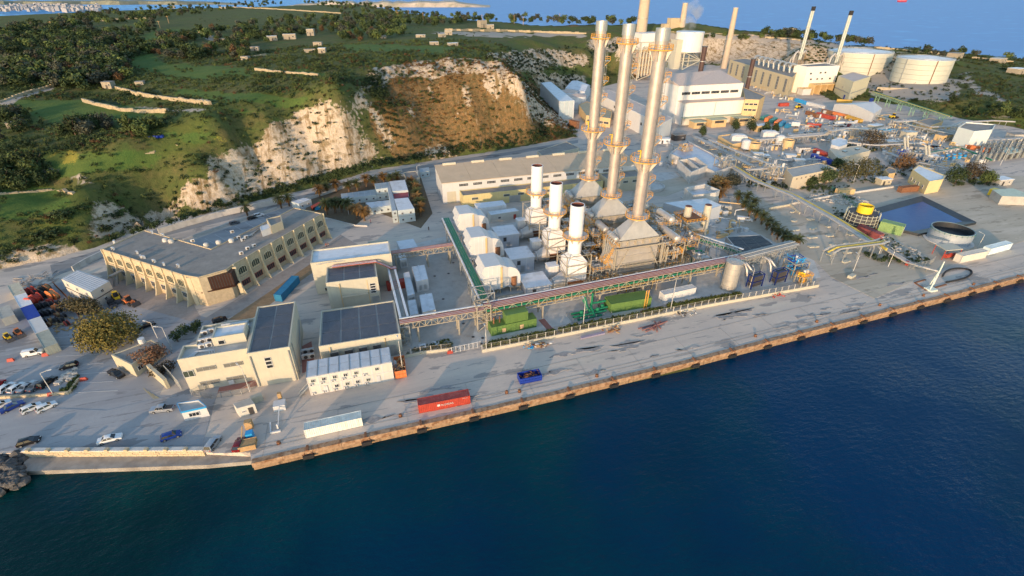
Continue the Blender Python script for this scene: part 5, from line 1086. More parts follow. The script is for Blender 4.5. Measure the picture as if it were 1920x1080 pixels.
# silver tank at the bridge end
o=T('storage_tank','tall silver storage tank in front of the pipe bridge end','tank',(125.2,30.2,0)); 
for j in range(5): mb=MB(); mb.cyl(0,0,j*2.04,j*2.04+2.0,2.45,n=28); part(o,'shell_course',mb,M('dull_silver_tank',(.50,.47,.42),.5,.5,var=.1),smooth=True)
mb=MB(); mb.cyl(0,0,10.2,11.0,2.6,.3,n=24); part(o,'roof',mb,steel); mb=MB(); rail(mb,circ(0,0,2.4,14),10.3,1,True,.07); mb.bar((-2.6,0,0),(-2.6,0,10.5),.1); mb.bar((-2.6,.5,0),(-2.6,.5,10.5),.1); part(o,'railing',mb,steel)
# blue coolers with silver pipe loops
for k,(x,y) in enumerate([(132.0,28.6),(141.6,28.6)]):
    o=T('cooler','blue framed cooler with thick silver pipe loops, '+['the one nearer the silver tank','the one nearer the light blue skid'][k],'cooler',(x,y,0),R(8),'blue coolers'); mb=MB(); mb.box(.3,4.6,-.8,.8,.6,4.4); part(o,'core',mb,darkmetal); mb=MB(); lattice(mb,0,4.9,-1.0,1.0,0,4.7,2,.3,False); part(o,'frame',mb,M('navy_paint',(.01,.022,.13),.5))
    mb=MB(); mb.tube([(1,.7,3.2),(1,2.4,3.2),(1,3.0,5.0),(1,4.2,6.6),(1,6,6.9)],.36,10); mb.tube([(2.8,.7,1.5),(4.3,.7,1.6),(4.7,2,2.2),(4.0,3.2,3.8),(3.0,4.5,5.6),(3,6,6.2)],.36,10); part(o,'pipe_loop',mb,clad,smooth=True)
module(151,30,6,5,5,2,'blue pipework skid at the end of the silver pipe rack',31,dr=False,cols=[cyanp,bluep,cyanp],rails=False)
module(110,52.5,9,9,15,4,'tall pipe module with silver drum between the front and middle boilers',21,cols=[clad,steel,clad,whitep])
module(112,72,8,9,12,3,'pipe module between the middle and rear boilers',22,cols=[clad,steel,darkmetal,clad])
module(121,43,6,8,5,1,'low pump module beside the green trussed bridge',23,dr=False,cols=[clad,greenp,steel],rails=False)
module(88,36.5,14,3.4,5,1,'low pipe gallery in front of the front boiler',24,dr=False,cols=[tan,clad,orange])
module(87,55.5,8,7,13,3,'orange railed steel module left of the middle boiler',25,cols=[steel,clad,orange,rust])
module(87.5,75.5,8,7,13,3,'orange railed steel module left of the rear boiler',26,cols=[steel,clad,orange,rust])
module(119,78,9,7,8,2,'low orange railed module behind the small twin flues',27,dr=False,cols=[steel,clad,orange])
module(149.5,24.5,4,3,3,1,'small yellow and brown skid near the fence corner',32,dr=False,cols=[orange,rust,yellowp])
# green containers, pump skid
go,ln=container('green_enclosure','long green container enclosure below the pipe bridge',(923,631),(1006,613.5),greencont,13.8,h=3.1,dep=3.4)
mb=MB(); mb.box(4.4,11.2,.3,3.2,3.1,6.0); q=part(go,'upper_module',mb,greencont); mb=MB()
for i in range(16): mb.box(4.45+i*.42,4.6+i*.42,.22,.3,3.2,5.9)
part(q,'rib',mb,greencont)
for x in (1.2,3.0): mb=MB(); mb.cyl(x,1.7,3.1,5.2,.22,n=8); part(go,'vent_pipe',mb,rust)
for x in (3.2,8.6): mb=MB(); mb.box(x,x+1.1,-.06,0,.6,2.0); part(go,'notice',mb,M('faded_notice',(.5,.35,.2),.7))
container('green_enclosure','long green container enclosure with an orange ladder, right of the green pipes',(1145,588),(1222,575),greencont,13.8,h=3.4,dep=4.6)
mb=MB()
for s_ in (0,.9): mb.bar((92.2+s_,27.4,0),(92.6+s_,27.9,6.5),.16)
for i in range(14): mb.bar((92.2+i*.03,27.4+i*.036,.4+i*.45),(93.1+i*.03,27.4+i*.036,.4+i*.45),.1)
one('step_ladder',mb,orange,'orange step ladder leaning on the right green enclosure','ladder')
o=T('pump_skid','bright green pump skid with looping pipes below the bridge','pump skid',(69,28.6,0))
for pth in ([(0,0,.9),(5,0,.9),(6,1,1.2),(5,2,3.2),(4.6,2.6,5.6)],[(0,1.6,.9),(3.5,1.6,1.0),(5.2,1,2.2),(4.2,3,4.6)],[(5,0,1),(11,.3,1)],[(5.4,1.2,1.2),(12,1.5,1.3)],[(7,2.4,1.2),(7,2.4,6.6)],[(1,-1.2,.5),(9,-.9,.5)],[(6.6,-1,.6),(6.6,2.4,2.4),(7.2,3,2.6),(12,3,2.6)]):
    mb=MB(); mb.tube(pth,.34,8); part(o,'pipe',mb,greenp,smooth=True)
for x,y in ((3,.8),(8.4,.9),(10.6,2.2)): mb=MB(); mb.cyl(x,y,.2,1.8,.6,n=12); mb.ball((x,y,1.8),.6,.6,.4,12,4,0); part(o,'strainer',mb,greenp)
mb=MB(); mb.box(-1,12.4,-1.8,3.6,0,.2); part(o,'base',mb,concrete); mb=MB()
for x in (-.6,2,4.5,7,9.5,12): mb.bar((x,-1.3,0),(x,-1.3,1.3),.2)
part(o,'support',mb,steel)
# white cabinets left of the green bridge
for k,(q,z,lb) in enumerate([([(757,512),(768,509),(779,551),(765,555)],3.4,'long narrow white cabinet beside the duct rack'),([(773,500),(797,496),(804,523),(781,528)],4.2,'white pitched container cabinet in the middle of the paved lane'),([(787,553),(811,549),(818,580),(793,586)],4.0,'square white container cabinet close to the red bridge'),([(765,563),(780,561),(786,588),(770,592)],3.2,'low white cabinet touching the red bridge corner'),([(744,452),(776,447),(785,463),(764,466),(752,470)],3.4,'white cabinets behind the rear red bridge'),([(744,470),(756,466),(764,486),(751,489)],3.2,'small white cabinet under the rear red bridge')]):
    o,pl=pb('equipment_cabin',lb,q,z,whitep,whiter,'cabin',par=.12,wt=.15); i=nearest_edge(pl)
    for s_ in (.3,.7): x,y,r=edge(pl,i,s_,.02); mb=MB(); mb.cbox((x,y,1.6),(.8,.3,1.6),r); part(o,'cooling_unit',mb,steel)
    if z>3.9: mb=MB(); c=[Vector(k_) for k_ in pl]; m0=(c[0]+c[1])/2 if (c[0]-c[1]).length<(c[1]-c[2]).length else (c[1]+c[2])/2; m1=(c[2]+c[3])/2 if (c[0]-c[1]).length<(c[1]-c[2]).length else (c[3]+c[0])/2; mb.bar((*m0,z),(*m1,z),.3); part(o,'ridge',mb,whiter)
# pits, slabs and small things inside the fence
for x,y,lb in ((793,650,'left'),(818,645,'right')):
    a,b=P(x,y); mb=MB(); mb.box(a-1,a+1,b-.9,b+.9,0,.35); one('inspection_slab',mb,whiter,'pale square cover slab on the grass plot, the '+lb+' of two','cover slab')
for k,(x,y) in enumerate([(857,655),(872,650),(888,632),(906,634),(903,645),(870,607),(842,513),(832,561),(816,518),(851,493)]):
    a,b=P(x,y); mb=MB(); mb.cyl(a,b,.02,.1,.45,n=12); one('manhole_cover',mb,darkmetal,'dark round manhole cover in the pale paving, '+ORD[k%5]+(' by the gate' if k<5 else ' in the lane beside the green bridge'),'manhole cover','manhole covers around the lane')
fence_line('plant_fence','long mesh fence on a cream base wall along the quay, right of the gate',[(905,661),(1040,634),(1180,605),(1340,573),(1535,538)],2.6,paleconc,2.6,mesh_mat=M('fence_mesh_grey',(.26,.25,.22),.7),base=1.0,basemat=cream2)
fence_line('plant_fence','short mesh fence on a base wall left of the sliding gate',[(755,672),(790,664),(848,657)],2.4,paleconc,2.6,mesh_mat=M('fence_mesh_grey',(.26,.25,.22),.7),base=.9,basemat=cream2)
fence_line('sliding_gate','white sliding gate closing the lane towards the quay',[(848,662),(904,650)],1.9,whitep,1.3)
fence_line('plant_fence','wire fence in front of the cream front office',[(408,722),(362,742),(398,748),(455,740),(487,722)],1.8,steel,2.5)
fence_line('entrance_gate','grey lattice gate between the guard post and the front office',[(316,703),(345,735)],3.2,steel,1.5)
mb=MB(); a,b=P(543,730)
gr=MB()
for k in range(7): x=1195+k*2; gr.tube([P3(1198+k*7,616+(k%3)*3,.2+.25*(k%2)),P3(1252-k*4,602+(k%3)*2,.2+.25*(k%2))],.22,6)
one('pipe_stack',gr,M('purple_primer_pipe',(.25,.12,.11),.7,var=.2),'stack of reddish pipes lying on the quay in front of the fence','pipe stack')
gr=MB()
for k in range(3): gr.tube([P3(1090,632+k*1.5,.2),P3(1135,622+k*1.5,.2)],.2,6)
one('pipe_stack',gr,M('lilac_pipe',(.30,.26,.34),.6),'few thin lilac pipes lying by the fence','pipe stack')
def junk(label,cx,cy,n,mats,sp,name='scrap_pile',s=1.0):
    o=T(name,label,'scrap pile',(*P(cx,cy),0))
    for m_ in mats:
        mb=MB()
        for k in range(n): p=Vector((random.gauss(0,sp),random.gauss(0,sp*.5),random.uniform(.1,.9))); r=random.uniform(0,6.3); l=random.uniform(.4,1.8)*s; mb.bar(p,p+Vector((l*math.cos(r),l*math.sin(r)*.6,random.uniform(-.2,.4))),random.uniform(.08,.5)*s,random.uniform(.06,.3)*s)
        part(o,'scrap',mb,m_)
junk('pile of rusty fittings by the fence behind the blue skip',1018,650,14,[rust,wood,whitep],1.0); junk('blue and brown crates by the fence left of the fittings',994,653,8,[cyanp,wood],.9); junk('rusty fittings at the end of the lilac pipes',1155,620,12,[rust,wood],1.2); junk('white and black sheets lying by the fence',1284,590,10,[whitep,darkmetal],1.5); junk('red marker barrier lying on the quay',1459,556,8,[redcont],1.2); junk('small grey pallet pile on the paved yard',1352,440,9,[tan,steel],1.5); junk('spare parts beside the cabin office gable',745,695,9,[whitep,steel],.9)
# ================================================================ long warehouse and its front block
wr_=M('buff_profiled_roof',(.53,.405,.27),.7,var=.08,scale=.2,streak=.0,stain=(.38,.32,.26),ribs=('X',.9,.5),stlo=.6)
A0,A1,B0,B1=48.6,147,133.2,151.0
o=T('long_warehouse','long cream warehouse with buff profiled roof at the foot of the cliff','warehouse',(A0,B0,0),ab=True)
mb=MB(); mb.frus([(A0,B0,0),(A1,B0,0),(A1,B1,0),(A0,B1,0)],[(A0,B0,9.9),(A1,B0,9.9),(A1,B1,12.9),(A0,B1,12.9)]); part(o,'wall',mb,whitep)
for i in range(7):
    x0=A0-.3+(A1-A0+.6)*i/7; x1=A0-.3+(A1-A0+.6)*(i+1)/7-.08; mb=MB(); mb.frus([(x0,B0-.5,9.9),(x1,B0-.5,9.9),(x1,B1+.2,12.95),(x0,B1+.2,12.95)],[(x0,B0-.5,10.1),(x1,B0-.5,10.1),(x1,B1+.2,13.15),(x0,B1+.2,13.15)]); part(o,'roof_sheet',mb,wr_)
    mb=MB(); xc=(x0+x1)/2; mb.frus([(xc-3.2,B1-1.2,12.8),(xc+3.2,B1-1.2,12.8),(xc+3.2,B1,12.8),(xc-3.2,B1,12.8)],[(xc-3.2,B1-1.0,13.9),(xc+3.2,B1-1.0,13.9),(xc+3.2,B1-.2,13.9),(xc-3.2,B1-.2,13.9)]); part(o,'roof_vent',mb,cream2)
for i in range(13): win(o,(58.5+i*6.6,B0-.02,7.6),4.3,1.3,0,6,2,gm=glass)
door(o,(52.6,B0-.02,0),4.2,5.6,0,cream2,'roller_door')
o,pl=pb('workshop_block','low yellow workshop block with stained flat roof in front of the warehouse',[(56.4,126.0),(126,126.0),(126,133),(56.4,132.9)],5.8,M('yellow_render',(.60,.50,.24),.8,var=.06,streak=.3),bitumen,par=.3,world=True)
for i,x in enumerate((62,77,84,91,97,103,118)): win(o,(x,125.96,3.2),3.0,1.2,0,5,1,gm=glassg)
for x in (81,109): door(o,(x,125.94,0),5.4,3.4,0,steel,'roller_door')
o,pl=pb('workshop_end_block','yellow block with windows at the far end of the low workshop',[(127,124),(147,124),(147,133),(127,133)],7.2,cream,bitumen,par=.3,world=True)
for x in (132,137,142): win(o,(x,123.96,4.2),2.6,1.3,0,3,1,gm=glassg)
o,pl=pb('lean_to_shed','white sheet lean to shed by the rear air intake',[(60,112.5),(73,112.5),(73,118.5),(60,118.5)],4.5,whiter,whiter,'shed',par=.05,world=True)
o,pl=pb('site_hut','small grey hut with red door in front of the workshop',[(64,106),(77,107),(76.5,111),(63.8,110.4)],3.4,cabin,whiter,'hut',par=.05,world=True)
door(o,(75,106.75,0),1.2,2.2,R(4),redcont); win(o,(68,106.25,1.2),1.2,1,R(4))
o,pl=pb('link_store','low triangular grey roofed store between the hill road and the warehouse',[(1008,283),(1063,265),(1088,277),(1018,292)],4.5,cream2,bitumen,'store',par=.3)
# ================================================================ cabins in the palm garden
def cabrow(lb,px,z,n,roofm,group='cabins in the palm garden',lev=1,grid=True):
    o,pl=pb('garden_cabin',lb,px,z,M('pale_blue_cabin',(.47,.53,.53),.55,var=.05,streak=.15),roofm,'cabin',par=.04,wt=.08,group=group)
    i=nearest_edge(pl)
    for e in (i,(i+1)%len(pl)):
        Lq=(Vector(pl[e])-Vector(pl[(e+1)%len(pl)])).length; m=max(1,round(Lq/3.4))
        for k in range(m):
            for l in range(lev):
                x,y,r=edge(pl,e,(k+.5)/m,.03); win(o,(x,y,.9+2.8*l),.9,1.0,r)
    if grid and len(pl)==4:
        mb=MB(); p=[Vector(k) for k in pl]
        for k in range(1,n): a=p[i].lerp(p[(i+1)%4],k/n); b=p[(i+3)%4].lerp(p[(i+2)%4],k/n); mb.bar((*a,z+.02),(*b,z+.02),.14,.12)
        part(o,'roof_rib',mb,whitep)
    if lev>1:
        mb=MB(); 
        for e in range(len(pl)): a=edge(pl,e,0,.03); b=edge(pl,e,1,.03); mb.bar((a[0],a[1],z/2),(b[0],b[1],z/2),.1,.2)
        part(o,'floor_band',mb,steel)
    return o
bluroof=M('blue_grey_cabin_roof',(.36,.44,.48),.5,var=.1,stain=(.28,.34,.37))
cabrow('row of six pale blue cabins with gridded roof among the palms',[(640,363.5),(705,355),(707,365),(641,373)],3.0,6,bluroof)
cabrow('taller pair of pale blue cabins joined to the row',[(703,344.5),(726,341.5),(728,352),(706,355)],5.6,2,bluroof,lev=2)
cabrow('white roofed cabin block at the back of the palm garden',[(731,340),(760,337),(766,356),(737,359)],5.7,1,whiter,lev=2,grid=False)
cabrow('red floored terrace roof between the two white roofed blocks',[(737,359.5),(766,356.5),(768,370),(740,373)],4.6,1,M('red_roof_deck',(.33,.06,.07),.7),grid=False)
cabrow('two storey pale blue cabin block with white roof at the garden entrance',[(740,373),(766,370.5),(778,391),(747,395)],5.7,1,whiter,lev=2,grid=False)
cabrow('narrow blue corridor cabin along the white roofed blocks',[(725,341.8),(731,341),(745,394),(736,396)],5.4,6,bluroof,lev=2)
cabrow('low cream cabin with grey roof facing the garden entrance',[(686,380),(731,375),(734,385),(697,390)],3.1,3,whiter)
cabrow('small blue and white cabin beside the courtyard car park',[(547,378),(570,371),(584,373.5),(561,382)],3.0,2,whiter)
cabrow('blue guard cabin by the hill road near the warehouse',[(787,316),(805,313.5),(806,320),(789,323)],3.2,1,bluroof,grid=False)
o,pl=pb('garden_house','flat roofed cream house behind the palms at the garden corner',[(757,323),(781,320),(788,333),(762,336)],4.2,cream2,bitumen,par=.3)
mb=MB(); mb.frus([P3(584,390,0),P3(600,382,0),P3(602,385,0),P3(587,394,0)],[P3(584,386,2.6),P3(600,378,2.6),P3(603,382,2.6),P3(587,390,2.6)]); one('awning',mb,redcont,'small red awning at the end of the palm garden','awning')
mb=MB(); mb.cbox((*P(596,393),1.0),(2.2,1.4,2),.4); mb.cbox((*P(601,391),.7),(1.2,1.2,1.4),.2); one('waste_bin',mb,cyanp,'blue bin under the palms near the red awning','bin')
# retaining wall panels along the road behind the office courtyard, low garden wall
def wallrun(name,lb,px,h,t,mat,z=0,panel=3.0,group=None):
    q=[Vector(P(*k,z)) for k in px]; o=T(name,lb,'wall',(q[0].x,q[0].y,z),ab=True,group=group)
    for p0,p1 in zip(q[:-1],q[1:]):
        Lq=(p1-p0).length; n=max(1,round(Lq/panel)); d=(p1-p0).normalized()
        for i in range(n): c=p0+d*Lq*(i+.5)/n; mb=MB(); mb.cbox((c.x,c.y,z+h/2),(Lq/n-.12,t+random.uniform(-.05,.05),h+random.uniform(-.05,.05)),math.atan2(d.y,d.x)); part(o,'wall_panel',mb,mat)
        c=(p0+p1)/2; mb=MB(); mb.cbox((c.x,c.y,z+h*.45),(Lq,t*.8,h*.9),math.atan2(d.y,d.x)); part(o,'core',mb,mat)
    return o
wallrun('retaining_wall','pale panelled retaining wall along the hill road above the office courtyard',[(300,440),(352,424),(420,405),(520,383)],2.6,.5,paleconc)
wallrun('courtyard_kerb_wall','low pale wall below the retaining wall in the office courtyard',[(345,452),(420,425),(520,392)],1.0,.4,paleconc)
wallrun('garden_wall','pale wall between the hill road and the palms',[(560,381),(620,362),(700,334),(755,322)],1.4,.35,paleconc)
wallrun('garden_kerb','low stone kerb round the front of the palm garden',[(612,410),(668,424),(690,425)],.6,.35,paleconc)
wallrun('boundary_wall','curved pale wall at the hillside behind the site cabins',[(140,510),(165,495),(200,478)],2.2,.5,paleconc)
wallrun('kerb_island_wall','yellow stone kerb wall along the planted island in the car park',[(-30,748),(60,744),(100,741),(132,738),(150,712)],.7,.5,stone)
# gatehouse and front clutter
o,pl=pb('gatehouse','long low gatehouse with grey flat roof between the big tree and the brown tree',[(209,665),(285,636),(300,645),(247,684)],4.0,cream,bitumen,'gatehouse',par=.25)
i=nearest_edge(pl)
for s_ in (.2,.5,.8): x,y,r=edge(pl,i,s_,.03); win(o,(x,y,1.2),1.6,1.3,r)
a,b=P(268,642,4); mb=MB(); mb.cyl(a,b,3.9,5.3,.8,n=12); one('roof_tank',mb,whitep,'small white water tank on the gatehouse roof','water tank')
for lb,p0,p1,h in (('cream stone gate pier wall right of the gatehouse',(247,684),(262,700),2.6),('cream guard wall with slit openings at the plant entrance',(286,700),(318,728),3.0)): wallrun('gate_wall',lb,[p0,p1],h,.8,cream)
o,pl=pb('kiosk','small white snack kiosk with blue trim beside the silver pickup',[(333,756),(373,750),(387,762),(340,772)],3.0,whitep,steel,'kiosk',par=.35,wt=.15)
mb=MB()
for e in range(4): a=edge(pl,e,0,.06); b=edge(pl,e,1,.06); mb.bar((a[0],a[1],2.8),(b[0],b[1],2.8),.12,.45)
part(o,'blue_trim',mb,cyanp); x,y,r=edge(pl,nearest_edge(pl),.45,.04); win(o,(x,y,1.0),2.2,1.1,r,3)
o,pl=pb('hut','small cream hut with open door and striped roof beside the kiosk',[(438,757),(470,746),(478,757),(445,766)],2.8,cabin,M('striped_roof',(.40,.38,.34),.7,ribs=('X',2,.5)),'hut',par=.04,wt=.1)
x,y,r=edge(pl,nearest_edge(pl),.7,.02); door(o,(x,y,0),1.0,2.1,r,darkmetal); x,y,r=edge(pl,nearest_edge(pl),.3,.02); win(o,(x,y,1.2),.8,.4,r,1)
mb=MB(); mb.cbox((*P(484,752),.9),(2.6,1.2,1.8),.3); one('wooden_kiosk',mb,cream2,'cream box stall right of the small hut','stall')
def lamp(px,h,rz,lb):
    a,b=P(*px); o=T('street_lamp',lb,'street lamp',(a,b,0),rz,'street lamps'); mb=MB(); mb.cyl(0,0,0,h,.12,.07,8); part(o,'pole',mb,paleconc); mb=MB(); mb.bar((0,0,h),(1.6,0,h+.3),.09); part(o,'arm',mb,paleconc); mb=MB(); mb.cbox((1.9,0,h+.3),(.8,.32,.16)); part(o,'lamp_head',mb,whitep)
for px,top,rz,lb in [((102,741),700,.2,'tall lamp post on the kerb island by the car park'),((323,655),614,2.8,'lamp post beside the brown tree'),((306,655),655-50,2.6,'lamp post behind the gatehouse'),((470,735),690,2.2,'lamp post in front of the front office'),((757,700),640,1.6,'lamp post at the corner of the transformer hall'),((913,660),618,1.5,'lamp post behind the gate at the green containers'),((1094,614),565,1.5,'lamp post beside the green pump skid'),((1258,582),525,1.5,'lamp post at the white site container'),((1406,540),505,1.2,'lamp post among the blue coolers'),((655,402),382,.4,'lamp post by the garden entrance'),((785,340),312,.6,'lamp post by the blue guard cabin'),((1600,344),310,2,'lean lamp post by the right hand trees'),((1648,478),450,1.2,'pale lamp post near the yellow pipe rack'),((1666,500),471,1.2,'second pale lamp post near the pipe rack'),((1600,510),480,1.2,'pale lamp post on the sandy patch'),((1834,465),440,1.5,'thin lamp post right of the black tank'),((1876,310),255,2,'tall mast near the cylinder bundles'),((866,280),270,1,'street lamp on the hill road behind the warehouse'),((230,505),485,1,'short lamp post at the office gable')]:
    lamp(px,min(14,max(4,HT(*px,top))),rz,lb)
# gangway tripod on the quay, timber crates, barriers
o=T('mooring_gantry','white base with long thin boom lying on the quay','boom',(*P(528,765),0)); mb=MB(); mb.box(-1.4,1.2,-1.0,1.2,0,1.6); mb.box(-.6,.6,1.2,2.6,0,1.0); part(o,'base',mb,whitep); a=Vector(P(528,765)); c=Vector(P(523,805)); mb=MB(); mb.bar((0,-.9,1.5),(c.x-a.x,c.y-a.y,.4),.18); mb.bar((c.x-a.x,c.y-a.y,0),(c.x-a.x,c.y-a.y,1.6),.3); mb.bar((c.x-a.x-1.6,c.y-a.y-.8,.2),(c.x-a.x+.6,c.y-a.y-.8,.2),.4); mb.bar((c.x-a.x-1.5,c.y-a.y-.6,.2),(c.x-a.x-1.8,c.y-a.y+2.2,.5),.3); part(o,'boom',mb,whitep); mb=MB(); mb.cbox((-.1,2.2,2.0),(.8,.8,1.6)); part(o,'motor',mb,wood)
o=T('timber_crates','pale timber crates and a blue bin beside the maroon car','crates',(*P(467,838),0)); mb=MB()
for k in range(7): mb.box(-1.6,1.6,-1.0+k*.32,-.76+k*.32,0,1.2)
part(o,'slat',mb,wood); mb=MB(); mb.box(-1.7,1.7,-1.1,-1.0,0,1.3); mb.box(-1.7,1.7,1.2,1.3,0,1.3); part(o,'crate_end',mb,wood); mb=MB(); mb.box(-.6,.8,2.0,3.4,0,1.7); part(o,'bin',mb,cyanp); mb=MB(); mb.box(-1.2,.3,5.2,6.4,0,2.2); mb.bar((-1.5,0,0),(-1.2,4,2.6),.2); part(o,'crate_stack',mb,wood)
for x,y,lb in ((22,677,'red plastic barrier alone in the car park'),(87,667,'red plastic barrier beside the near end of the container row'),(159,713,'red plastic barrier at the tip of the kerb island'),(98,741,'red marker at the foot of the lamp post'),(845,662,'red cylinder beside the white sliding gate'),(938,653,'orange and white bollard at the start of the fence')):
    a,b=P(x,y); mb=MB(); mb.frus([(a-.8,b-.35,0),(a+.8,b-.35,0),(a+.8,b+.35,0),(a-.8,b+.35,0)],[(a-.6,b-.15,.9),(a+.6,b-.15,.9),(a+.6,b+.15,.9),(a-.6,b+.15,.9)]); one('road_barrier',mb,redcont,lb,'barrier')
o=T('white_tank','white round plastic tank between the cabin office and the skip','tank',(*P(738,692),0)); mb=MB(); mb.cyl(0,0,0,2,1.3,1.25,14); mb.ball((0,0,2),1.25,1.25,.5,14,4,0); part(o,'shell',mb,whitep,smooth=True); mb=MB(); mb.cyl(0,0,2.4,2.6,.35,n=10); part(o,'lid',mb,steel)
for k,(x,y) in enumerate([(573,663),(585,661),(574,673),(586,671)]): a,b=P(x,y); ac_unit((a,b,0),.1,'cream condenser unit on the red paved strip between the halls','condenser units between the halls',1.5)
# people
def person(px,rz,shirt,trouser,lb):
    a,b=P(*px); o=T('person',lb,'person',(a,b,0),rz); me=bpy.data.meshes.new('body'); bm=bmesh.new(); sk=bm.verts.layers.skin.verify()
    J={'p':((0,0,.95),.15),'c':((0,0,1.25),.16),'n':((0,0,1.5),.07),'h':((0,.02,1.66),.10),'t':((0,.02,1.76),.075),'ls':((-.19,0,1.42),.075),'le':((-.25,.03,1.15),.055),'lh':((-.24,.12,.9),.045),'rs':((.19,0,1.42),.075),'re':((.25,.03,1.15),.055),'rh':((.24,.12,.9),.045),'lk':((-.11,.08,.5),.075),'lf':((-.11,-.02,.08),.055),'lt':((-.11,.14,.05),.05),'rk':((.11,-.02,.5),.075),'rf':((.11,-.12,.08),.055),'rt':((.11,.04,.05),.05)}
    vv={}
    for k,(c,r) in J.items(): v=bm.verts.new(c); v[sk].radius=(r,r); vv[k]=v
    for e in ('pc','cn','nh','ht'): bm.edges.new((vv[e[0]],vv[e[1]]))
    for e in (('c','ls'),('ls','le'),('le','lh'),('c','rs'),('rs','re'),('re','rh'),('p','lk'),('lk','lf'),('lf','lt'),('p','rk'),('rk','rf'),('rf','rt')): bm.edges.new((vv[e[0]],vv[e[1]]))
    vv['p'][sk].use_root=True; bm.to_mesh(me); bm.free(); me.materials.append(M('skin',(.45,.28,.2),.6)); q=link('body',me,o); q.modifiers.new('skin','SKIN'); s=q.modifiers.new('sub','SUBSURF'); s.levels=1; s.render_levels=1
    mb=MB(); mb.frus([(-.2,-.13,.92),(.2,-.13,.92),(.2,.13,.92),(-.2,.13,.92)],[(-.23,-.12,1.45),(.23,-.12,1.45),(.23,.12,1.45),(-.23,.12,1.45)]); part(o,'shirt',mb,shirt); mb=MB()
    for s_,y0,y1 in ((-.11,.08,-.02),(.11,-.02,-.12)): mb.tube([(s_,0,.95),(s_,y0,.5),(s_,y1,.12)],[.13,.1,.085],8)
    part(o,'trousers',mb,trouser); mb=MB(); mb.ball((0,0,1.7),.12,.13,.12,10,5,0); part(o,'hair',mb,black)
person((613,463),.5,redcont,M('navy_cloth',(.03,.04,.09),.9),'person in a red top walking by the last office buttress'); person((617,462),2.5,M('dark_cloth',(.05,.05,.06),.9),M('navy_cloth',(.03,.04,.09),.9),'person in dark clothes beside the one in red')
person((696,418),1,M('purple_cloth',(.16,.05,.16),.9),M('navy_cloth',(.03,.04,.09),.9),'person in purple walking out of the palm garden'); person((805,432),0,M('dark_cloth',(.05,.05,.06),.9),M('dark_cloth',(.05,.05,.06),.9),'person in black standing on the lane near the green trays')
# ================================================================ old power station behind
def pw(name,lb,base,top,dep,wall,roof,cat='building',z0=0,h=None,par=.5):
    """wall from two ground pixels, depth behind it, height to a pixel row"""
    a=Vector(P(*base[0],z0)); b=Vector(P(*base[1],z0)); d=(b-a).normalized(); n=Vector((-d.y,d.x)); h=h or HT(*base[0],top,z0)
    return pb(name,lb,[tuple(a),tuple(b),tuple(b+n*dep),tuple(a+n*dep)],z0+h,wall,roof,cat,z0,par,world=True)
def strips(o,pl,i,z,h,n,s0=.05,s1=.95,gm=glass,nx=5):
    Lq=(Vector(pl[i])-Vector(pl[(i+1)%len(pl)])).length*(s1-s0)
    for k in range(n): x,y,r=edge(pl,i,s0+(s1-s0)*(k+.5)/n,.05); win(o,(x,y,z),round(Lq/n*.86,2),h,r,nx,1,gm=gm)
hallw=M('hall_white_sheet',(.72,.69,.64),.6,var=.05,streak=.2)
zH=26.
tq=[P(1274.3,161,zH),P(1395.5,155.4,zH),P(1351,131,zH+5),P(1243.7,139.6,zH+5)]; o,pl=pb('turbine_house','huge pale turbine house with pinkish roof behind the tall chimneys',tq,zH,hallw,pinkroof,par=.3,world=True); mb=MB(); mb.frus([(*tq[0],zH-.2),(*tq[1],zH-.2),(*tq[2],zH-.2),(*tq[3],zH-.2)],[(*tq[0],zH+.05),(*tq[1],zH+.05),(*tq[2],zH+5),(*tq[3],zH+5)]); part(o,'sloping_roof',mb,pinkroof)
i=nearest_edge(pl); strips(o,pl,i,zH-6.5,2.0,6,nx=6)
q=[Vector(k) for k in pl]; e0=q[i]; e1=q[(i+1)%4]; d=(e1-e0).normalized(); nr=Vector((d.y,-d.x))
mb=MB(); f0=e0-d*-.5; f1=e1+d*2; mb.prism([tuple(e0+d*1),tuple(e1+d*2),tuple(e1+d*2+nr*9),tuple(e0+d*1+nr*9)],0,15.5); part(o,'front_bay_wall',mb,hallw); mb=MB(); mb.prism([tuple(e0+d*.6),tuple(e1+d*2.4),tuple(e1+d*2.4+nr*9.4),tuple(e0+d*.6+nr*9.4)],15.5,15.9); part(o,'front_bay_roof',mb,pinkroof)
for s_ in (.02,.5,.97): p=e0.lerp(e1,s_)+nr*9.1; mb=MB(); mb.bar((p.x,p.y,.2),(p.x,p.y,15.3),.3); part(o,'downpipe',mb,steel)
mb=MB(); mb.prism([tuple(e0+d*0+nr*9),tuple(e1+d*4+nr*9),tuple(e1+d*4+nr*14),tuple(e0+nr*14)],5.6,6.0); part(o,'green_canopy',mb,M('pale_green_canopy',(.40,.44,.32),.7))
for u,w_,h in ((.08,9,4.4),(.34,12,5.2),(.72,12,5.2)):
    p=e0.lerp(e1,u)+nr*14; mb=MB(); mb.prism([tuple(p),tuple(p+d*w_),tuple(p+d*w_+nr*7),tuple(p+nr*7)],0,h); q_=part(o,'annex',mb,tan); mb=MB(); mb.prism([tuple(p-d*.5-nr*.2),tuple(p+d*(w_+.5)-nr*.2),tuple(p+d*(w_+.5)+nr*7.6),tuple(p-d*.5+nr*7.6)],h,h+.3); part(q_,'annex_roof',mb,M('pale_green_canopy',(.40,.44,.32),.7)); mb=MB(); c=p+d*w_/2+nr*7.05; mb.cbox((c.x,c.y,h-1.4),(w_*.6,.2,1.6),math.atan2(d.y,d.x)); part(q_,'opening',mb,darkmetal)
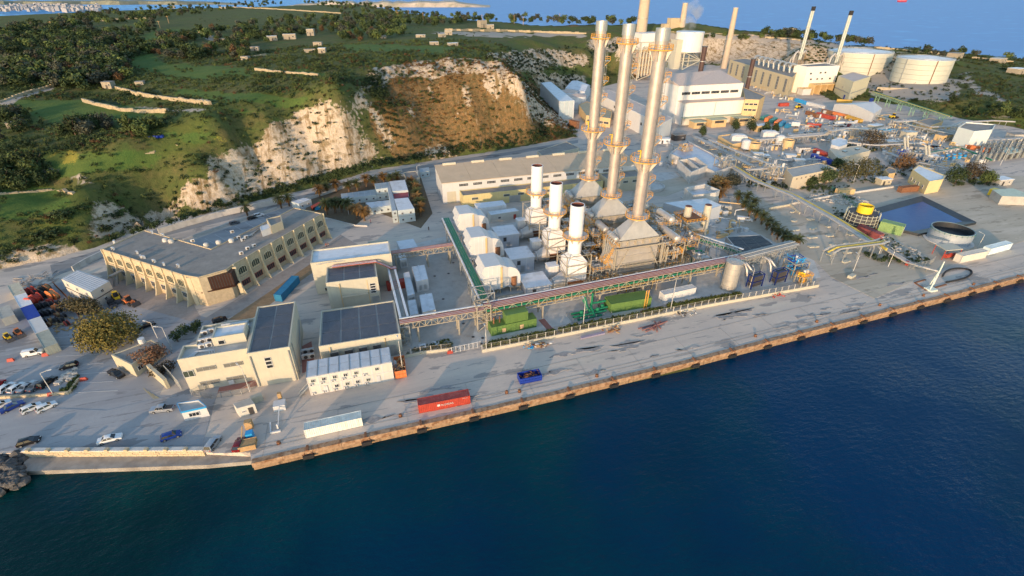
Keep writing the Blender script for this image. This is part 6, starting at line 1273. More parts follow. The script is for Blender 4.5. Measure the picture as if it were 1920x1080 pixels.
for k in range(9):
    p=q[(i+3)%4].lerp(q[(i+2)%4],.06+k*.085)-(q[(i+3)%4]-q[i]).normalized()*4; mb=MB(); mb.cyl(p.x,p.y,zH-.3,zH+1.2,1.5,n=12); mb.ball((p.x,p.y,zH+1.2),1.5,1.5,.7,12,4,0); part(o,'roof_ventilator',mb,whiter)
o,pl=pb('stair_annex','tan stone annex at the right end of the turbine house',[(1394,163),(1436,180),(1425,187),(1398,186)],17,tan,bitumen,par=.4)
for z in (4,9,13): strips(o,pl,nearest_edge(pl),z,1.4,3,gm=glass,nx=2)
o,pl=pb('long_annex','long white annex with pinkish roof in front of the turbine house',[(1125.7,177),(1143,168),(1262,221),(1240,233)][::1],12.6,hallw,pinkroof,par=.15)
i=nearest_edge(pl)
for s_,z in ((.3,8),(.75,6),(.9,6)):
    x,y,r=edge(pl,i,s_,.05); win(o,(x,y,z),2.6,2.0,r,2)
o,pl=pb('corrugated_store','tall bluish white corrugated store at the valley foot',[(1015,155),(1050.5,190),(1077.5,188),(1034,153)],13.4,M('bluish_white_sheet',(.50,.58,.60),.5,var=.06,streak=.3,ribs=('X',.7,.8)),whiter,'store',par=.1)
mb=MB()
for e in range(4):
    Lq=(Vector(pl[e])-Vector(pl[(e+1)%4])).length
    for k in range(int(Lq/4)+1): x,y,r=edge(pl,e,k*4/Lq,.08); mb.bar((x,y,.1),(x,y,13.2),.3)
part(o,'rib',mb,whiter)
for x,y,r in ((1066,171,8.5),(1083,179,8)):
    a,b=P(x,y,10); o=T('round_tank','pale round tank with pink conical roof, '+('left' if x<1070 else 'right')+' of the two behind the corrugated store','tank',(a,b,0)); mb=MB(); mb.cyl(0,0,0,10,r,n=32); part(o,'shell',mb,whiter,smooth=True); mb=MB(); mb.cyl(0,0,10,11.6,r+.2,.6,n=32); part(o,'roof',mb,pinkroof)
o,pl=pb('gabled_shed','white gabled shed behind the round tanks',[(1061,165),(1084,151),(1108,160),(1098,172)],9,whiter,whiter,'shed',par=.05); mb=MB(); a=(Vector(pl[0])+Vector(pl[1]))/2; b=(Vector(pl[2])+Vector(pl[3]))/2; mb.add([(*pl[0],9.05),(*pl[1],9.05),(*pl[2],9.05),(*pl[3],9.05),(*a,12),(*b,12)],[(0,1,4),(2,3,5),(1,2,5,4),(3,0,4,5)]); part(o,'gable_roof',mb,whiter)
o,pl=pb('tan_office','tan office block with terrace between the store and the annex',[(1086,196),(1102,190),(1149,208),(1146,222),(1100,216)],6.5,tan,M('olive_roof',(.36,.33,.22),.8),par=.3)
strips(o,pl,nearest_edge(pl),2.2,1.6,4)
container('storage_container','rust red container stack below the corrugated store',(1067,238),(1085,243),rust,8,h=5,dep=3)
# boiler house frame and hopper left of the turbine house
o=T('boiler_tower','tall open boiler house frame with white casing and tangled ducts behind the chimneys','boiler house',(*P(1215,150,0),0)); 
mb=MB(); lattice(mb,-14,10,0,20,0,38,5,1.0); part(o,'frame',mb,cream2)
mb=MB(); mb.box(-12,12,3,22,30,46); part(o,'upper_casing',mb,hallw); mb=MB(); mb.box(-8,8,5,18,4,30); part(o,'furnace',mb,M('pinkish_casing',(.55,.42,.34),.7,var=.12))
for k in range(7): mb=MB(); mb.tube([(-13+k*3.6,-1.5,3+k),(-13+k*3.6,-1.5,30-k*2),(-6+k*2.2,4,34)],.8,8); part(o,'duct',mb,cream2)
mb=MB()
for z in (8,15,22,29): rail(mb,[(-14.5,-1),(10.5,-1)],z,1.6,False,.22); mb.box(-14.5,10.5,-1.2,0,z-.25,z)
part(o,'gallery',mb,tan)
o=T('hopper','large white conical hopper on legs above the turbine house roof','hopper',(*P(1287,128,24),24)); mb=MB(); mb.cyl(0,2,14,29,12,n=28); part(o,'drum',mb,hallw,smooth=True); mb=MB(); mb.cyl(0,2,29,30,12.2,n=28); part(o,'lid',mb,whiter); mb=MB(); lattice(mb,-9,9,-7,11,0,14,2,.9); part(o,'legs_frame',mb,cream2); mb=MB(); mb.box(-16,-10,-4,6,0,24); part(o,'duct_house',mb,cream2)
def stackf(name,lb,base,top,r0,r1,mat,cap,z0=0,group=None,hmax=None):
    a,b=P(*base,z0); h=hmax or HT(*base,top,z0); o=T(name,lb,'chimney',(a,b,z0),group=group); n=6
    for k in range(n):
        mb=MB(); ra=r0+(r1-r0)*k/n; rb=r0+(r1-r0)*(k+1)/n; mb.cyl(0,0,h*k/n,h*(k+1)/n-.15,ra,rb,20); part(o,'shaft_section',mb,mat,smooth=True)
    mb=MB(); mb.cyl(0,0,h-.15,h+.5,r1+.4,n=20); part(o,'cap',mb,cap); mb=MB(); mb.ring(0,0,h*.5,h*.5+.5,(r0+r1)/2+.6,(r0+r1)/2-.2,20); part(o,'band',mb,steel); return o
concst=M('tan_concrete_chimney',(.50,.40,.29),.8,var=.06,streak=.2)
stackf('concrete_chimney','broad tan concrete chimney behind the steel ones, top out of the picture',(1196,120),-60,7.5,6,concst,paleconc)
stackf('concrete_chimney','tan concrete chimney behind the hopper with smoke at its foot',(1270,110),6,5,3.6,concst,paleconc)
stackf('concrete_chimney','slender tan chimney standing alone before the quarry wall',(1358,128),15,4.0,2.8,concst,paleconc)
for k,(px,tp) in enumerate(((1316,88),(1402,108))):
    a,b=P(px,145 if k==0 else 150,0); stackf('dark_flue','dark brown flue '+('on the turbine house roof' if k==0 else 'between the turbine house and the long hall'),(px-3,142 if k==0 else 176),tp if k==0 else 111,2.0,2.0,M('dark_brown_flue',(.08,.045,.04),.6),darkmetal,z0=24 if k==0 else 0)
# diesel engine hall with twin flues
o,pl=pb('engine_hall','long tan engine hall with vertical louvre slots and silver silencers on its roof',[(1370,112),(1398,109),(1500,130),(1487,145)],18,M('engine_hall_tan',(.58,.48,.30),.75,var=.06,streak=.2),bitumen,par=.4)
i=nearest_edge(pl)
for k in range(9):
    x,y,r=edge(pl,i,.06+k*.11,.1); mb=MB(); mb.cbox((x,y,10),(3.2,.8,11),r); q=part(o,'louvre_slot',mb,M('slot_grey',(.18,.18,.17),.6)); 
    for z in range(4): mb=MB(); mb.cbox((x,y,6+z*2.6),(3.0,1.0,.3),r); part(q,'blade',mb,steel)
q4=[Vector(k) for k in pl]
for k in range(8):
    p=q4[i].lerp(q4[(i+1)%4],.35+k*.08).lerp(q4[(i+3)%4].lerp(q4[(i+2)%4],.35+k*.08),.35); n=(q4[(i+3)%4]-q4[i]).normalized(); mb=MB(); mb.tube([(p.x,p.y,18),(p.x,p.y,23.5),(p.x+n.x*1.2,p.y+n.y*1.2,25),(p.x+n.x*4,p.y+n.y*4,25.3),(p.x+n.x*10,p.y+n.y*10,24),(p.x+n.x*11,p.y+n.y*11,18)],1.1,10); part(o,'silencer',mb,steel,smooth=True)
o,pl=pb('engine_block','tall white block with dark roof at the end of the engine hall',[(1491,122),(1516,125),(1576,123),(1548,117)],24,M('white_block',(.70,.68,.62),.6,var=.04,streak=.15),bitumen,par=.8)
i=nearest_edge(pl)
for s_,z in ((.15,17),(.45,17.5),(.6,17.5),(.2,12),(.4,12),(.55,12),(.8,12)): x,y,r=edge(pl,i,s_,.05); win(o,(x,y,z),2.2,1.6,r,2)
p=Vector(edge(pl,i,.45)[:2]); d=(Vector(pl[(i+1)%len(pl)])-Vector(pl[i])).normalized(); n=Vector((d.y,-d.x))
mb=MB(); mb.prism([tuple(p-d*9),tuple(p+d*19),tuple(p+d*19+n*9),tuple(p-d*9+n*9)],8.6,9.2); part(o,'loading_canopy',mb,tan)
for k in range(5): a=p-d*9+d*7*k; mb=MB(); mb.prism([tuple(a-d*.3),tuple(a+d*.3),tuple(a+d*.3+n*8),tuple(a-d*.3+n*8)],0,8.6); part(o,'bay_wall',mb,tan)
a=p-d*20; mb=MB(); mb.prism([tuple(a),tuple(a+d*9),tuple(a+d*9+n*7),tuple(a+n*7)],0,5.4); part(o,'side_annex',mb,whitep); mb=MB(); mb.prism([tuple(a-d*.4),tuple(a+d*9.4),tuple(a+d*9.4+n*7.5),tuple(a-d*.4+n*7.5)],5.4,5.8); part(o,'side_annex_roof',mb,tan)
o,pl=pb('pump_house','cream block with flat roof right of the white engine block',[(1573,142),(1600,135),(1634,143),(1602,153)],17,M('cream_block',(.60,.55,.38),.7,var=.05,streak=.15),pinkroof,par=.3)
i=nearest_edge(pl); x,y,r=edge(pl,i,.5,.05); win(o,(x,y,9),1.6,1.6,r,1); x,y,r=edge(pl,i,.75,.05); door(o,(x,y,0),3,4.5,r,bluep); mb=MB()
for e in range(len(pl)): a=edge(pl,e,0,.08); b=edge(pl,e,1,.08); mb.bar((a[0],a[1],7),(b[0],b[1],7),.3,.7)
part(o,'band',mb,steel)
for k,(bx,by,tx,ty) in enumerate(((1500,112,1523,12),(1568,118,1594,20))):
    a,b=P(bx,by,20); h=HT(bx,by,ty,20); o=T('twin_flue','pair of slim pale flues with black tops, '+('left' if k==0 else 'right')+' pair on the engine hall','chimney',(a,b,20),group='twin flues of the engine hall')
    for s_ in (-1.15,1.15):
        for j in range(4): mb=MB(); mb.cyl(s_,0,(h-4)*j/4,(h-4)*(j+1)/4-.1,1.05,n=14); part(o,'flue_section',mb,M('pale_green_flue',(.42,.46,.43),.45,.2),smooth=True)
        mb=MB(); mb.cyl(s_,0,h-4,h,1.2,n=14); part(o,'black_top',mb,black)
    mb=MB(); lattice(mb,-3.6,3.6,-1.4,1.4,-20,h*.1,3,.4); mb.ring(0,0,h*.3,h*.3+.3,3.6,3.2,16); mb.ring(0,0,h*.62,h*.62+.3,3.6,3.2,16); part(o,'tie_frame',mb,steel)
    for s_ in (-1,1):
        for j in (0,1): mb=MB(); mb.tube([(s_*2,0,6+j),(s_*5,0,8+j),(s_*8,0,6),(s_*9,j*3,0),(s_*9,j*3,-8)],1.0,8); part(o,'elbow_duct',mb,clad,smooth=True)
def bigtank(lb,L_,R_,B_,T_,z0):
    a=Vector(P(*L_,z0)); b=Vector(P(*R_,z0)); c=(a+b)/2; r=(b-a).length/2; n=Vector((-(b-a).y,(b-a).x)).normalized(); c=c+n*r*.25; h=HT(L_[0],L_[1],T_,z0)
    o=T('oil_tank',lb,'storage tank',(c.x,c.y,z0)); m=5
    for j in range(m): mb=MB(); mb.cyl(0,0,h*j/m,h*(j+1)/m-.15,r+(.04 if j%2 else 0),n=48); part(o,'shell_course',mb,tank_cream,smooth=True)
    mb=MB(); mb.cyl(0,0,h-.15,h+.1,r+.25,n=48); mb.cyl(0,0,h+.1,h+2.6,r,r*.06,48,False); part(o,'dome_roof',mb,whiter,smooth=True)
    v=(Vector(CAM[:2])-c).normalized(); 
    for t,mt in ((.45,rust),(-.6,steel)):
        w_=Vector((v.x*math.cos(t)-v.y*math.sin(t),v.x*math.sin(t)+v.y*math.cos(t)))*(r+.3); mb=MB(); mb.bar((w_.x,w_.y,0),(w_.x,w_.y,h),.5); part(o,'riser_pipe',mb,mt)
    mb=MB(); rail(mb,circ(0,0,r-.2,32),h,1.2,True,.14); part(o,'railing',mb,steel)
bigtank('large cream oil tank with white dome, partly behind the right twin flues',(1562,140),(1658,138),150,98,7.5); bigtank('large cream oil tank with white dome, the nearer one on the right',(1669,152),(1776,158),170,108,8.5)
# tank platform retaining wall, long trestle, quarry building on the ridge
wallrun('platform_wall','stained concrete retaining wall below the oil tanks',[(1640,180),(1700,183),(1745,190)],8,.8,M('stained_concrete',(.40,.34,.25),.85,var=.15,streak=.5,stain=(.22,.19,.15)),panel=9)
bridge('pipe_trestle','green pipe trestle with yellow top running along the tank platform',P(1630,190),P(1770,240),8,3,7,[(.6,8.1,.7,.2,yellowp,'pipe'),(2,8.1,.8,0,greenp,'pipe')],post=6,mat=M('pale_green_steel',(.22,.36,.24),.6))
mb=MB(); c=onT([(1265,55)])[0]
for dx,w_,h in ((0,14,14),(12,10,9),(-12,8,7)): mb.box(c[0]+dx-w_/2,c[0]+dx+w_/2,c[1],c[1]+10,c[2]-3,c[2]+h)
one('ruined_fort','M' and mb,stone,'square tan stone building on the ridge behind the chimneys','fort')
# white tent hall, container park, vehicles in the far yard
o,pl=pb('tent_hall','white pitched tent hall in the container yard',[(1566,195),(1618,193),(1655,203),(1640,213)],7,whitep,whitep,'tent hall',par=.02)
mb=MB(); c=[Vector(k) for k in pl]; a=(c[0]+c[3])/2; b=(c[1]+c[2])/2; mb.add([(*c[0],7.05),(*c[1],7.05),(*c[2],7.05),(*c[3],7.05),(*a,10),(*b,10)],[(0,3,4),(1,2,5),(0,1,5,4),(3,2,5,4)]); part(o,'pitched_roof',mb,whitep)
CN=[((1432,226),(1444,222),tealcont,'dark teal container at the left end of the near row'),((1440,229),(1449,224),orangecont,'orange container second in the near row'),((1449,232),(1458,227),tealcont,'green container third in the near row'),((1458,236),(1466,230),orangecont,'bright orange container fourth in the near row'),((1466,239),(1474,233),bluecont,'dark blue container fifth in the near row'),((1478,241),(1490,236),bluecont,'blue container at the right end of the near row'),
((1513,238),(1540,240),redcont,'low rusty red container beside the blue pipes'),((1463,200),(1480,199),redcont,'single red container left of the yellow digger'),((1490,190),(1512,197),cyanp,'blue container by the loading bays'),((1512,197),(1542,205),whitep,'long white container beside the blue one'),((1510,214),(1530,221),rust,'rusty container at the left of the middle stack'),((1530,217),(1562,226),redcont,'red container in the middle stack'),((1540,211),(1560,216),rust,'brown container behind the red stack'),((1557,215),(1585,222),orangecont,'orange container behind the red stack'),((1582,221),(1612,231),ochre,'ochre container at the right of the middle stack'),((1573,236),(1592,240),M('maroon_container',(.17,.04,.05),.6),'maroon container behind the white trucks'),((1569,192),(1598,194),ochre,'yellow container in front of the cream block'),((1612,222),(1622,226),tealcont,'small teal container right of the ochre one'),
((1524,286),(1565,304),redcont,'red container on top of the blue one by the cream hut'),((1690,362),(1722,359),rust,'rust brown container beyond the pond'),((1571,366),(1602,365),tan,'tan container near the rubble by the trestle')]
for a,b,m_,lb in CN: container('freight_container',lb,a,b,m_,h=2.7,dep=2.6 if 'near row' in lb else 2.44,group='containers in the old station yard')
container('freight_container','long red brown container by the far cylinder yard',(1808,279),(1855,287),orangecont,None,dep=2.6)
container('freight_container','blue container under the red one by the cream hut',(1520,296),(1562,312),bluep,None)
for k,(px,lb) in enumerate((((1486,238),'white lorry at the end of the near container row'),((1570,237),'white box lorry beside the ochre container'),((1590,238),'second white box lorry beside the red containers'))):
    a,b=P(*px); o=T('lorry',lb,'lorry',(a,b,0),-.6+.3*k); mb=MB(); mb.frus([(-3,-1.2,.6),(-1.2,-1.2,.6),(-1.2,1.2,.6),(-3,1.2,.6)],[(-2.8,-1.1,3),(-1.2,-1.1,3),(-1.2,1.1,3),(-2.8,1.1,3)]); part(o,'cab',mb,whitep); mb=MB(); mb.box(-1.0,4.5,-1.25,1.25,.9,3.6); part(o,'box_body',mb,whitep); mb=MB(); mb.box(-3.02,-2.7,-1.0,1.0,1.7,2.6); part(o,'windscreen',mb,glass)
    for x in (-2.1,2.2,3.4):
        for y in (-1.1,1.1): mb=MB(); mb.tube([(x,y-.15,.5),(x,y+.15,.5)],.5,10); part(o,'wheel',mb,black)
loader((1498,203),10,yellowp,'yellow digger in the old station container yard',1.3); loader((1675,222),0,yellowp,'yellow crane truck at the green trestle',1.3)
o=T('mobile_crane','blue crawler crane with lattice boom beside the tent hall','crane',(*P(1626,214),0)); mb=MB(); mb.box(-3,3,-2,2,0,1.4); mb.box(-2,2.4,-1.6,1.6,1.4,3.6); part(o,'body',mb,bluep); mb=MB(); lattice(mb,-1,.6,-.8,.8,3.5,12,4,.3); part(o,'boom',mb,bluep)
# bund of waste water plant: white rooms, tanks and basins between chimneys and trestle
o,pl=pb('open_basin','long open concrete basin with a blue flooded deck right of the chimneys',[(1256,287),(1290,263),(1380,310),(1343,322)],4.5,paleconc,M('wet_blue_deck',(.34,.38,.46),.3,var=.2,stain=(.5,.48,.44)),'basin',par=.7,wt=.6)
o,pl=pb('open_bays','three open pale concrete bays in front of the long basin',[(1272,300),(1307,294),(1328,310),(1297,323)],6,paleconc,paleconc,'basin',par=4.0,wt=.5); mb=MB(); c=[Vector(k) for k in pl]; a=(c[0]+c[1])/2; b=(c[2]+c[3])/2; a2=(c[1]+c[2])/2; b2=(c[0]+c[3])/2; mb.bar((*a,3),(*b,3),.5,6); part(o,'cross_wall',mb,paleconc)
mb=MB(); 
o,pl=pb('low_tank_house','low tan roofed basin house behind the steel pipe racks',[(1348,254),(1385,249),(1420,262),(1375,270)],4,tan,concrete,'basin house',par=.8)
for px,r,h,mt,lb in [((1383,272),4.6,6,whitep,'white cube like tank house left of the grey drums'),((1441,265),4.8,6,whitep,'second white tank beside the grey drums')]:
    a,b=P(*px); mb=MB(); mb.box(-r,r,-r*.7,r*.7,.6,h); o=T('process_tank',lb,'tank',(a,b,0),-.5); part(o,'shell',mb,mt); mb=MB(); mb.frus([(-r,-r*.7,h),(r,-r*.7,h),(r,r*.7,h),(-r,r*.7,h)],[(-r*.6,-r*.4,h+.9),(r*.6,-r*.4,h+.9),(r*.6,r*.4,h+.9),(-r*.6,r*.4,h+.9)]); part(o,'lid',mb,mt); mb=MB()
    for x in (-r*.5,r*.5): mb.box(x-.1,x+.1,-r*.7-.15,-r*.7,.3,h)
    part(o,'rib',mb,steel)
for px,r,h,lb in [((1397,282),2.6,6.5,'white vertical vessel with domed top, left of the grey drum'),((1461,273),2.6,6.5,'white vertical vessel with domed top beside the second tank')]:
    o=T('vertical_vessel',lb,'vessel',(*P(*px),0)); mb=MB(); mb.cyl(0,0,1,h-1,r,n=18); mb.ball((0,0,h-1),r,r,1.3,18,5,0); part(o,'shell',mb,whitep,smooth=True); mb=MB(); lattice(mb,-1.8,1.8,-1.8,1.8,0,1.2,1,.3); part(o,'skirt',mb,steel)
for px,lb in [((1413,283),'open topped tan drum among the white tanks'),((1477,277),'second open topped tan drum at the pipe rack')]:
    o=T('open_drum',lb,'drum',(*P(*px),0)); mb=MB(); mb.ring(0,0,0,5,3.3,3.0,20); part(o,'shell',mb,tan); mb=MB(); mb.cyl(0,0,.1,4.4,2.9,n=18); part(o,'contents',mb,darkmetal)
for px,lb in [((1420,300),'left white filter block on the green floor'),((1480,303),'white filter block beside the red container'),((1496,312),'white cube cabinet beside the filter block')]:
    o=T('filter_block',lb,'filter',(*P(*px),0),-.5); mb=MB(); mb.box(-3,3,-2,2,.3,2.6); mb.frus([(-2,-1.5,2.6),(2,-1.5,2.6),(2,1.5,2.6),(-2,1.5,2.6)],[(-3,-2,4.2),(3,-2,4.2),(3,2,4.2),(-3,2,4.2)]); part(o,'casing',mb,whitep); mb=MB(); mb.box(-3.6,3.6,-2.6,2.6,0,.3); part(o,'plinth',mb,concrete)
o,pl=pb('beige_store','plain beige store with grey roof beside the pipe racks',[(1474,316),(1538,305),(1570,315),(1488,332)],7,M('beige_plaster',(.55,.47,.34),.8,var=.06),concrete,par=.3)
i=nearest_edge(pl)
for k in range(9): x,y,r=edge(pl,i,.1+k*.1,.04); mb=MB(); mb.cbox((x,y,5.6),(.7,.2,.5),r); part(o,'vent_slot',mb,darkmetal)
o,pl=pb('cream_hut','cream flat roofed plant hut with two skylights',[(1556,279),(1612,273),(1634,282),(1572,297)],5.5,cream2,cream2,par=.2); i=nearest_edge(pl)
for u,v in ((.35,.5),(.75,.5)): c=[Vector(k) for k in pl]; p=c[i].lerp(c[(i+1)%4],u).lerp(c[(i+3)%4].lerp(c[(i+2)%4],u),v); mb=MB(); mb.cbox((p.x,p.y,5.5),(2.4,1.6,.6),.2); part(o,'skylight',mb,glass)
o,pl=pb('white_cylinder_house','white round tank with railing behind the cream hut',[(1560,262),(1575,258),(1590,262),(1590,270),(1575,275),(1560,271)],7,whitep,whiter,'tank',par=.3)
o,pl=pb('white_hall','white flat roofed hall beyond the blue pipe runs',[(1798,238),(1812,229),(1868,233),(1862,243),(1828,246)],11,M('white_hall',(.66,.70,.66),.6,var=.04),bitumen,par=.6)
o,pl=pb('yellow_house','yellow house with white flat roof and blue tank near the right trees',[(1712,318),(1724,309),(1774,329),(1770,336),(1744,340)],6.5,M('yellow_house_render',(.66,.53,.27),.8,var=.06),whiter,par=.4); i=nearest_edge(pl)
for s_ in (.15,.35,.55,.8): x,y,r=edge(pl,i,s_,.03); win(o,(x,y,1.6),1.3,1.8,r,1)
o,pl=pb('small_round_house','small tan round ended hut left of the yellow house',[(1660,318),(1668,313),(1682,318),(1680,324),(1668,326)],3.6,tan,bitumen,'hut',par=.2)
o,pl=pb('flat_shed','small flat roofed tan shed behind the yellow pipe loop',[(1722,227),(1745,221),(1770,227),(1745,236)],4.5,tan,bitumen,'shed',par=.2)
# gas cylinder bundle yard at the right edge, blue drums
cy_=MB(); cy_.cyl(0,0,0,5.0,.85,n=10); cy_.ball((0,0,5.0),.85,.85,.5,10,3,0); cym=cy_.mesh('gas_cylinder',M('grey_cylinder',(.20,.215,.21),.5,.3)); cp_=MB(); cp_.cyl(0,0,5.4,6.2,.15,n=6); cpm=cp_.mesh('valve',steel)
for r_ in range(4):
    for k in range(9):
        x=1838+k*11-r_*3; y=286-k*1.5+r_*7
        if x>1925: continue
        o=link('gas_cylinder',cym,None,(*P(x,y),0)); tag(o,'grey upright pressure cylinder, '+ORD[k]+' from the left in the '+ORD[r_]+' row of the packed yard','cylinder','grey pressure cylinders at the right edge'); link('valve',cpm,o)
o,pl=pb('canopy','pale green flat canopy beside the grey cylinders',[(1876,278),(1900,276),(1918,284),(1890,289)],4,steel,M('pale_green_roof',(.50,.55,.42),.6),'canopy',z0=3.6,par=0)
mb=MB(); [mb.bar((x_,y_,0),(x_,y_,3.6),.2) for x_,y_ in pl]; part(o,'leg',mb,steel)
bd=MB(); bd.cyl(0,0,0,1.8,.9,n=10); bdm=bd.mesh('blue_drum',cyanp)
for k in range(10): a,b=P(1766+k%5*11,302-k%5*1.5-(k//5)*5); o=link('blue_drum',bdm,None,(a,b,0)); tag(o,'blue drum, '+ORD[k%5]+' from the left in the '+('front' if k<5 else 'rear')+' row of the bunded pump yard','drum','blue drums in the pump yard')
# silver pipe runs in the right half
def prun(lb,pts,r,mat,z=None,sup=8,name='pipe_run',n=2,gap=1.0):
    o=T(name,lb,'pipe run',(*P(pts[0][0],pts[0][1],pts[0][2]),0),ab=True); W_=[Vector(P3(*p)) for p in pts]
    for k in range(n): off=Vector((.35*gap*k*2,-.9*gap*k*1.2,0)); mb=MB(); mb.tube([w_+off for w_ in W_],r,8); part(o,'pipe',mb,mat[k%len(mat)],smooth=True)
    for a,b in zip(W_[:-1],W_[1:]):
        m=max(1,int((b-a).length/sup))
        for i in range(m):
            p=a.lerp(b,(i+.5)/m); mb=MB(); mb.bar((p.x-.6,p.y+.6,0),(p.x-.6,p.y+.6,p.z-.1),.25); mb.bar((p.x+1.6,p.y-2.2,0),(p.x+1.6,p.y-2.2,p.z-.1),.25); mb.bar((p.x-.6,p.y+.6,p.z-.25),(p.x+1.6,p.y-2.2,p.z-.25),.25); part(o,'support',mb,steel)
    return o
prun('long silver pipe bank running diagonally from the basins down to the yellow rack',[(1338,292,4),(1410,337,4),(1480,365,4),(1560,410,4),(1640,462,4)],.5,[clad,steel,M('yellow_pipe',(.50,.40,.08),.5)],sup=9,n=3,gap=1.5)
prun('silver pipe loop with yellow end above the white cages',[(1400,318,7),(1440,315,7),(1446,309,7),(1395,290,6),(1330,262,6)],.45,[clad],sup=9)
prun('short yellow and silver pipe rack above the sandy patch',[(1545,470,5),(1560,462,6),(1640,452,6),(1650,448,5)],.35,[clad,M('yellow_pipe',(.50,.40,.08),.5),clad],sup=6,n=3,gap=1.2)
prun('silver pipes with raised loop along the container yard',[(1420,262,4),(1548,252,5),(1556,246,8),(1590,240,8),(1640,244,5),(1670,236,5),(1676,228,9),(1715,226,9)],.55,[clad,clad],sup=11)
prun('silver pipes running right past the tan shed',[(1715,229,5),(1745,238,5),(1785,236,5),(1800,229,4),(1860,226,4),(1900,228,4)],.45,[clad,clad],sup=12)
prun('dark and silver pipes along the bunded pump yard',[(1735,288,3),(1800,276,3),(1860,300,3)],.4,[greenp,clad],sup=10)
prun('low grey pipes behind the tall chimneys',[(1300,255,3),(1360,285,3),(1405,310,4)],.45,[steel,clad,steel],sup=9,n=3)
prun('grey pipe bundle beside the rubble strip towards the quay',[(1650,462,1.2),(1700,492,1.2),(1745,505,1.2)],.35,[clad,steel,clad],sup=8,n=3,gap=.9)
bridge('pipe_bridge','white trussed pipe bridge behind the red stack container',P(1478,270),P(1560,264),5,3,5,[(1,5,.8,0,clad,'pipe'),(2,5,.8,0,clad,'pipe')],post=4,mat=steel)
module(*P(1352,330),8,7,8,2,'grey steel cage structure at the beige store',41,dr=False,rails=False,cols=[clad,steel]); module(*P(1440,345),10,5,8,2,'white pipe cage beside the beige store',42,dr=False,rails=False,cols=[clad,whitep])
module(*P(1280,297),6,5,6,2,'yellow railed stair frame left of the open basin',43,dr=False,cols=[steel,tan]); module(*P(1600,258),14,6,5,1,'flat roofed pipe shelter in front of the container yard',44,dr=False,rails=False,cols=[clad])
module(*P(1690,300),8,5,4,1,'grey pump frame beside the dark tree',45,dr=False,rails=False,cols=[bluep,clad]); module(*P(1640,262),18,5,4,1,'blue roofed pipe shelter by the dark tree',46,dr=False,rails=False,cols=[cyanp,clad])
for px,py,w_,d_,h,mt,lb in [(1272,262,8,5,3.5,darkmetal,'dark low shed at the corner of the long annex'),(1640,245,9,5,4,cream2,'cream shed behind the blue pipe shelter'),(1588,253,7,4,3,whitep,'white cabin among the silver pipes'),(1668,275,6,5,3.5,steel,'grey switch cabin by the dark brown tree'),(1702,258,8,5,4,cream2,'cream pump cabin under the raised pipe loop'),(1768,262,10,5,3.5,tan,'tan cabin beside the white hall'),(1903,262,9,6,4,concrete,'concrete shed above the grey cylinders'),(1742,300,7,4,3,whitep,'white cabin beside the inclined pale pipes'),(1716,283,8,5,3,concrete,'long grey settling box in the bund'),(1655,345,6,4,3,cream,'cream cabin at the low pale wall'),(1505,285,7,4,3,whitep,'white control cabin left of the red container'),(1430,300,6,4,3,cream2,'cream cabin on the filter floor'),(1875,345,8,5,3,concrete,'grey hut above the dock'),(1245,268,7,4,3,whiter,'white hut at the end of the long annex'),(1425,245,9,5,4,tan,'tan shed at the near container row'),(1560,330,7,4,3,concrete,'grey hut between the olive trees and the store')]:
    a,b=P(px,py); o=T('equipment_cabin',lb,'cabin',(a,b,0),random.uniform(-.7,.1)); mb=MB(); mb.box(-w_/2,w_/2,-d_/2,d_/2,0,h); part(o,'wall',mb,mt); mb=MB(); mb.box(-w_/2-.25,w_/2+.25,-d_/2-.25,d_/2+.25,h,h+.2); part(o,'roof',mb,random.choice([whiter,bitumen,steel])); door(o,(-w_*.2,-d_/2,0),1.1,2.1,0,darkmetal); win(o,(w_*.22,-d_/2-.03,1.2),1.2,.9,0)
pm=MB(); pm.tube([(-1,0,.9),(.6,0,.9)],.45,8); pm.box(-1.2,1.3,-.5,.5,0,.35); pm=pm.mesh('pump_motor',M('motor_blue_grey',(.14,.2,.27),.5)); pq=MB(); pq.tube([(.9,0,.9),(.9,0,2.4),(.9,1.6,2.4),(.9,1.6,.4)],.22,7); pq=pq.mesh('pump_pipe',clad)
for poly,n,lb in [([(1690,285),(1770,300),(1740,322),(1680,310)],14,'small blue grey pump with a bent silver pipe in the bunded yard'),([(1420,258),(1560,248),(1560,270),(1440,285)],14,'small blue grey pump with a bent silver pipe among the pipe racks'),([(1600,240),(1700,232),(1710,262),(1610,265)],12,'small blue grey pump with a bent silver pipe beside the raised pipe loops'),([(1350,330),(1440,335),(1430,352),(1370,348)],8,'small blue grey pump with a bent silver pipe by the steel cages')]:
    for k in range(n):
        while True:
            x=random.uniform(min(p[0] for p in poly),max(p[0] for p in poly)); y=random.uniform(min(p[1] for p in poly),max(p[1] for p in poly))
            if inpoly(np.array([x]),np.array([y]),poly)[0]: break
        o=T('pump',lb,'pump',(*P(x,y),0),random.choice((0,1.57,.4)),'pumps '+lb.split('pipe ',1)[1]); o.scale=(1.4,)*3; link('pump_motor',pm,o); link('pump_pipe',pq,o)
prun('twin silver pipes crossing behind the cream hut',[(1540,262,4),(1640,272,4),(1720,268,4)],.4,[clad,clad],sup=9)
prun('grey pipe bank between the white tanks and the beige store',[(1400,288,3),(1470,300,3),(1530,298,3)],.35,[steel,clad],sup=8,n=3)
prun('long pale pipe bank from the white hall to the grey cylinders',[(1780,250,4),(1840,262,4),(1925,258,4)],.4,[clad,steel],sup=9,n=3)
prun('pipe bank along the foot of the tank platform',[(1640,215,4),(1720,238,4),(1790,252,4)],.4,[clad,greenp],sup=9,n=2)
prun('pipes running down beside the bunded yard',[(1660,285,3),(1700,300,3),(1790,318,3)],.35,[clad,clad,steel],sup=8,n=3)
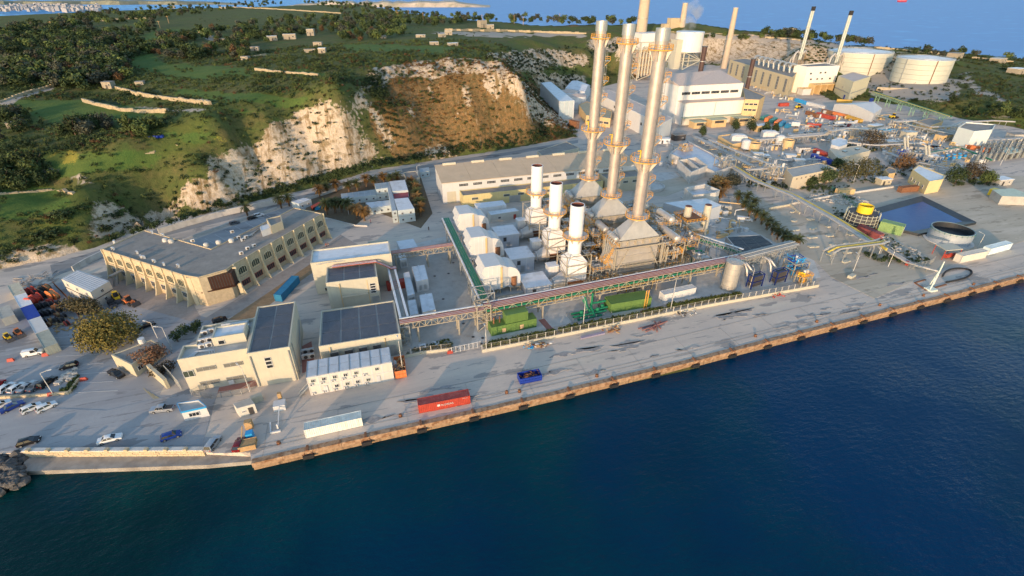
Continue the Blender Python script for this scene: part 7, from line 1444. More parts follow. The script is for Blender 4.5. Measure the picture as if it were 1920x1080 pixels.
for k,(x,y) in enumerate(((1698,287),(1738,304))):
    o=T('inclined_pipe','pair of pale inclined pipes over the bund, '+('left' if k==0 else 'right')+' pair','pipe',(*P(x,y),0)); 
    for s_ in (0,2.4): mb=MB(); mb.tube([(s_,0,.5),(s_+3,6,7.5)],.6,8); part(o,'pipe',mb,cream2)
for k,(x,y,m_) in enumerate([(1735,272,paintw),(1745,274,paints),(1755,275,paintk),(1765,276,paintw),(1490,262,paintw),(1596,225,paintw),(1640,228,paints)]):
    car('hatch',(x,y),-20+k*9,m_,['white car left of the red brown container','silver car by the red brown container','black car by the red brown container','white car at the end of the red brown container','white car at the pipe racks by the grey drums','white car by the container yard tent','silver car under the blue crane'][k],'cars in the old station')
sheet('dirt_ground',[(1190,348),(1270,328),(1310,345),(1250,368),(1185,368)],dirt); sheet('round_plinth_slab',[(1222,325),(1265,322),(1275,332),(1240,340),(1225,335)],paleconc)
mb=MB(); a,b=P(1222,352); mb.cyl(a,b,0,.9,6.5,n=28); mb.ring(a,b,.9,1.3,6.5,6.0,28); one('round_basin',mb,paleconc,'round pale concrete plinth behind the rear boiler','plinth',loc=(a,b,0))
for nm_,mt_,sd_ in (('plant_clutter',steel,3),('plant_clutter_white',whitep,4),('plant_clutter_brown',tan,5)):
    g_=random.Random(sd_); mb=MB()
    for poly,n in (([(1180,300),(1300,262),(1400,255),(1560,300),(1560,325),(1440,350),(1300,330)],70),([(1420,250),(1600,240),(1720,228),(1790,245),(1700,290),(1560,270)],90),([(1650,270),(1840,262),(1850,310),(1720,325),(1650,300)],60),([(1440,205),(1640,205),(1660,225),(1500,245)],40),([(1390,150),(1480,160),(1490,190),(1440,185)],30),([(1180,400),(1330,370),(1420,430),(1300,460),(1220,430)],40)):
        k=0
        while k<n:
            x=g_.uniform(min(p[0] for p in poly),max(p[0] for p in poly)); y=g_.uniform(min(p[1] for p in poly),max(p[1] for p in poly))
            if not inpoly(np.array([x]),np.array([y]),poly)[0]: continue
            k+=1; a,b=P(x,y); t=g_.random()
            if t<.45: h=g_.uniform(.5,2.4); mb.cbox((a,b,h/2),(g_.uniform(.6,3),g_.uniform(.6,2),h),g_.choice((0,.1,-.5)))
            elif t<.7: mb.cyl(a,b,0,g_.uniform(1,3.2),g_.uniform(.4,1.1),n=9)
            else: l=g_.uniform(3,11); r=g_.choice((0,-.6,1.57,.9)); z=g_.uniform(.6,3); mb.tube([(a,b,0),(a,b,z),(a+l*math.cos(r),b+l*math.sin(r),z),(a+l*math.cos(r),b+l*math.sin(r),0)],g_.uniform(.12,.3),6)
    struct(nm_,mb,mt_,kind='stuff')
# cooling water pond and right hand yard
pond=[P(x,y) for x,y in ((1606,404),(1728,371),(1830,421),(1722,443),(1690,436))]; po,pi=inset(pond,3.6)
o=T('lined_pond','black lined pond full of dark blue water on the sandy yard','pond',(*pond[0],0),ab=True); mb=MB()
for i in range(len(po)): j=(i+1)%len(po); mb.frus([(*po[i],.02),(*po[j],.02),(*pi[j],.02),(*pi[i],.02)],[(*po[i],1.1),(*po[j],1.1),(*pi[j],.35),(*pi[i],.35)])
part(o,'liner',mb,M('black_liner',(.03,.035,.04),.5,var=.3)); mb=MB(); mb.prism(pi,.05,.33); part(o,'pond_water',mb,water_mat('pond_water',(.010,.066,.23),(.010,.062,.22),.3,.6,.15))
a,b=P(1612,420,0); o=T('cooling_tower','round dark tank in scaffold with a bright yellow cylinder on top','tank',(a,b,0)); mb=MB(); mb.cyl(0,0,0,5.2,6.0,5.6,24); part(o,'lower_drum',mb,M('dark_slate_drum',(.06,.06,.07),.7,var=.3)); mb=MB(); mb.ring(0.6,0.4,5.2,8.2,2.9,2.6,24); part(o,'yellow_cylinder',mb,yellowp); mb=MB()
for i in range(20):
    c,s_=math.cos(i*math.pi/10)*6.4,math.sin(i*math.pi/10)*6.4; mb.bar((c,s_,0),(c*.95,s_*.95,6),.14)
for z in (1.2,2.6,4.0,5.4): q=circ(0,0,6.4-z*.05,20); [mb.bar((*q[i],z),(*q[(i+1)%20],z),.13) for i in range(20)]
part(o,'scaffold',mb,M('pale_scaffold',(.55,.55,.42),.6)); mb=MB(); mb.ring(0,0,.1,.5,6.7,6.5,20); part(o,'orange_base',mb,orange)
a,b=P(1784,455,0); o=T('open_tank','large grey open tank with black inside beside the pond','tank',(a+1,b+2,0)); mb=MB(); mb.ring(0,0,0,5.0,7.0,6.8,40); part(o,'shell',mb,M('blue_grey_tank',(.36,.40,.44),.5,.2,var=.08),smooth=True); mb=MB(); mb.cyl(0,0,.1,2.6,6.55,n=36); mb.ring(0,0,.1,4.95,6.78,6.5,36); part(o,'black_liner',mb,M('black_liner',(.03,.035,.04),.5)); mb=MB(); rail(mb,circ(0,0,7.1,24),4.0,1.0,True,.05); part(o,'rim',mb,greenp); mb=MB(); mb.ring(0,0,0,.3,8.2,7.0,36); part(o,'footing',mb,paleconc)
container('green_skip_unit','pale green container with frame beside the yellow cylinder',(1646,432),(1678,440),M('pale_green_container',(.22,.34,.13),.6,streak=.3),8,h=4,dep=4)
container('freight_container','dark red container below the scaffolded tank',(1606,432),(1640,448),M('dusty_red_container',(.26,.07,.07),.65,streak=.3),10)
container('site_container','cream site container with three windows beside the open tank',(1800,494),(1848,484),cabin,None,h=3); container('site_container','pale blue white container at the right end of the quay yard',(1853,479),(1894,468),M('pale_blue_white',(.55,.65,.68),.5),None,h=2.8)
o=T('fire_pump_shelter','cream roofed shelter over red pumps','shelter',(*P(1765,485),0)); mb=MB(); mb.prism([(-1,-1),(6,-2),(7.5,3),(.5,4)],3.8,4.05); part(o,'roof',mb,cream2); mb=MB(); [mb.bar((x,y,0),(x,y,3.8),.18) for x,y in ((-.8,-.8),(5.8,-1.8),(7.2,2.8),(.6,3.8))]; part(o,'leg',mb,redcont)
for x in (1,4): mb=MB(); mb.tube([(x,-.4,1.1),(x+1.8,-.4,1.1)],.8,12); part(o,'pump',mb,redcont)
o=T('loading_arm','white tripod loading arm standing on the quay','loading arm',(*P(1744,545),0)); mb=MB(); top=(.8,.4,10.5)
for p in ((0,0,0),(1.6,.8,0),(3.4,2.6,0),(4.2,2,.5)): mb.bar(p,top,.26)
for k in range(1,7): t=k/7; mb.bar((.8*t,.4*t,10.5*t),(1.6-.8*t,.8-.4*t,10.5*t),.16)
part(o,'tripod_frame',mb,M('pale_green_white',(.62,.68,.60),.5)); mb=MB(); mb.box(-.8,2.2,-1,1.5,0,.6); part(o,'base',mb,M('pale_green_white',(.62,.68,.60),.5)); mb=MB(); mb.bar((.8,.4,10.4),(3.2,1.6,3),.2); mb.bar((3,1.6,.3),(3.4,2.2,3.4),.3); part(o,'hanging_pipe',mb,whitep)
mb=MB(); hp=[P3(*k) for k in ((1775,529,.3),(1800,524,.35),(1815,519,.3),(1823,511,.3),(1817,505,.3),(1795,503,.35),(1776,508,.5),(1768,518,.6))]
import itertools
def smoothpath(p,n=6):
    p=[Vector(k) for k in p]; out=[]
    for i in range(len(p)-1):
        p0=p[max(i-1,0)];p1=p[i];p2=p[i+1];p3=p[min(i+2,len(p)-1)]
        for k in range(n): t=k/n; out.append(.5*((2*p1)+(p2-p0)*t+(2*p0-5*p1+4*p2-p3)*t*t+(3*p1-p0-3*p2+p3)*t**3))
    return out+[p[-1]]
mb.tube(smoothpath(hp),.3,8); one('black_hose',mb,black,'thick black hose lying in a loop beside the loading arm','hose')
mb=MB(); [mb.bar(P3(*a,.12),P3(*b,.12),.5,.25) for a,b in (((1716,530),(1736,524)),((1716,530),(1738,544)),((1738,544),(1775,533)))]; one('drip_tray_kerb',mb,rust,'rusty red kerb around the loading arm base','kerb')
fence_line('pipe_cage','grey mesh cage round the valves near the red hydrant',[(1705,505),(1742,498),(1752,490)],2.2,steel,2); mb=MB(); mb.cyl(*P(1700,497),0,1.6,.5,n=10); one('hydrant',mb,redcont,'red hydrant beside the grey mesh cage','hydrant')
mb=MB(); mb.cbox((*P(1597,520),.5),(3,1.4,1.0),.3); one('concrete_block',mb,cream2,'cream concrete block on the pale yard','concrete block')
fence_line('site_fence','thin green fence from the cooling tower to the rubble strip',[(1560,355),(1610,392),(1640,408)],1.6,greenp,3)
wallrun('yard_wall','low pale wall across the sandy ground towards the rust brown container',[(1480,385),(1560,369),(1690,350)],1.0,.4,paleconc); wallrun('foundation_wall','low wall round the empty foundations beside the palm hedge',[(1442,393),(1482,386),(1500,402)],1.0,.4,cream2)
fd=[]
for k in range(16):
    x=1490+ (k%4)*34+random.uniform(-6,6); y=398+(k//4)*17+(k%4)*14; a,b=P(x,y); mb=MB(); mb.cbox((a,b,.2),(random.uniform(1.5,4),random.uniform(1,2),.5),random.uniform(-.3,.3)); one('foundation_block',mb,cream2,'low pale foundation block, '+ORD[k%4]+' from the left in the '+ORD[k//4]+' row of the cleared ground','foundation','foundation blocks on the cleared ground')
# dock on the far right edge
mb=MB(); mb.prism([P(1885,338),P(1930,356),P(1960,352),P(1905,331)],-1,.03); o=struct('dock_water',mb,seam)
o,pl=pb('dock_shed','flat shed with pale roof and orange end by the small dock',[(1862,356),(1900,353),(1945,370),(1880,368)],4,concrete,M('pale_green_roof',(.50,.55,.42),.6),'shed',z0=0,par=0); mb=MB(); mb.cbox((*P(1862,366),1.6),(4,3,3),.2); part(o,'orange_end',mb,yellowp)
# small far ship on the open sea
a,b=P(1692,4,-2.3); o=T('cargo_ship','distant red and white ship on the open sea','ship',(a,b,-2.3),.1); mb=MB(); mb.frus([(-55,-9,0),(50,-9,0),(62,0,0),(50,9,0),(-55,9,0)],[(-58,-11,16),(55,-11,16),(75,0,18),(55,11,16),(-58,11,16)]); part(o,'hull',mb,M('ship_red',(.5,.05,.07),.5)); mb=MB(); mb.box(-52,-32,-9,9,16,36); mb.box(-20,40,-8,8,16,21); part(o,'superstructure',mb,whitep)
# ================================================================ vegetation
def leafcloud(n, lobes, size, seed, flat=.0):
    """leaf-sized quads through a lumpy volume; lobes = (x,y,z,rx,ry,rz)"""
    r = np.random.default_rng(seed); L_ = np.array(lobes,float); wgt = L_[:,3]*L_[:,4]*L_[:,5]; k = r.choice(len(L_),n,p=wgt/wgt.sum())
    d = r.normal(size=(n,3)); d /= np.linalg.norm(d,axis=1)[:,None]; rad = r.uniform(.25,1,n)**.45
    c = L_[k,:3]+d*L_[k,3:]*rad[:,None]*(1+.18*r.normal(size=n))[:,None]
    nrm = d+r.normal(size=(n,3))*.7; nrm[:,2] += flat; nrm /= np.linalg.norm(nrm,axis=1)[:,None]
    t = np.cross(nrm,r.normal(size=(n,3))); t /= np.linalg.norm(t,axis=1)[:,None]; b = np.cross(nrm,t); s = size*r.uniform(.55,1.25,n)[:,None]
    V = np.stack([c-t*s*.9,c-b*s*.5+t*s*.1,c+t*s*.9,c+b*s*.5],1).reshape(-1,3); return V, np.arange(4*n).reshape(n,4)
def dome(r,h,n,seed,size,lob=5):
    g = random.Random(seed); L_ = [(0,0,h*.55,r*.72,r*.72,h*.42)]
    for i in range(lob): a=6.283*i/lob+g.uniform(-.4,.4); q=r*g.uniform(.4,.62); L_.append((q*math.cos(a),q*math.sin(a),h*g.uniform(.4,.72),r*g.uniform(.32,.5),r*g.uniform(.32,.5),h*g.uniform(.22,.36)))
    return leafcloud(n,L_,size,seed,.3)
def trunkmesh(h,r,seed,limbs=4):
    g = random.Random(seed); mb = MB(); mb.tube([(0,0,-.6),(g.uniform(-.2,.2),g.uniform(-.2,.2),h*.45),(g.uniform(-.4,.4),g.uniform(-.4,.4),h*.8)],[r,r*.7,r*.35],7)
    for i in range(limbs): a=6.283*i/limbs+g.random(); mb.tube([(0,0,h*.35),(math.cos(a)*h*.22,math.sin(a)*h*.22,h*.6),(math.cos(a)*h*.38,math.sin(a)*h*.38,h*.78)],[r*.5,r*.3,r*.12],5)
    return mb.mesh('trunk',bark)
TV = []
for k in range(6):
    r_=[3.4,4.2,2.8,3.8,3.0,4.6][k]; h_=[6.5,6,7,5.5,8,6.5][k]; V,F = dome(r_,h_,420,k+3,.62,5+k%3); TV.append((np_mesh('crown',V,F,leaf_dark),trunkmesh(h_,.28,k)))
def tree(loc,s,k,mat,label,group=None,name='tree',cat='tree',sz=None):
    o = T(name,label,cat,tuple(loc),random.uniform(0,6.28),group); o.scale = (s,s,sz or s)
    c = link('crown',TV[k%6][0],o); c.material_slots[0].link='OBJECT'; c.material_slots[0].material = mat; link('trunk',TV[k%6][1],o); return o
def rpoly(poly,n):
    xs=[p[0] for p in poly]; ys=[p[1] for p in poly]; out=[]
    while len(out)<n:
        x=rng.uniform(min(xs),max(xs),n*3); y=rng.uniform(min(ys),max(ys),n*3); m=inpoly(x,y,poly); out+=list(zip(x[m],y[m]))
    return out[:n]
WOODS = [ # outline in the photograph, number, mix of foliage
([(0,62),(150,28),(330,10),(500,2),(560,6),(420,22),(330,32),(250,45),(160,52),(0,88)],95,'d','dense dark belt below the far town'),
([(0,84),(90,64),(250,56),(290,48),(300,58),(240,80),(180,95),(60,98),(0,110)],45,'d','dark belt of the second terrace'),
([(60,108),(190,78),(300,82),(292,104),(190,128),(60,140),(20,122)],55,'dr','brown and dark clump of the third terrace'),
([(285,78),(380,56),(460,52),(470,80),(465,108),(400,110),(330,118),(300,104)],32,'rd','brown wood round the upper field'),
([(470,40),(640,30),(650,60),(560,70),(480,84),(450,60)],34,'rd','brown wood behind the hill farm'),
([(640,22),(820,26),(940,34),(930,44),(820,50),(650,44)],48,'d','dark wood on the ridge before the bay'),
([(640,44),(780,50),(770,66),(700,78),(640,80)],20,'dr','dark trees among the ridge plots'),
([(90,128),(180,126),(240,118),(245,148),(190,165),(150,175),(100,165)],26,'rg','grey brown trees by the terrace ruins'),
([(0,118),(60,128),(90,150),(40,165),(0,160)],10,'d','dark trees at the left edge'),
([(640,18),(560,5),(640,3),(700,10),(760,22)],22,'d','far trees before the pale headland'),
([(950,30),(1100,40),(1190,38),(1190,48),(950,46)],18,'d','trees on the far coast ridge'),
([(1430,58),(1640,78),(1640,86),(1430,70)],20,'d','low trees along the coast above the quarry'),
([(1700,96),(1800,96),(1900,108),(1900,116),(1720,106)],14,'d','low trees along the coast beyond the tanks'),
([(1770,190),(1900,208),(1915,225),(1800,218)],18,'d','dark trees on the bank right of the trestle'),
([(1300,66),(1440,72),(1440,78),(1300,74)],9,'d','bushy trees on the quarry rim'),
([(0,225),(60,215),(100,240),(0,265)],9,'dg','dark bushes below the big green field'),
([(100,232),(290,240),(300,258),(110,256)],22,'dg','bushes below the green field'),
([(0,312),(90,316),(130,345),(60,360),(0,358)],30,'d','grove on the left edge terrace')]
mats_={'d':leaf_dark,'r':leaf_brown,'g':leaf_grey}; lab_={'d':'dark green','r':'red brown','g':'grey green'}
far_V=[]; cand=[]
for poly,n,mix,lb in WOODS:
    q=onT(rpoly(poly,n))
    for i,p in enumerate(q): cand.append((math.dist(p,CAM),tuple(p),mix[i%len(mix)] if len(mix)>1 else mix,lb))
cand.sort(key=lambda c:c[0])
wood_pts=[]
sel_={}
for i,c_ in enumerate(cand[:285]): sel_.setdefault(c_[3],[]).append((float(proj(np.array(c_[1][0]),np.array(c_[1][1]),np.array(c_[1][2]))[0]),i))
rank_={i:n_ for v_ in sel_.values() for n_,(x_,i) in enumerate(sorted(v_))}
for i,(d,p,m_,lb) in enumerate(cand):
    if i<285: tree((p[0],p[1],p[2]-.3),random.uniform(.7,1.25)*(1 if d<900 else 1.3),i,mats_[m_] if random.random()>.25 else leaf_mid,lab_[m_]+' tree, '+ORD[rank_[i]]+' from left, '+lb,'trees of the '+lb)
    else: wood_pts.append((p,random.uniform(1.1,1.7)))
for poly,n,mix,lb in WOODS[:12]:
    wood_pts+=[(tuple(q),random.uniform(.8,1.5)) for q in onT(rpoly(poly,int(n*2.6)))]
def scatter(name,pts_,tmpl,mat,label=None):
    Vs=[];Fs=[];o_=0
    for i,(p,s) in enumerate(pts_):
        V,F=tmpl[i%len(tmpl)]; a=rng.uniform(0,6.28); c,q=math.cos(a),math.sin(a); s3=np.array([s*rng.uniform(.8,1.2),s*rng.uniform(.8,1.2),s*rng.uniform(.8,1.15)])
        W_=V*s3; Vs.append(np.stack([W_[:,0]*c-W_[:,1]*q+p[0],W_[:,0]*q+W_[:,1]*c+p[1],W_[:,2]+p[2]],-1)); Fs.append(F+o_); o_+=len(V)
    o=link(name,np_mesh(name,np.concatenate(Vs),np.concatenate(Fs),mat)); o['kind']='stuff'; return o
wt_=[dome(3.8,6.2,170,50+k,.95) for k in range(4)]
scatter('far_woodland',wood_pts[::2],wt_,leaf_dark); scatter('far_woodland_green',wood_pts[1::4],wt_,leaf_mid); scatter('far_woodland_grey',wood_pts[3::4],wt_,leaf_grey)
sh=[dome(1.0,1.25,46,70+k,.30,4) for k in range(5)]; shd=[dome(1.0,1.4,60,80+k,.27,4) for k in range(5)]
# scrub over the slopes, sampled from the land itself
cells=np.argwhere((GZ>0.2)&(~flat)&(px_>-60)&(px_<1980)&(py_>20)&(py_<540)&(GB<560))
ca=cells[:,0]; cb=cells[:,1]; area=np.gradient(ay)[ca]*np.gradient(ax)[cb]
def sample(weight,n,jit=1.2):
    w_=area*weight; w_=w_/w_.sum(); k=rng.choice(len(cells),n,p=w_); a=GA[ca[k],cb[k]]+rng.uniform(-jit,jit,n); b=GB[ca[k],cb[k]]+rng.uniform(-jit,jit,n); z=GZ[ca[k],cb[k]]; return np.stack([a,b,z-.15],-1), k
Zc,Zg,Zr,Zp=zc[ca,cb],zg[ca,cb],zr[ca,cb],zp[ca,cb]; PX,PY=px_[ca,cb],py_[ca,cb]
cl1=np.clip(vnoise(GA[ca,cb],GB[ca,cb],10,21)+.25,0,1)**2
valley=inpoly(PX,PY,[(900,110),(1180,75),(1200,150),(1010,190),(970,150)]).astype(float); near_=(GB[ca,cb]<420).astype(float)
p,k=sample(Zr*(.35+cl1)*near_,3200); scatter('brown_scrub',[(q,random.uniform(.4,1.1)) for q in p],sh,M('leaf_rust_scrub',(.15,.085,.034),.85,var=.4,scale=.8,spec=.1))
rim=inpoly(PX,PY,[(690,105),(950,100),(1075,230),(1060,250),(930,150),(720,152)]).astype(float)
p,k=sample((Zr*cl1*near_+Zc*.3*near_)*(1-.85*rim),1700); scatter('green_slope_scrub',[(q,random.uniform(.5,1.5)) for q in p],shd,leaf_mid)
gy=np.clip(1-np.abs(vnoise(GA[ca,cb]+.3*GB[ca,cb],GB[ca,cb]*.25,8,33))*2.2,0,1)**2
rim=inpoly(PX,PY,[(690,105),(950,100),(1075,230),(1060,250),(930,150),(720,152)]).astype(float)
p,k=sample((Zc*near_)*(gy+.04)*(1-.85*rim),1500); scatter('dark_gully_scrub',[(q,random.uniform(.6,1.5)) for q in p],shd,leaf_dark)
base_=(1-np.clip(Zc+Zg+Zr+Zp,0,1))*np.clip(260/np.hypot(GA[ca,cb]-CAM[0],GB[ca,cb]-CAM[1]),.2,1.2)**1.5*(np.abs(PX-960)<1000)
p,k=sample(base_*near_*(.12+cl1),6500); scatter('hill_scrub_green',[(q,random.uniform(.4,1.4)) for q in p],sh,leaf_mid)
p,k=sample(base_*near_*(.04+np.clip(vnoise(GA[ca,cb],GB[ca,cb],14,44),0,1)),3000); scatter('hill_scrub_dark',[(q,random.uniform(.5,1.7)) for q in p],shd,leaf_dark)
p,k=sample(base_*near_*cl1,1100); scatter('hill_scrub_rusty',[(q,random.uniform(.5,1.4)) for q in p],sh,leaf_brown)
p,k=sample(valley*(Zc*1.2+.25),650); scatter('valley_bushes',[(q,random.uniform(1.0,2.3)) for q in p],shd,leaf_dark)
Gu=zgu[ca,cb]
p,k=sample(Gu+1e-9,320); scatter('gully_shrubs',[(q,random.uniform(.7,1.6)) for q in p],shd,leaf_dark)
p,k=sample(Zr*np.clip(vnoise(GA[ca,cb],GB[ca,cb],16,71)*1.5,0,1)*near_+1e-9,420); scatter('slope_bushes',[(q,random.uniform(.8,1.7)) for q in p],shd,leaf_dark)
right_=((PX>1180)&(GB[ca,cb]<900)).astype(float)
p,k=sample(right_*(1-Zc*.85)*(.1+cl1),900); scatter('coast_scrub',[(q,random.uniform(.8,2.2)) for q in p],shd,leaf_dark)
foot=[]
for x0,y0,x1,y1,n,w_ in ((860,290,1080,258,420,13),(700,315,860,292,200,8),(560,352,700,318,190,8),(400,395,560,355,150,7),(200,455,400,398,60,5),(930,262,1075,245,90,9)):
    t=rng.uniform(size=n); q=onT(np.stack([x0+(x1-x0)*t,y0+(y1-y0)*t-rng.uniform(0,w_*1.3,size=n)],-1)); foot+=[((p_[0],p_[1],p_[2]-.2),random.uniform(.9,1.9)) for p_ in q]
scatter('roadside_bushes',foot,shd,leaf_dark)
for (x,y,s) in ((285/3,300,0),):
    pass
for x,y,s,m_,lb in [(197,430,2.6,leaf_dark,'round dark bush alone on the pale chalk slope'),(120,410,3.6,leaf_dark,'big round bush at the top of the lower chalk slope'),(93,447,4.2,leaf_dark,'widest dark bush above the scrap yard'),(225,402,3.0,leaf_mid,'dark bush left of the chalk gully'),(215,405,2.6,leaf_dark,'small bush next to the chalk gully'),(140,455,2.2,leaf_dark,'low dark bush at the slope foot')]:
    p=onT([(x,y+3)])[0]; tree((p[0],p[1],p[2]-.8),s/3.4*1.1,int(x)%6,m_,lb,None,'bush','bush',s/3.4*.75)
# hedges
hd=[]; 
for x0,y0,x1,y1,n in ((912,652,1040,625,150),(1050,622,1180,597,140),(1250,578,1390,554,150),(1180,597,1250,580,40)):
    for i in range(n): t=rng.uniform(); a,b=P(x0+(x1-x0)*t,y0+(y1-y0)*t); hd.append(((a,b+rng.uniform(-.6,.6),0),random.uniform(.65,1.2)))
scatter('fence_hedge',hd,shd,M('hedge_leaf_yellow_green',(.085,.10,.018),.8,var=.5,scale=1.5))
hd=[((*P(*q),0),random.uniform(.35,.7)) for q in rpoly([(775,655),(845,635),(850,655),(760,668)],110)]+[((*P(*q),0),random.uniform(.4,.8)) for q in rpoly([(125,725),(148,705),(152,715),(135,735),(110,738)],60)]+[((*P(*q),0),random.uniform(.4,.9)) for q in rpoly([(1345,520),(1420,500),(1410,515),(1360,535)],0)]
scatter('low_weeds',hd,sh,leaf_mid)
hd=[((*P(*q),0),random.uniform(.4,1.0)) for q in rpoly([(1560,385),(1620,410),(1700,470),(1745,490),(1700,500),(1640,450),(1560,410)],150)]+[((*P(*q),0),random.uniform(.5,1.2)) for q in rpoly([(1500,355),(1590,345),(1600,375),(1560,372)],50)]+[((*P(*q),0),random.uniform(.4,1.0)) for q in rpoly([(1610,475),(1680,480),(1690,495),(1640,490)],50)]
hd+=[((*P(*q),0),random.uniform(.5,1.4)) for q in rpoly([(1400,340),(1480,345),(1560,352),(1560,358),(1400,352)],90)+rpoly([(1560,322),(1660,330),(1650,345),(1540,345)],60)+rpoly([(1560,272),(1650,276),(1655,285),(1620,290)],40)+rpoly([(1790,330),(1880,335),(1870,350),(1780,350)],60)+rpoly([(1640,300),(1720,322),(1700,335),(1650,325)],50)]
scatter('yard_weeds',hd,shd,leaf_dark)
rb=MB()
for q in rpoly([(1560,362),(1625,372),(1640,395),(1590,385),(1480,372)],120)+rpoly([(1650,440),(1730,475),(1745,492),(1680,480)],60)+rpoly([(120,705),(145,690),(140,715),(105,722)],30):
    a,b=P(*q); rb.cbox((a,b,.25),(random.uniform(.4,1.6),random.uniform(.4,1.2),random.uniform(.3,.8)),random.uniform(0,3))
struct('rubble',rb,M('pale_rubble',(.50,.46,.40),.9,var=.3,scale=1.5),kind='stuff')
hd=[]
# single trees
def bigtree(px,lobes,n,size,mat,label,name='tree',z=0,th=3,tr=.5):
    a,b=P(*px,z) if z is not None else (0,0); o=T(name,label,'tree',(a,b,0)); V,F=leafcloud(n,lobes,size,int(px[0]),.3); link('crown',np_mesh('crown',V,F,mat),o); link('trunk',trunkmesh(th,tr,int(px[1]),5),o); return o
bigtree((205,655),[(0,2,5.6,5.6,5.2,4.8),(-4,3,4.6,3.6,3.8,3.6),(4,3,5.0,4.0,4.0,3.8),(1.6,-2,4.2,4.2,3.4,3.4),(-2.6,-1,4.2,3.6,3.2,3.2),(0,6,5.0,4.4,3.4,3.4),(6.2,1,3.6,2.6,2.8,2.8)],6500,.42,leaf_olive,'very big olive gold tree in the middle of the left lot')
bigtree((150,590),[(-3,4,2.2,3,3,1.8),(0,2,2.4,3.2,3,2.0),(3,0,2.4,3,3,2.0),(5,-2,2.2,2.6,2.4,1.7)],2200,.4,M('leaf_brown_green',(.085,.070,.028),.8,var=.4,scale=.8),'low brown green thicket between the site cabins and the big tree',th=2,tr=.25)
bigtree((285,688),[(0,0,3.6,3.2,2.8,2.2),(-2.5,1,3,2.2,2,1.6),(2.6,1.5,3.2,2.2,2,1.7),(1,3,3.4,2.4,2,1.8)],1300,.36,M('leaf_red_brown_sparse',(.19,.10,.055),.85,var=.4,scale=.8),'sparse red brown tree between the gatehouse and the front office')
bigtree((335,640),[(0,0,2.2,1.6,1.6,1.6),(1.5,2,2.4,1.6,1.6,1.6)],700,.34,leaf_dark,'dark green bushy tree behind the front office corner',th=2,tr=.2)
bigtree((368,625),[(0,0,2.0,1.4,1.4,1.4),(.5,2,2.0,1.3,1.3,1.3)],600,.3,leaf_mid,'small green tree beside the front office deck',th=2,tr=.2)
bigtree((300,705),[(0,0,1.8,2.2,1.8,1.5),(2,1.5,1.8,1.8,1.6,1.4)],800,.32,M('leaf_dark_brown',(.06,.045,.025),.85,var=.4),'dark brown bush behind the guard wall',th=1.5,tr=.2)
for px,s,lb in (((1317,256),4,'small round conifer by the turbine house garages'),((1378,247),5,'wider of the small conifers before the container row'),((1407,250),6,'tallest oval conifer before the container row'),((1436,250),4.4,'conifer third from the turbine house'),((1453,250),4,'last small conifer beside the blue containers')):
    bigtree(px,[(0,0,s*.9,s*.62,s*.62,s*.55),(0,0,s*1.4,s*.4,s*.4,s*.5),(s*.3,0,s*.6,s*.4,s*.4,s*.4)],900,.5,leaf_dark,lb,th=s,tr=.3)
for px,s,m_,lb in [((1345,357),5,M('leaf_dry_olive',(.15,.115,.045),.85,var=.4),'dry olive tree clump beside the basins'),((1372,352),4.5,leaf_grey,'grey green tree right of the dry clump'),((1633,280),8,M('leaf_dark_brown',(.06,.045,.025),.85,var=.4),'dark brown tree behind the cream hut'),((1694,322),6,leaf_brown,'brown tree beside the yellow house'),((1548,345),5.5,leaf_dark,'dark tree against the beige store'),((1590,340),7,M('leaf_dark_olive',(.065,.062,.020),.8,var=.4),'dark olive tree left of the lean lamp post'),((1622,338),7.5,M('leaf_dark_olive',(.065,.062,.020),.8,var=.4),'dark olive tree right of the lean lamp post'),((1570,318),4,leaf_dark,'dark tree behind the dark olive pair'),((1790,345),6,leaf_dark,'dark spreading tree left of the dock'),((1820,340),6.5,M('leaf_dark_brown',(.06,.045,.025),.85,var=.4),'brown crowned tree beside the dock'),((1850,345),4.5,leaf_mid,'green tree nearest the dock wall'),((1738,215),8,leaf_dark,'dark cypress like tree at the end of the trestle'),((1520,350),3.5,leaf_dark,'low dark bush along the beige store wall'),((1495,345),3.2,leaf_dark,'dark hedge bush at the pale pipe cage')]:
    s*=1.2; bigtree(px,[(0,0,s*.75,s*.7,s*.6,s*.5),(s*.5,.5,s*.6,s*.5,s*.45,s*.4),(-s*.5,.3,s*.62,s*.5,s*.45,s*.4),(0,s*.3,s*.95,s*.45,s*.4,s*.35)],1500,.5,m_,lb,th=s*.8,tr=.35)
# palms
def frondset(seed,n,L_,droop,w_,up0,up1):
    g=random.Random(seed); V=[];F=[]
    for i in range(n):
        a=6.283*i/n*2.4+g.uniform(-.2,.2); el=g.uniform(up0,up1); l=L_*g.uniform(.85,1.1); pts_=[]; x=z=0; e=el; m=6
        for k in range(m+1): pts_.append((x,z)); x+=l/m*math.cos(e); z+=l/m*math.sin(e); e-=droop/m*g.uniform(.8,1.2)
        c,s=math.cos(a),math.sin(a)
        for k in range(m):
            (x0,z0),(x1,z1)=pts_[k],pts_[k+1]; w0=w_*math.sin(math.pi*min(1,(k+.6)/(m+.6)))**.6
            for j in range(3):                       # leaflets on both sides of the rib
                t=j/3; xr=x0+(x1-x0)*t; zr=z0+(z1-z0)*t; xe=xr+l/m*.55
                for sd in (-1,1):
                    o_=len(V); ye=sd*w0; V+=[(xr*c,xr*s,zr),((xr+l/m*.26)*c,(xr+l/m*.26)*s,zr+(z1-z0)*.25),(xe*c-ye*s,xe*s+ye*c,zr-.22*w0+(z1-z0)*.4),((xe-.12)*c-ye*s*.9,(xe-.12)*s+ye*c*.9,zr-.24*w0+(z1-z0)*.3)]; F.append((o_,o_+1,o_+2,o_+3))
    return np.array(V),np.array(F)
PT=[]
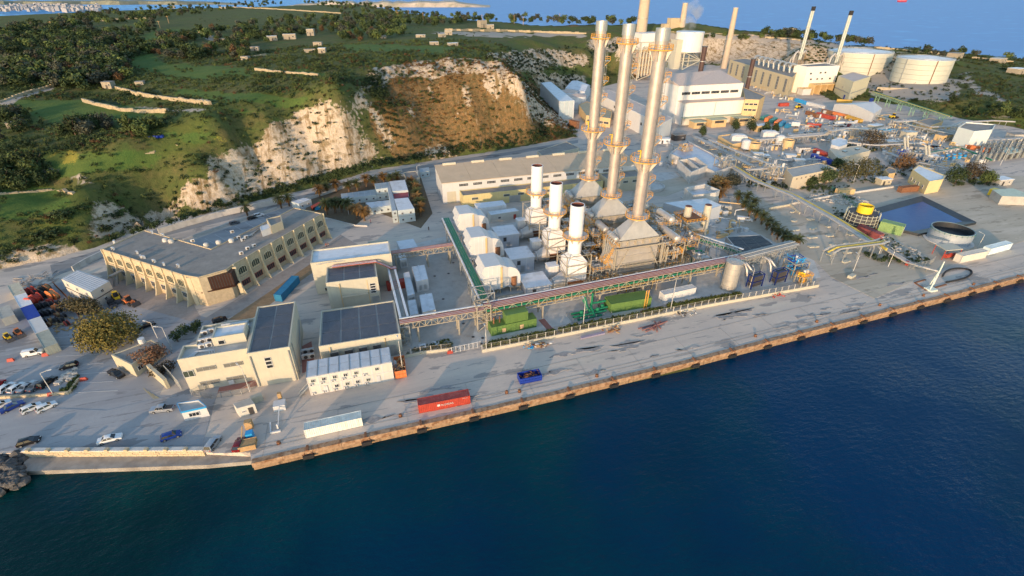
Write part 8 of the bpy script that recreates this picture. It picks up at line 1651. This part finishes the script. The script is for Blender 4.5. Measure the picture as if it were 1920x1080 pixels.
for k in range(3):
    V,F=frondset(k,40,3.3,1.5,.5,-.1,1.35); V2,F2=frondset(k+9,16,2.6,1.3,.4,-.9,-.2); V3,F3=frondset(k+19,10,2.8,.8,.4,.9,1.5)
    mb=MB(); mb.tube([(0,0,-.3),(.05,0,2),(0,.05,4.2)],[.42,.34,.4],9)
    for i in range(9): mb.ring(0,0,.3+i*.42,.42+i*.42,.46,.3,9)
    PT.append((np_mesh('fronds',V,F,leaf_palm),np_mesh('dry_fronds',V2,F2,leaf_palmdry),mb.mesh('trunk',palmtrunk)))
def palm(px,label,group,s=1.,zc=4.3,dry=False):
    a,b=P(px[0],px[1],zc*s); o=T('palm_tree',label,'palm tree',(a,b,0),random.uniform(0,6.28),group); o.scale=(s,s,s*random.uniform(.9,1.08)); f,d,t=PT[random.randrange(3)]
    q=link('fronds',f,o,(0,0,4.3)); link('dry_fronds',d,o,(0,0,4.2)); link('trunk',t,o)
    if dry: q.material_slots[0].link='OBJECT'; q.material_slots[0].material=leaf_palmdry
z6=lambda x,y:(560+x/6.353,300+y/6.353)
for i,(x,y) in enumerate([(240,350),(330,300),(440,275),(590,275),(690,260),(800,222),(890,212),(1010,180),(1100,192),(1180,182)]): palm(z6(x,y),'palm in the back row along the hill road wall, '+ORD[i]+' from the left','palms of the garden back row',1.0,dry=i in (0,2,5,7))
for i,(x,y) in enumerate([(320,525),(420,505),(500,500),(590,515),(680,575),(770,595)]): palm(z6(x,y),'palm in the front group at the garden corner, '+ORD[i]+' from the left','palms of the garden front group',1.15,dry=i>3)
for i,(x,y) in enumerate([(1340,255),(1380,300),(1400,350),(1420,410),(1415,470),(1450,520),(1450,580)]): palm(z6(x,y),'bushy palm right of the white cabins, '+ORD[i]+' from the hill road','palms right of the white cabins',1.05,3.4,dry=i%2==0)
for x,y,lb in ((462,393,'palm standing by the parked cars in the office courtyard'),(526,379,'left palm beside the blue and white cabin'),(541,375,'right palm beside the blue and white cabin')): palm((x,y),lb,None,1.0,3)
for i,(x,y) in enumerate([(1386,371),(1396,384),(1408,394),(1420,402),(1431,409),(1441,418),(1451,428),(1461,437),(1472,444),(1483,450),(1497,453),(1415,383),(1402,372)]): palm((x,y),'low palm in the hedge beside the empty foundations, '+ORD[i]+(' from the basins' if i<11 else ', standing behind the row'),'palms in the hedge',.95,3)
for i,(x,y) in enumerate([(1340,350),(1352,362),(1362,345)]): palm((x,y),'shaggy dry palm by the basins, '+ORD[i]+' of three','shaggy palms by the basins',1.1,4,dry=True)
hl=[]
for pl in ([(0,268),(120,262),(240,258),(330,262),(420,250)],[(240,160),(330,150),(420,152),(520,150),(640,152)],[(230,182),(320,178),(420,190),(520,198)],[(0,150),(90,150),(200,168)],[(320,225),(430,222),(520,214),(600,190)],[(150,330),(260,320),(360,300),(440,272)],[(0,415),(120,395),(240,372),(330,352)],[(420,118),(520,120),(640,118),(760,110)],[(640,95),(760,98),(880,104)],[(100,140),(240,148),(380,150)],[(640,60),(760,58),(900,70)],[(360,35),(480,32),(620,34)],[(0,300),(110,296),(220,290)],[(480,165),(560,172),(640,178)],[(330,130),(430,140),(560,142)]):
    for (x0,y0),(x1,y1) in zip(pl[:-1],pl[1:]):
        m=int(math.hypot(x1-x0,y1-y0)/2.2)
        q=onT([(x0+(x1-x0)*(i+rng.uniform())/m,y0+(y1-y0)*i/m+rng.normal()*4.0) for i in range(m)]); hl+=[((p_[0],p_[1],p_[2]-.3),rng.uniform(.4,1.5)) for p_ in q if rng.uniform()<.72 and vnoise(np.array([p_[0]]),np.array([p_[1]]),22,61)[0]>-.25]
scatter('terrace_hedges',hl[::2],shd,leaf_dark); scatter('terrace_scrub',hl[1::2],shd,leaf_mid)
# steam drifting from the old station
mv=bpy.data.materials.new('steam'); mv.use_nodes=True; nv=mv.node_tree; nv.nodes.clear(); ov=nv.nodes.new('ShaderNodeOutputMaterial'); pv=nv.nodes.new('ShaderNodeVolumePrincipled'); pv.inputs['Color'].default_value=(.9,.9,.92,1)
tn=nv.nodes.new('ShaderNodeTexNoise'); tn.inputs['Scale'].default_value=.09; gn=nv.nodes.new('ShaderNodeNewGeometry'); nv.links.new(gn.outputs['Position'],tn.inputs['Vector']); rm=nv.nodes.new('ShaderNodeMapRange'); rm.inputs[1].default_value=.45; rm.inputs[2].default_value=.7; rm.inputs[4].default_value=.10; nv.links.new(tn.outputs['Fac'],rm.inputs[0]); nv.links.new(rm.outputs[0],pv.inputs['Density']); nv.links.new(pv.outputs[0],ov.inputs['Volume'])
mb=MB(); a,b=P(1282,110,20); mb.ball((a,b,48),9,9,16,14,8); mb.ball((a+7,b+4,66),11,10,11,14,8); o=struct('steam_plume',mb,mv,kind='stuff')
# ================================================================ hillside walls, farmhouses, far coast
hwall=M('rubble_wall_stone',(.40,.325,.21),.9,var=.25,scale=.8,bump=.3)
for lb,pl,h in [('upper curved rubble terrace wall above the ploughed plot',[(220,166),(262,178),(300,184),(340,189),(396,196)],3.2),('lower curved rubble terrace wall below the ploughed plot',[(158,189),(185,198),(230,207),(270,211),(316,210)],3.0),('straight rubble wall running off the left edge beside the field',[(0,193),(40,178),(105,160)],2.4),('short rubble wall beside the upper track',[(368,57),(405,72)],3),('long pale rubble wall on the far ridge',[(430,12),(520,16),(640,24)],4),('long tan wall beyond the ridge plots',[(835,56),(960,58),(1100,63)],4),('broken rubble wall along the middle terrace',[(480,130),(540,136),(598,140)],2),('rubble wall of the far left terrace',[(0,68),(60,60),(85,56)],3),('rubble wall along the dark belt terrace',[(140,42),(230,35),(290,33)],3.5),('low wall on the left terrace beneath the woods',[(95,98),(150,88),(170,86)],3),('field wall by the left edge grove',[(0,364),(100,356),(140,362)],1.4),('stone wall below the hill farm',[(455,112),(480,106),(500,102)],2.2),('stony bank above the chalk cliff',[(250,295),(290,284),(335,270)],1.2),('tan wall above the quarry rim',[(1250,60),(1400,66),(1500,75)],3),('tan wall along the coast road past the tanks',[(1640,88),(1760,100),(1900,116)],3)]:
    q=[]; 
    for (x0,y0),(x1,y1) in zip(pl[:-1],pl[1:]):
        m=max(2,int(math.hypot(x1-x0,y1-y0)/7)); q+=[(x0+(x1-x0)*i/m,y0+(y1-y0)*i/m+2) for i in range(m)]
    W3=onT(q+[(pl[-1][0],pl[-1][1]+2)]); o=T('rubble_wall',lb,'wall',tuple(W3[0]),ab=True)
    for a,b in zip(W3[:-1],W3[1:]):
        d=math.hypot(b[0]-a[0],b[1]-a[1]); 
        if d<.1 or d>140: continue
        n_=1
        for i in range(n_): c=(a+b)/2; mb=MB(); hh=h*random.uniform(.6,.85); mb.cbox((c[0],c[1],c[2]+hh/2-.8),(d*1.04,random.uniform(.9,1.3),hh+1.2),math.atan2(b[1]-a[1],b[0]-a[0])); part(o,'stone_course',mb,hwall)
hs=M('farm_stone',(.33,.285,.215),.85,var=.12)
HSE=[(512,76,9,6,5,'square stone farmhouse block at the left of the hill farm'),(545,74,12,6,6,'long stone farmhouse block of the hill farm'),(585,68,7,6,8,'stone farmhouse block with a tall end, right of the farm'),(598,86,8,5,4,'grey roofed shed below the hill farm'),(606,99,6,5,4.5,'pale cube hut below the farm sheds'),(480,95,7,5,4,'pale hut beside the brown wood'),(582,98,9,4,3,'low stone pen below the farm'),(462,112,6,5,3,'ruined stone hut on the middle terrace'),(420,78,6,5,3,'small hut at the track by the wood'),(158,160,6,5,4,'dark stone ruin with a doorway by the terraces'),(207,165,6,5,5,'pale cube hut at the end of the terrace wall'),(182,110,9,5,3,'white roofed shed in the third terrace clump'),(842,66,8,6,5,'white and pink house among the ridge plots'),(830,70,7,5,4,'small white shed beside the pink house'),(720,72,6,4,3,'white hut left among the ridge plots'),(790,70,10,5,3,'grey roofed sheds among the ridge plots'),(850,86,9,5,3,'low pale pens on the plateau edge'),(815,84,8,5,3,'pale flat shed near the plateau edge'),(905,52,8,8,9,'squat stone tower on the ridge'),(920,54,8,6,5,'pale house beside the stone tower'),(420,17,14,8,5,'white farm shed beside the far field'),(325,14,10,6,5,'teal roofed shed beside the far track'),(265,160,5,4,3,'small pale hut by the green terrace'),(28,238,5,4,3,'pale hut under the bushes at the left edge'),(1480,62,12,8,6,'small white building on the coast ridge'),(1790,108,14,8,5,'white house behind the oil tanks'),(1870,118,14,8,5,'pale house at the coast near the right edge'),(1905,138,12,8,5,'white building at the right edge of the hill'),(1735,290,0,0,0,'')]
for x,y,w_,d_,h,lb in HSE[:-1]:
    p=onT([(x,y)])[0]; s=min(1.25,max(.9,math.dist(p,CAM)/600)); o=T('stone_hut' if h<5 else 'farmhouse',lb,'house',tuple(p),random.uniform(-.4,.4)); w_*=s;d_*=s;h*=s*.8
    mb=MB(); mb.box(-w_/2,w_/2,-d_/2,d_/2,-2.5,h); part(o,'wall',mb,hs); mb=MB(); mb.box(-w_/2-.1,w_/2+.1,-d_/2-.1,d_/2+.1,h,h+.25); part(o,'roof',mb,random.choice([paleconc,whiter,bitumen])); mb=MB(); mb.box(-.6,.6,-d_/2-.08,-d_/2,0,h*.55); part(o,'door',mb,darkmetal)
    for u in ((-.32,.32) if h>5.5 else (.3,)): win(o,(w_*u,-d_/2-.04,h*.45),round(w_*.14,1)+.3,1.0,0,1)
mb=MB(); p=onT([(290,258)])[0]
for k in range(9): mb.cbox((p[0]+random.uniform(-4,4),p[1]+random.uniform(-1,1),p[2]+.4),(1.3,1.0,1.0),random.uniform(0,3))
one('blue_barrels',mb,bluep,'blue plastic barrels dumped on the green hillside','barrels',loc=tuple(p))
for x,y,h in ((302,54,9),(318,44,10),(115,35,9),(100,55,9),(745,32,11),(748,36,11),(767,30,11),(795,40,12),(905,42,11),(965,45,12),(982,48,12),(1050,40,11)):
    p=onT([(x,y)])[0]; mb=MB(); mb.cyl(p[0],p[1],p[2]-1,p[2]+h,.35,.25,6); mb.bar((p[0]-1.5,p[1],p[2]+h-1),(p[0]+1.5,p[1],p[2]+h-1),.3); one('utility_pole',mb,wood,'thin timber utility pole on the plateau','utility pole','utility poles on the plateau',loc=tuple(p))
# far headland and town across the water
def coast(name,px0,px1,yb,hgt,mat,seed,dep=900):
    n=40; V=[];F=[]
    for i in range(n+1):
        x=px0+(px1-px0)*i/n; a,b=P(x,yb+(seed%3)*.2*math.sin(i),-2.5); d=Vector((a-CAM[0],b-CAM[1])).normalized(); e=min(1,6*min(i,n-i)/n); h=hgt*e*(.6+.5*abs(mnoise.noise((i*.17,seed,0)))+.25*mnoise.noise((i*.6,seed,3)))
        V+=[(a,b,-6),(a+d.x*40,b+d.y*40,h),(a+d.x*dep*.4,b+d.y*dep*.4,h*1.25),(a+d.x*dep,b+d.y*dep,-6)]
    for i in range(n):
        for k in range(3): F.append((i*4+k,(i+1)*4+k,(i+1)*4+k+1,i*4+k+1))
    mb=MB(); mb.add(V,F); struct(name,mb,mat)
coast('far_headland',540,920,14,32,M('far_pale_cliff',(.50,.42,.33),.9,var=.25,scale=.02,stain=(.16,.17,.10),stscale=.012,stlo=.45),3)
coast('far_shore',-260,460,9,26,M('far_green_shore',(.20,.20,.14),.9,var=.3,scale=.02),5,1200)
tw=MB()
for k in range(320):
    x=rng.uniform(-60,190); t=rng.uniform(); y=16-t*9+(0 if x<120 else 2); a,b=P(x,y,20); s=rng.uniform(8,20); tw.cbox((a,b,12+rng.uniform(0,8)),(s,s*.8,rng.uniform(8,18)),rng.uniform(0,3))
struct('distant_town',tw,M('distant_town_stone',(.34,.33,.33),.8,var=.2,scale=.02),kind='stuff')
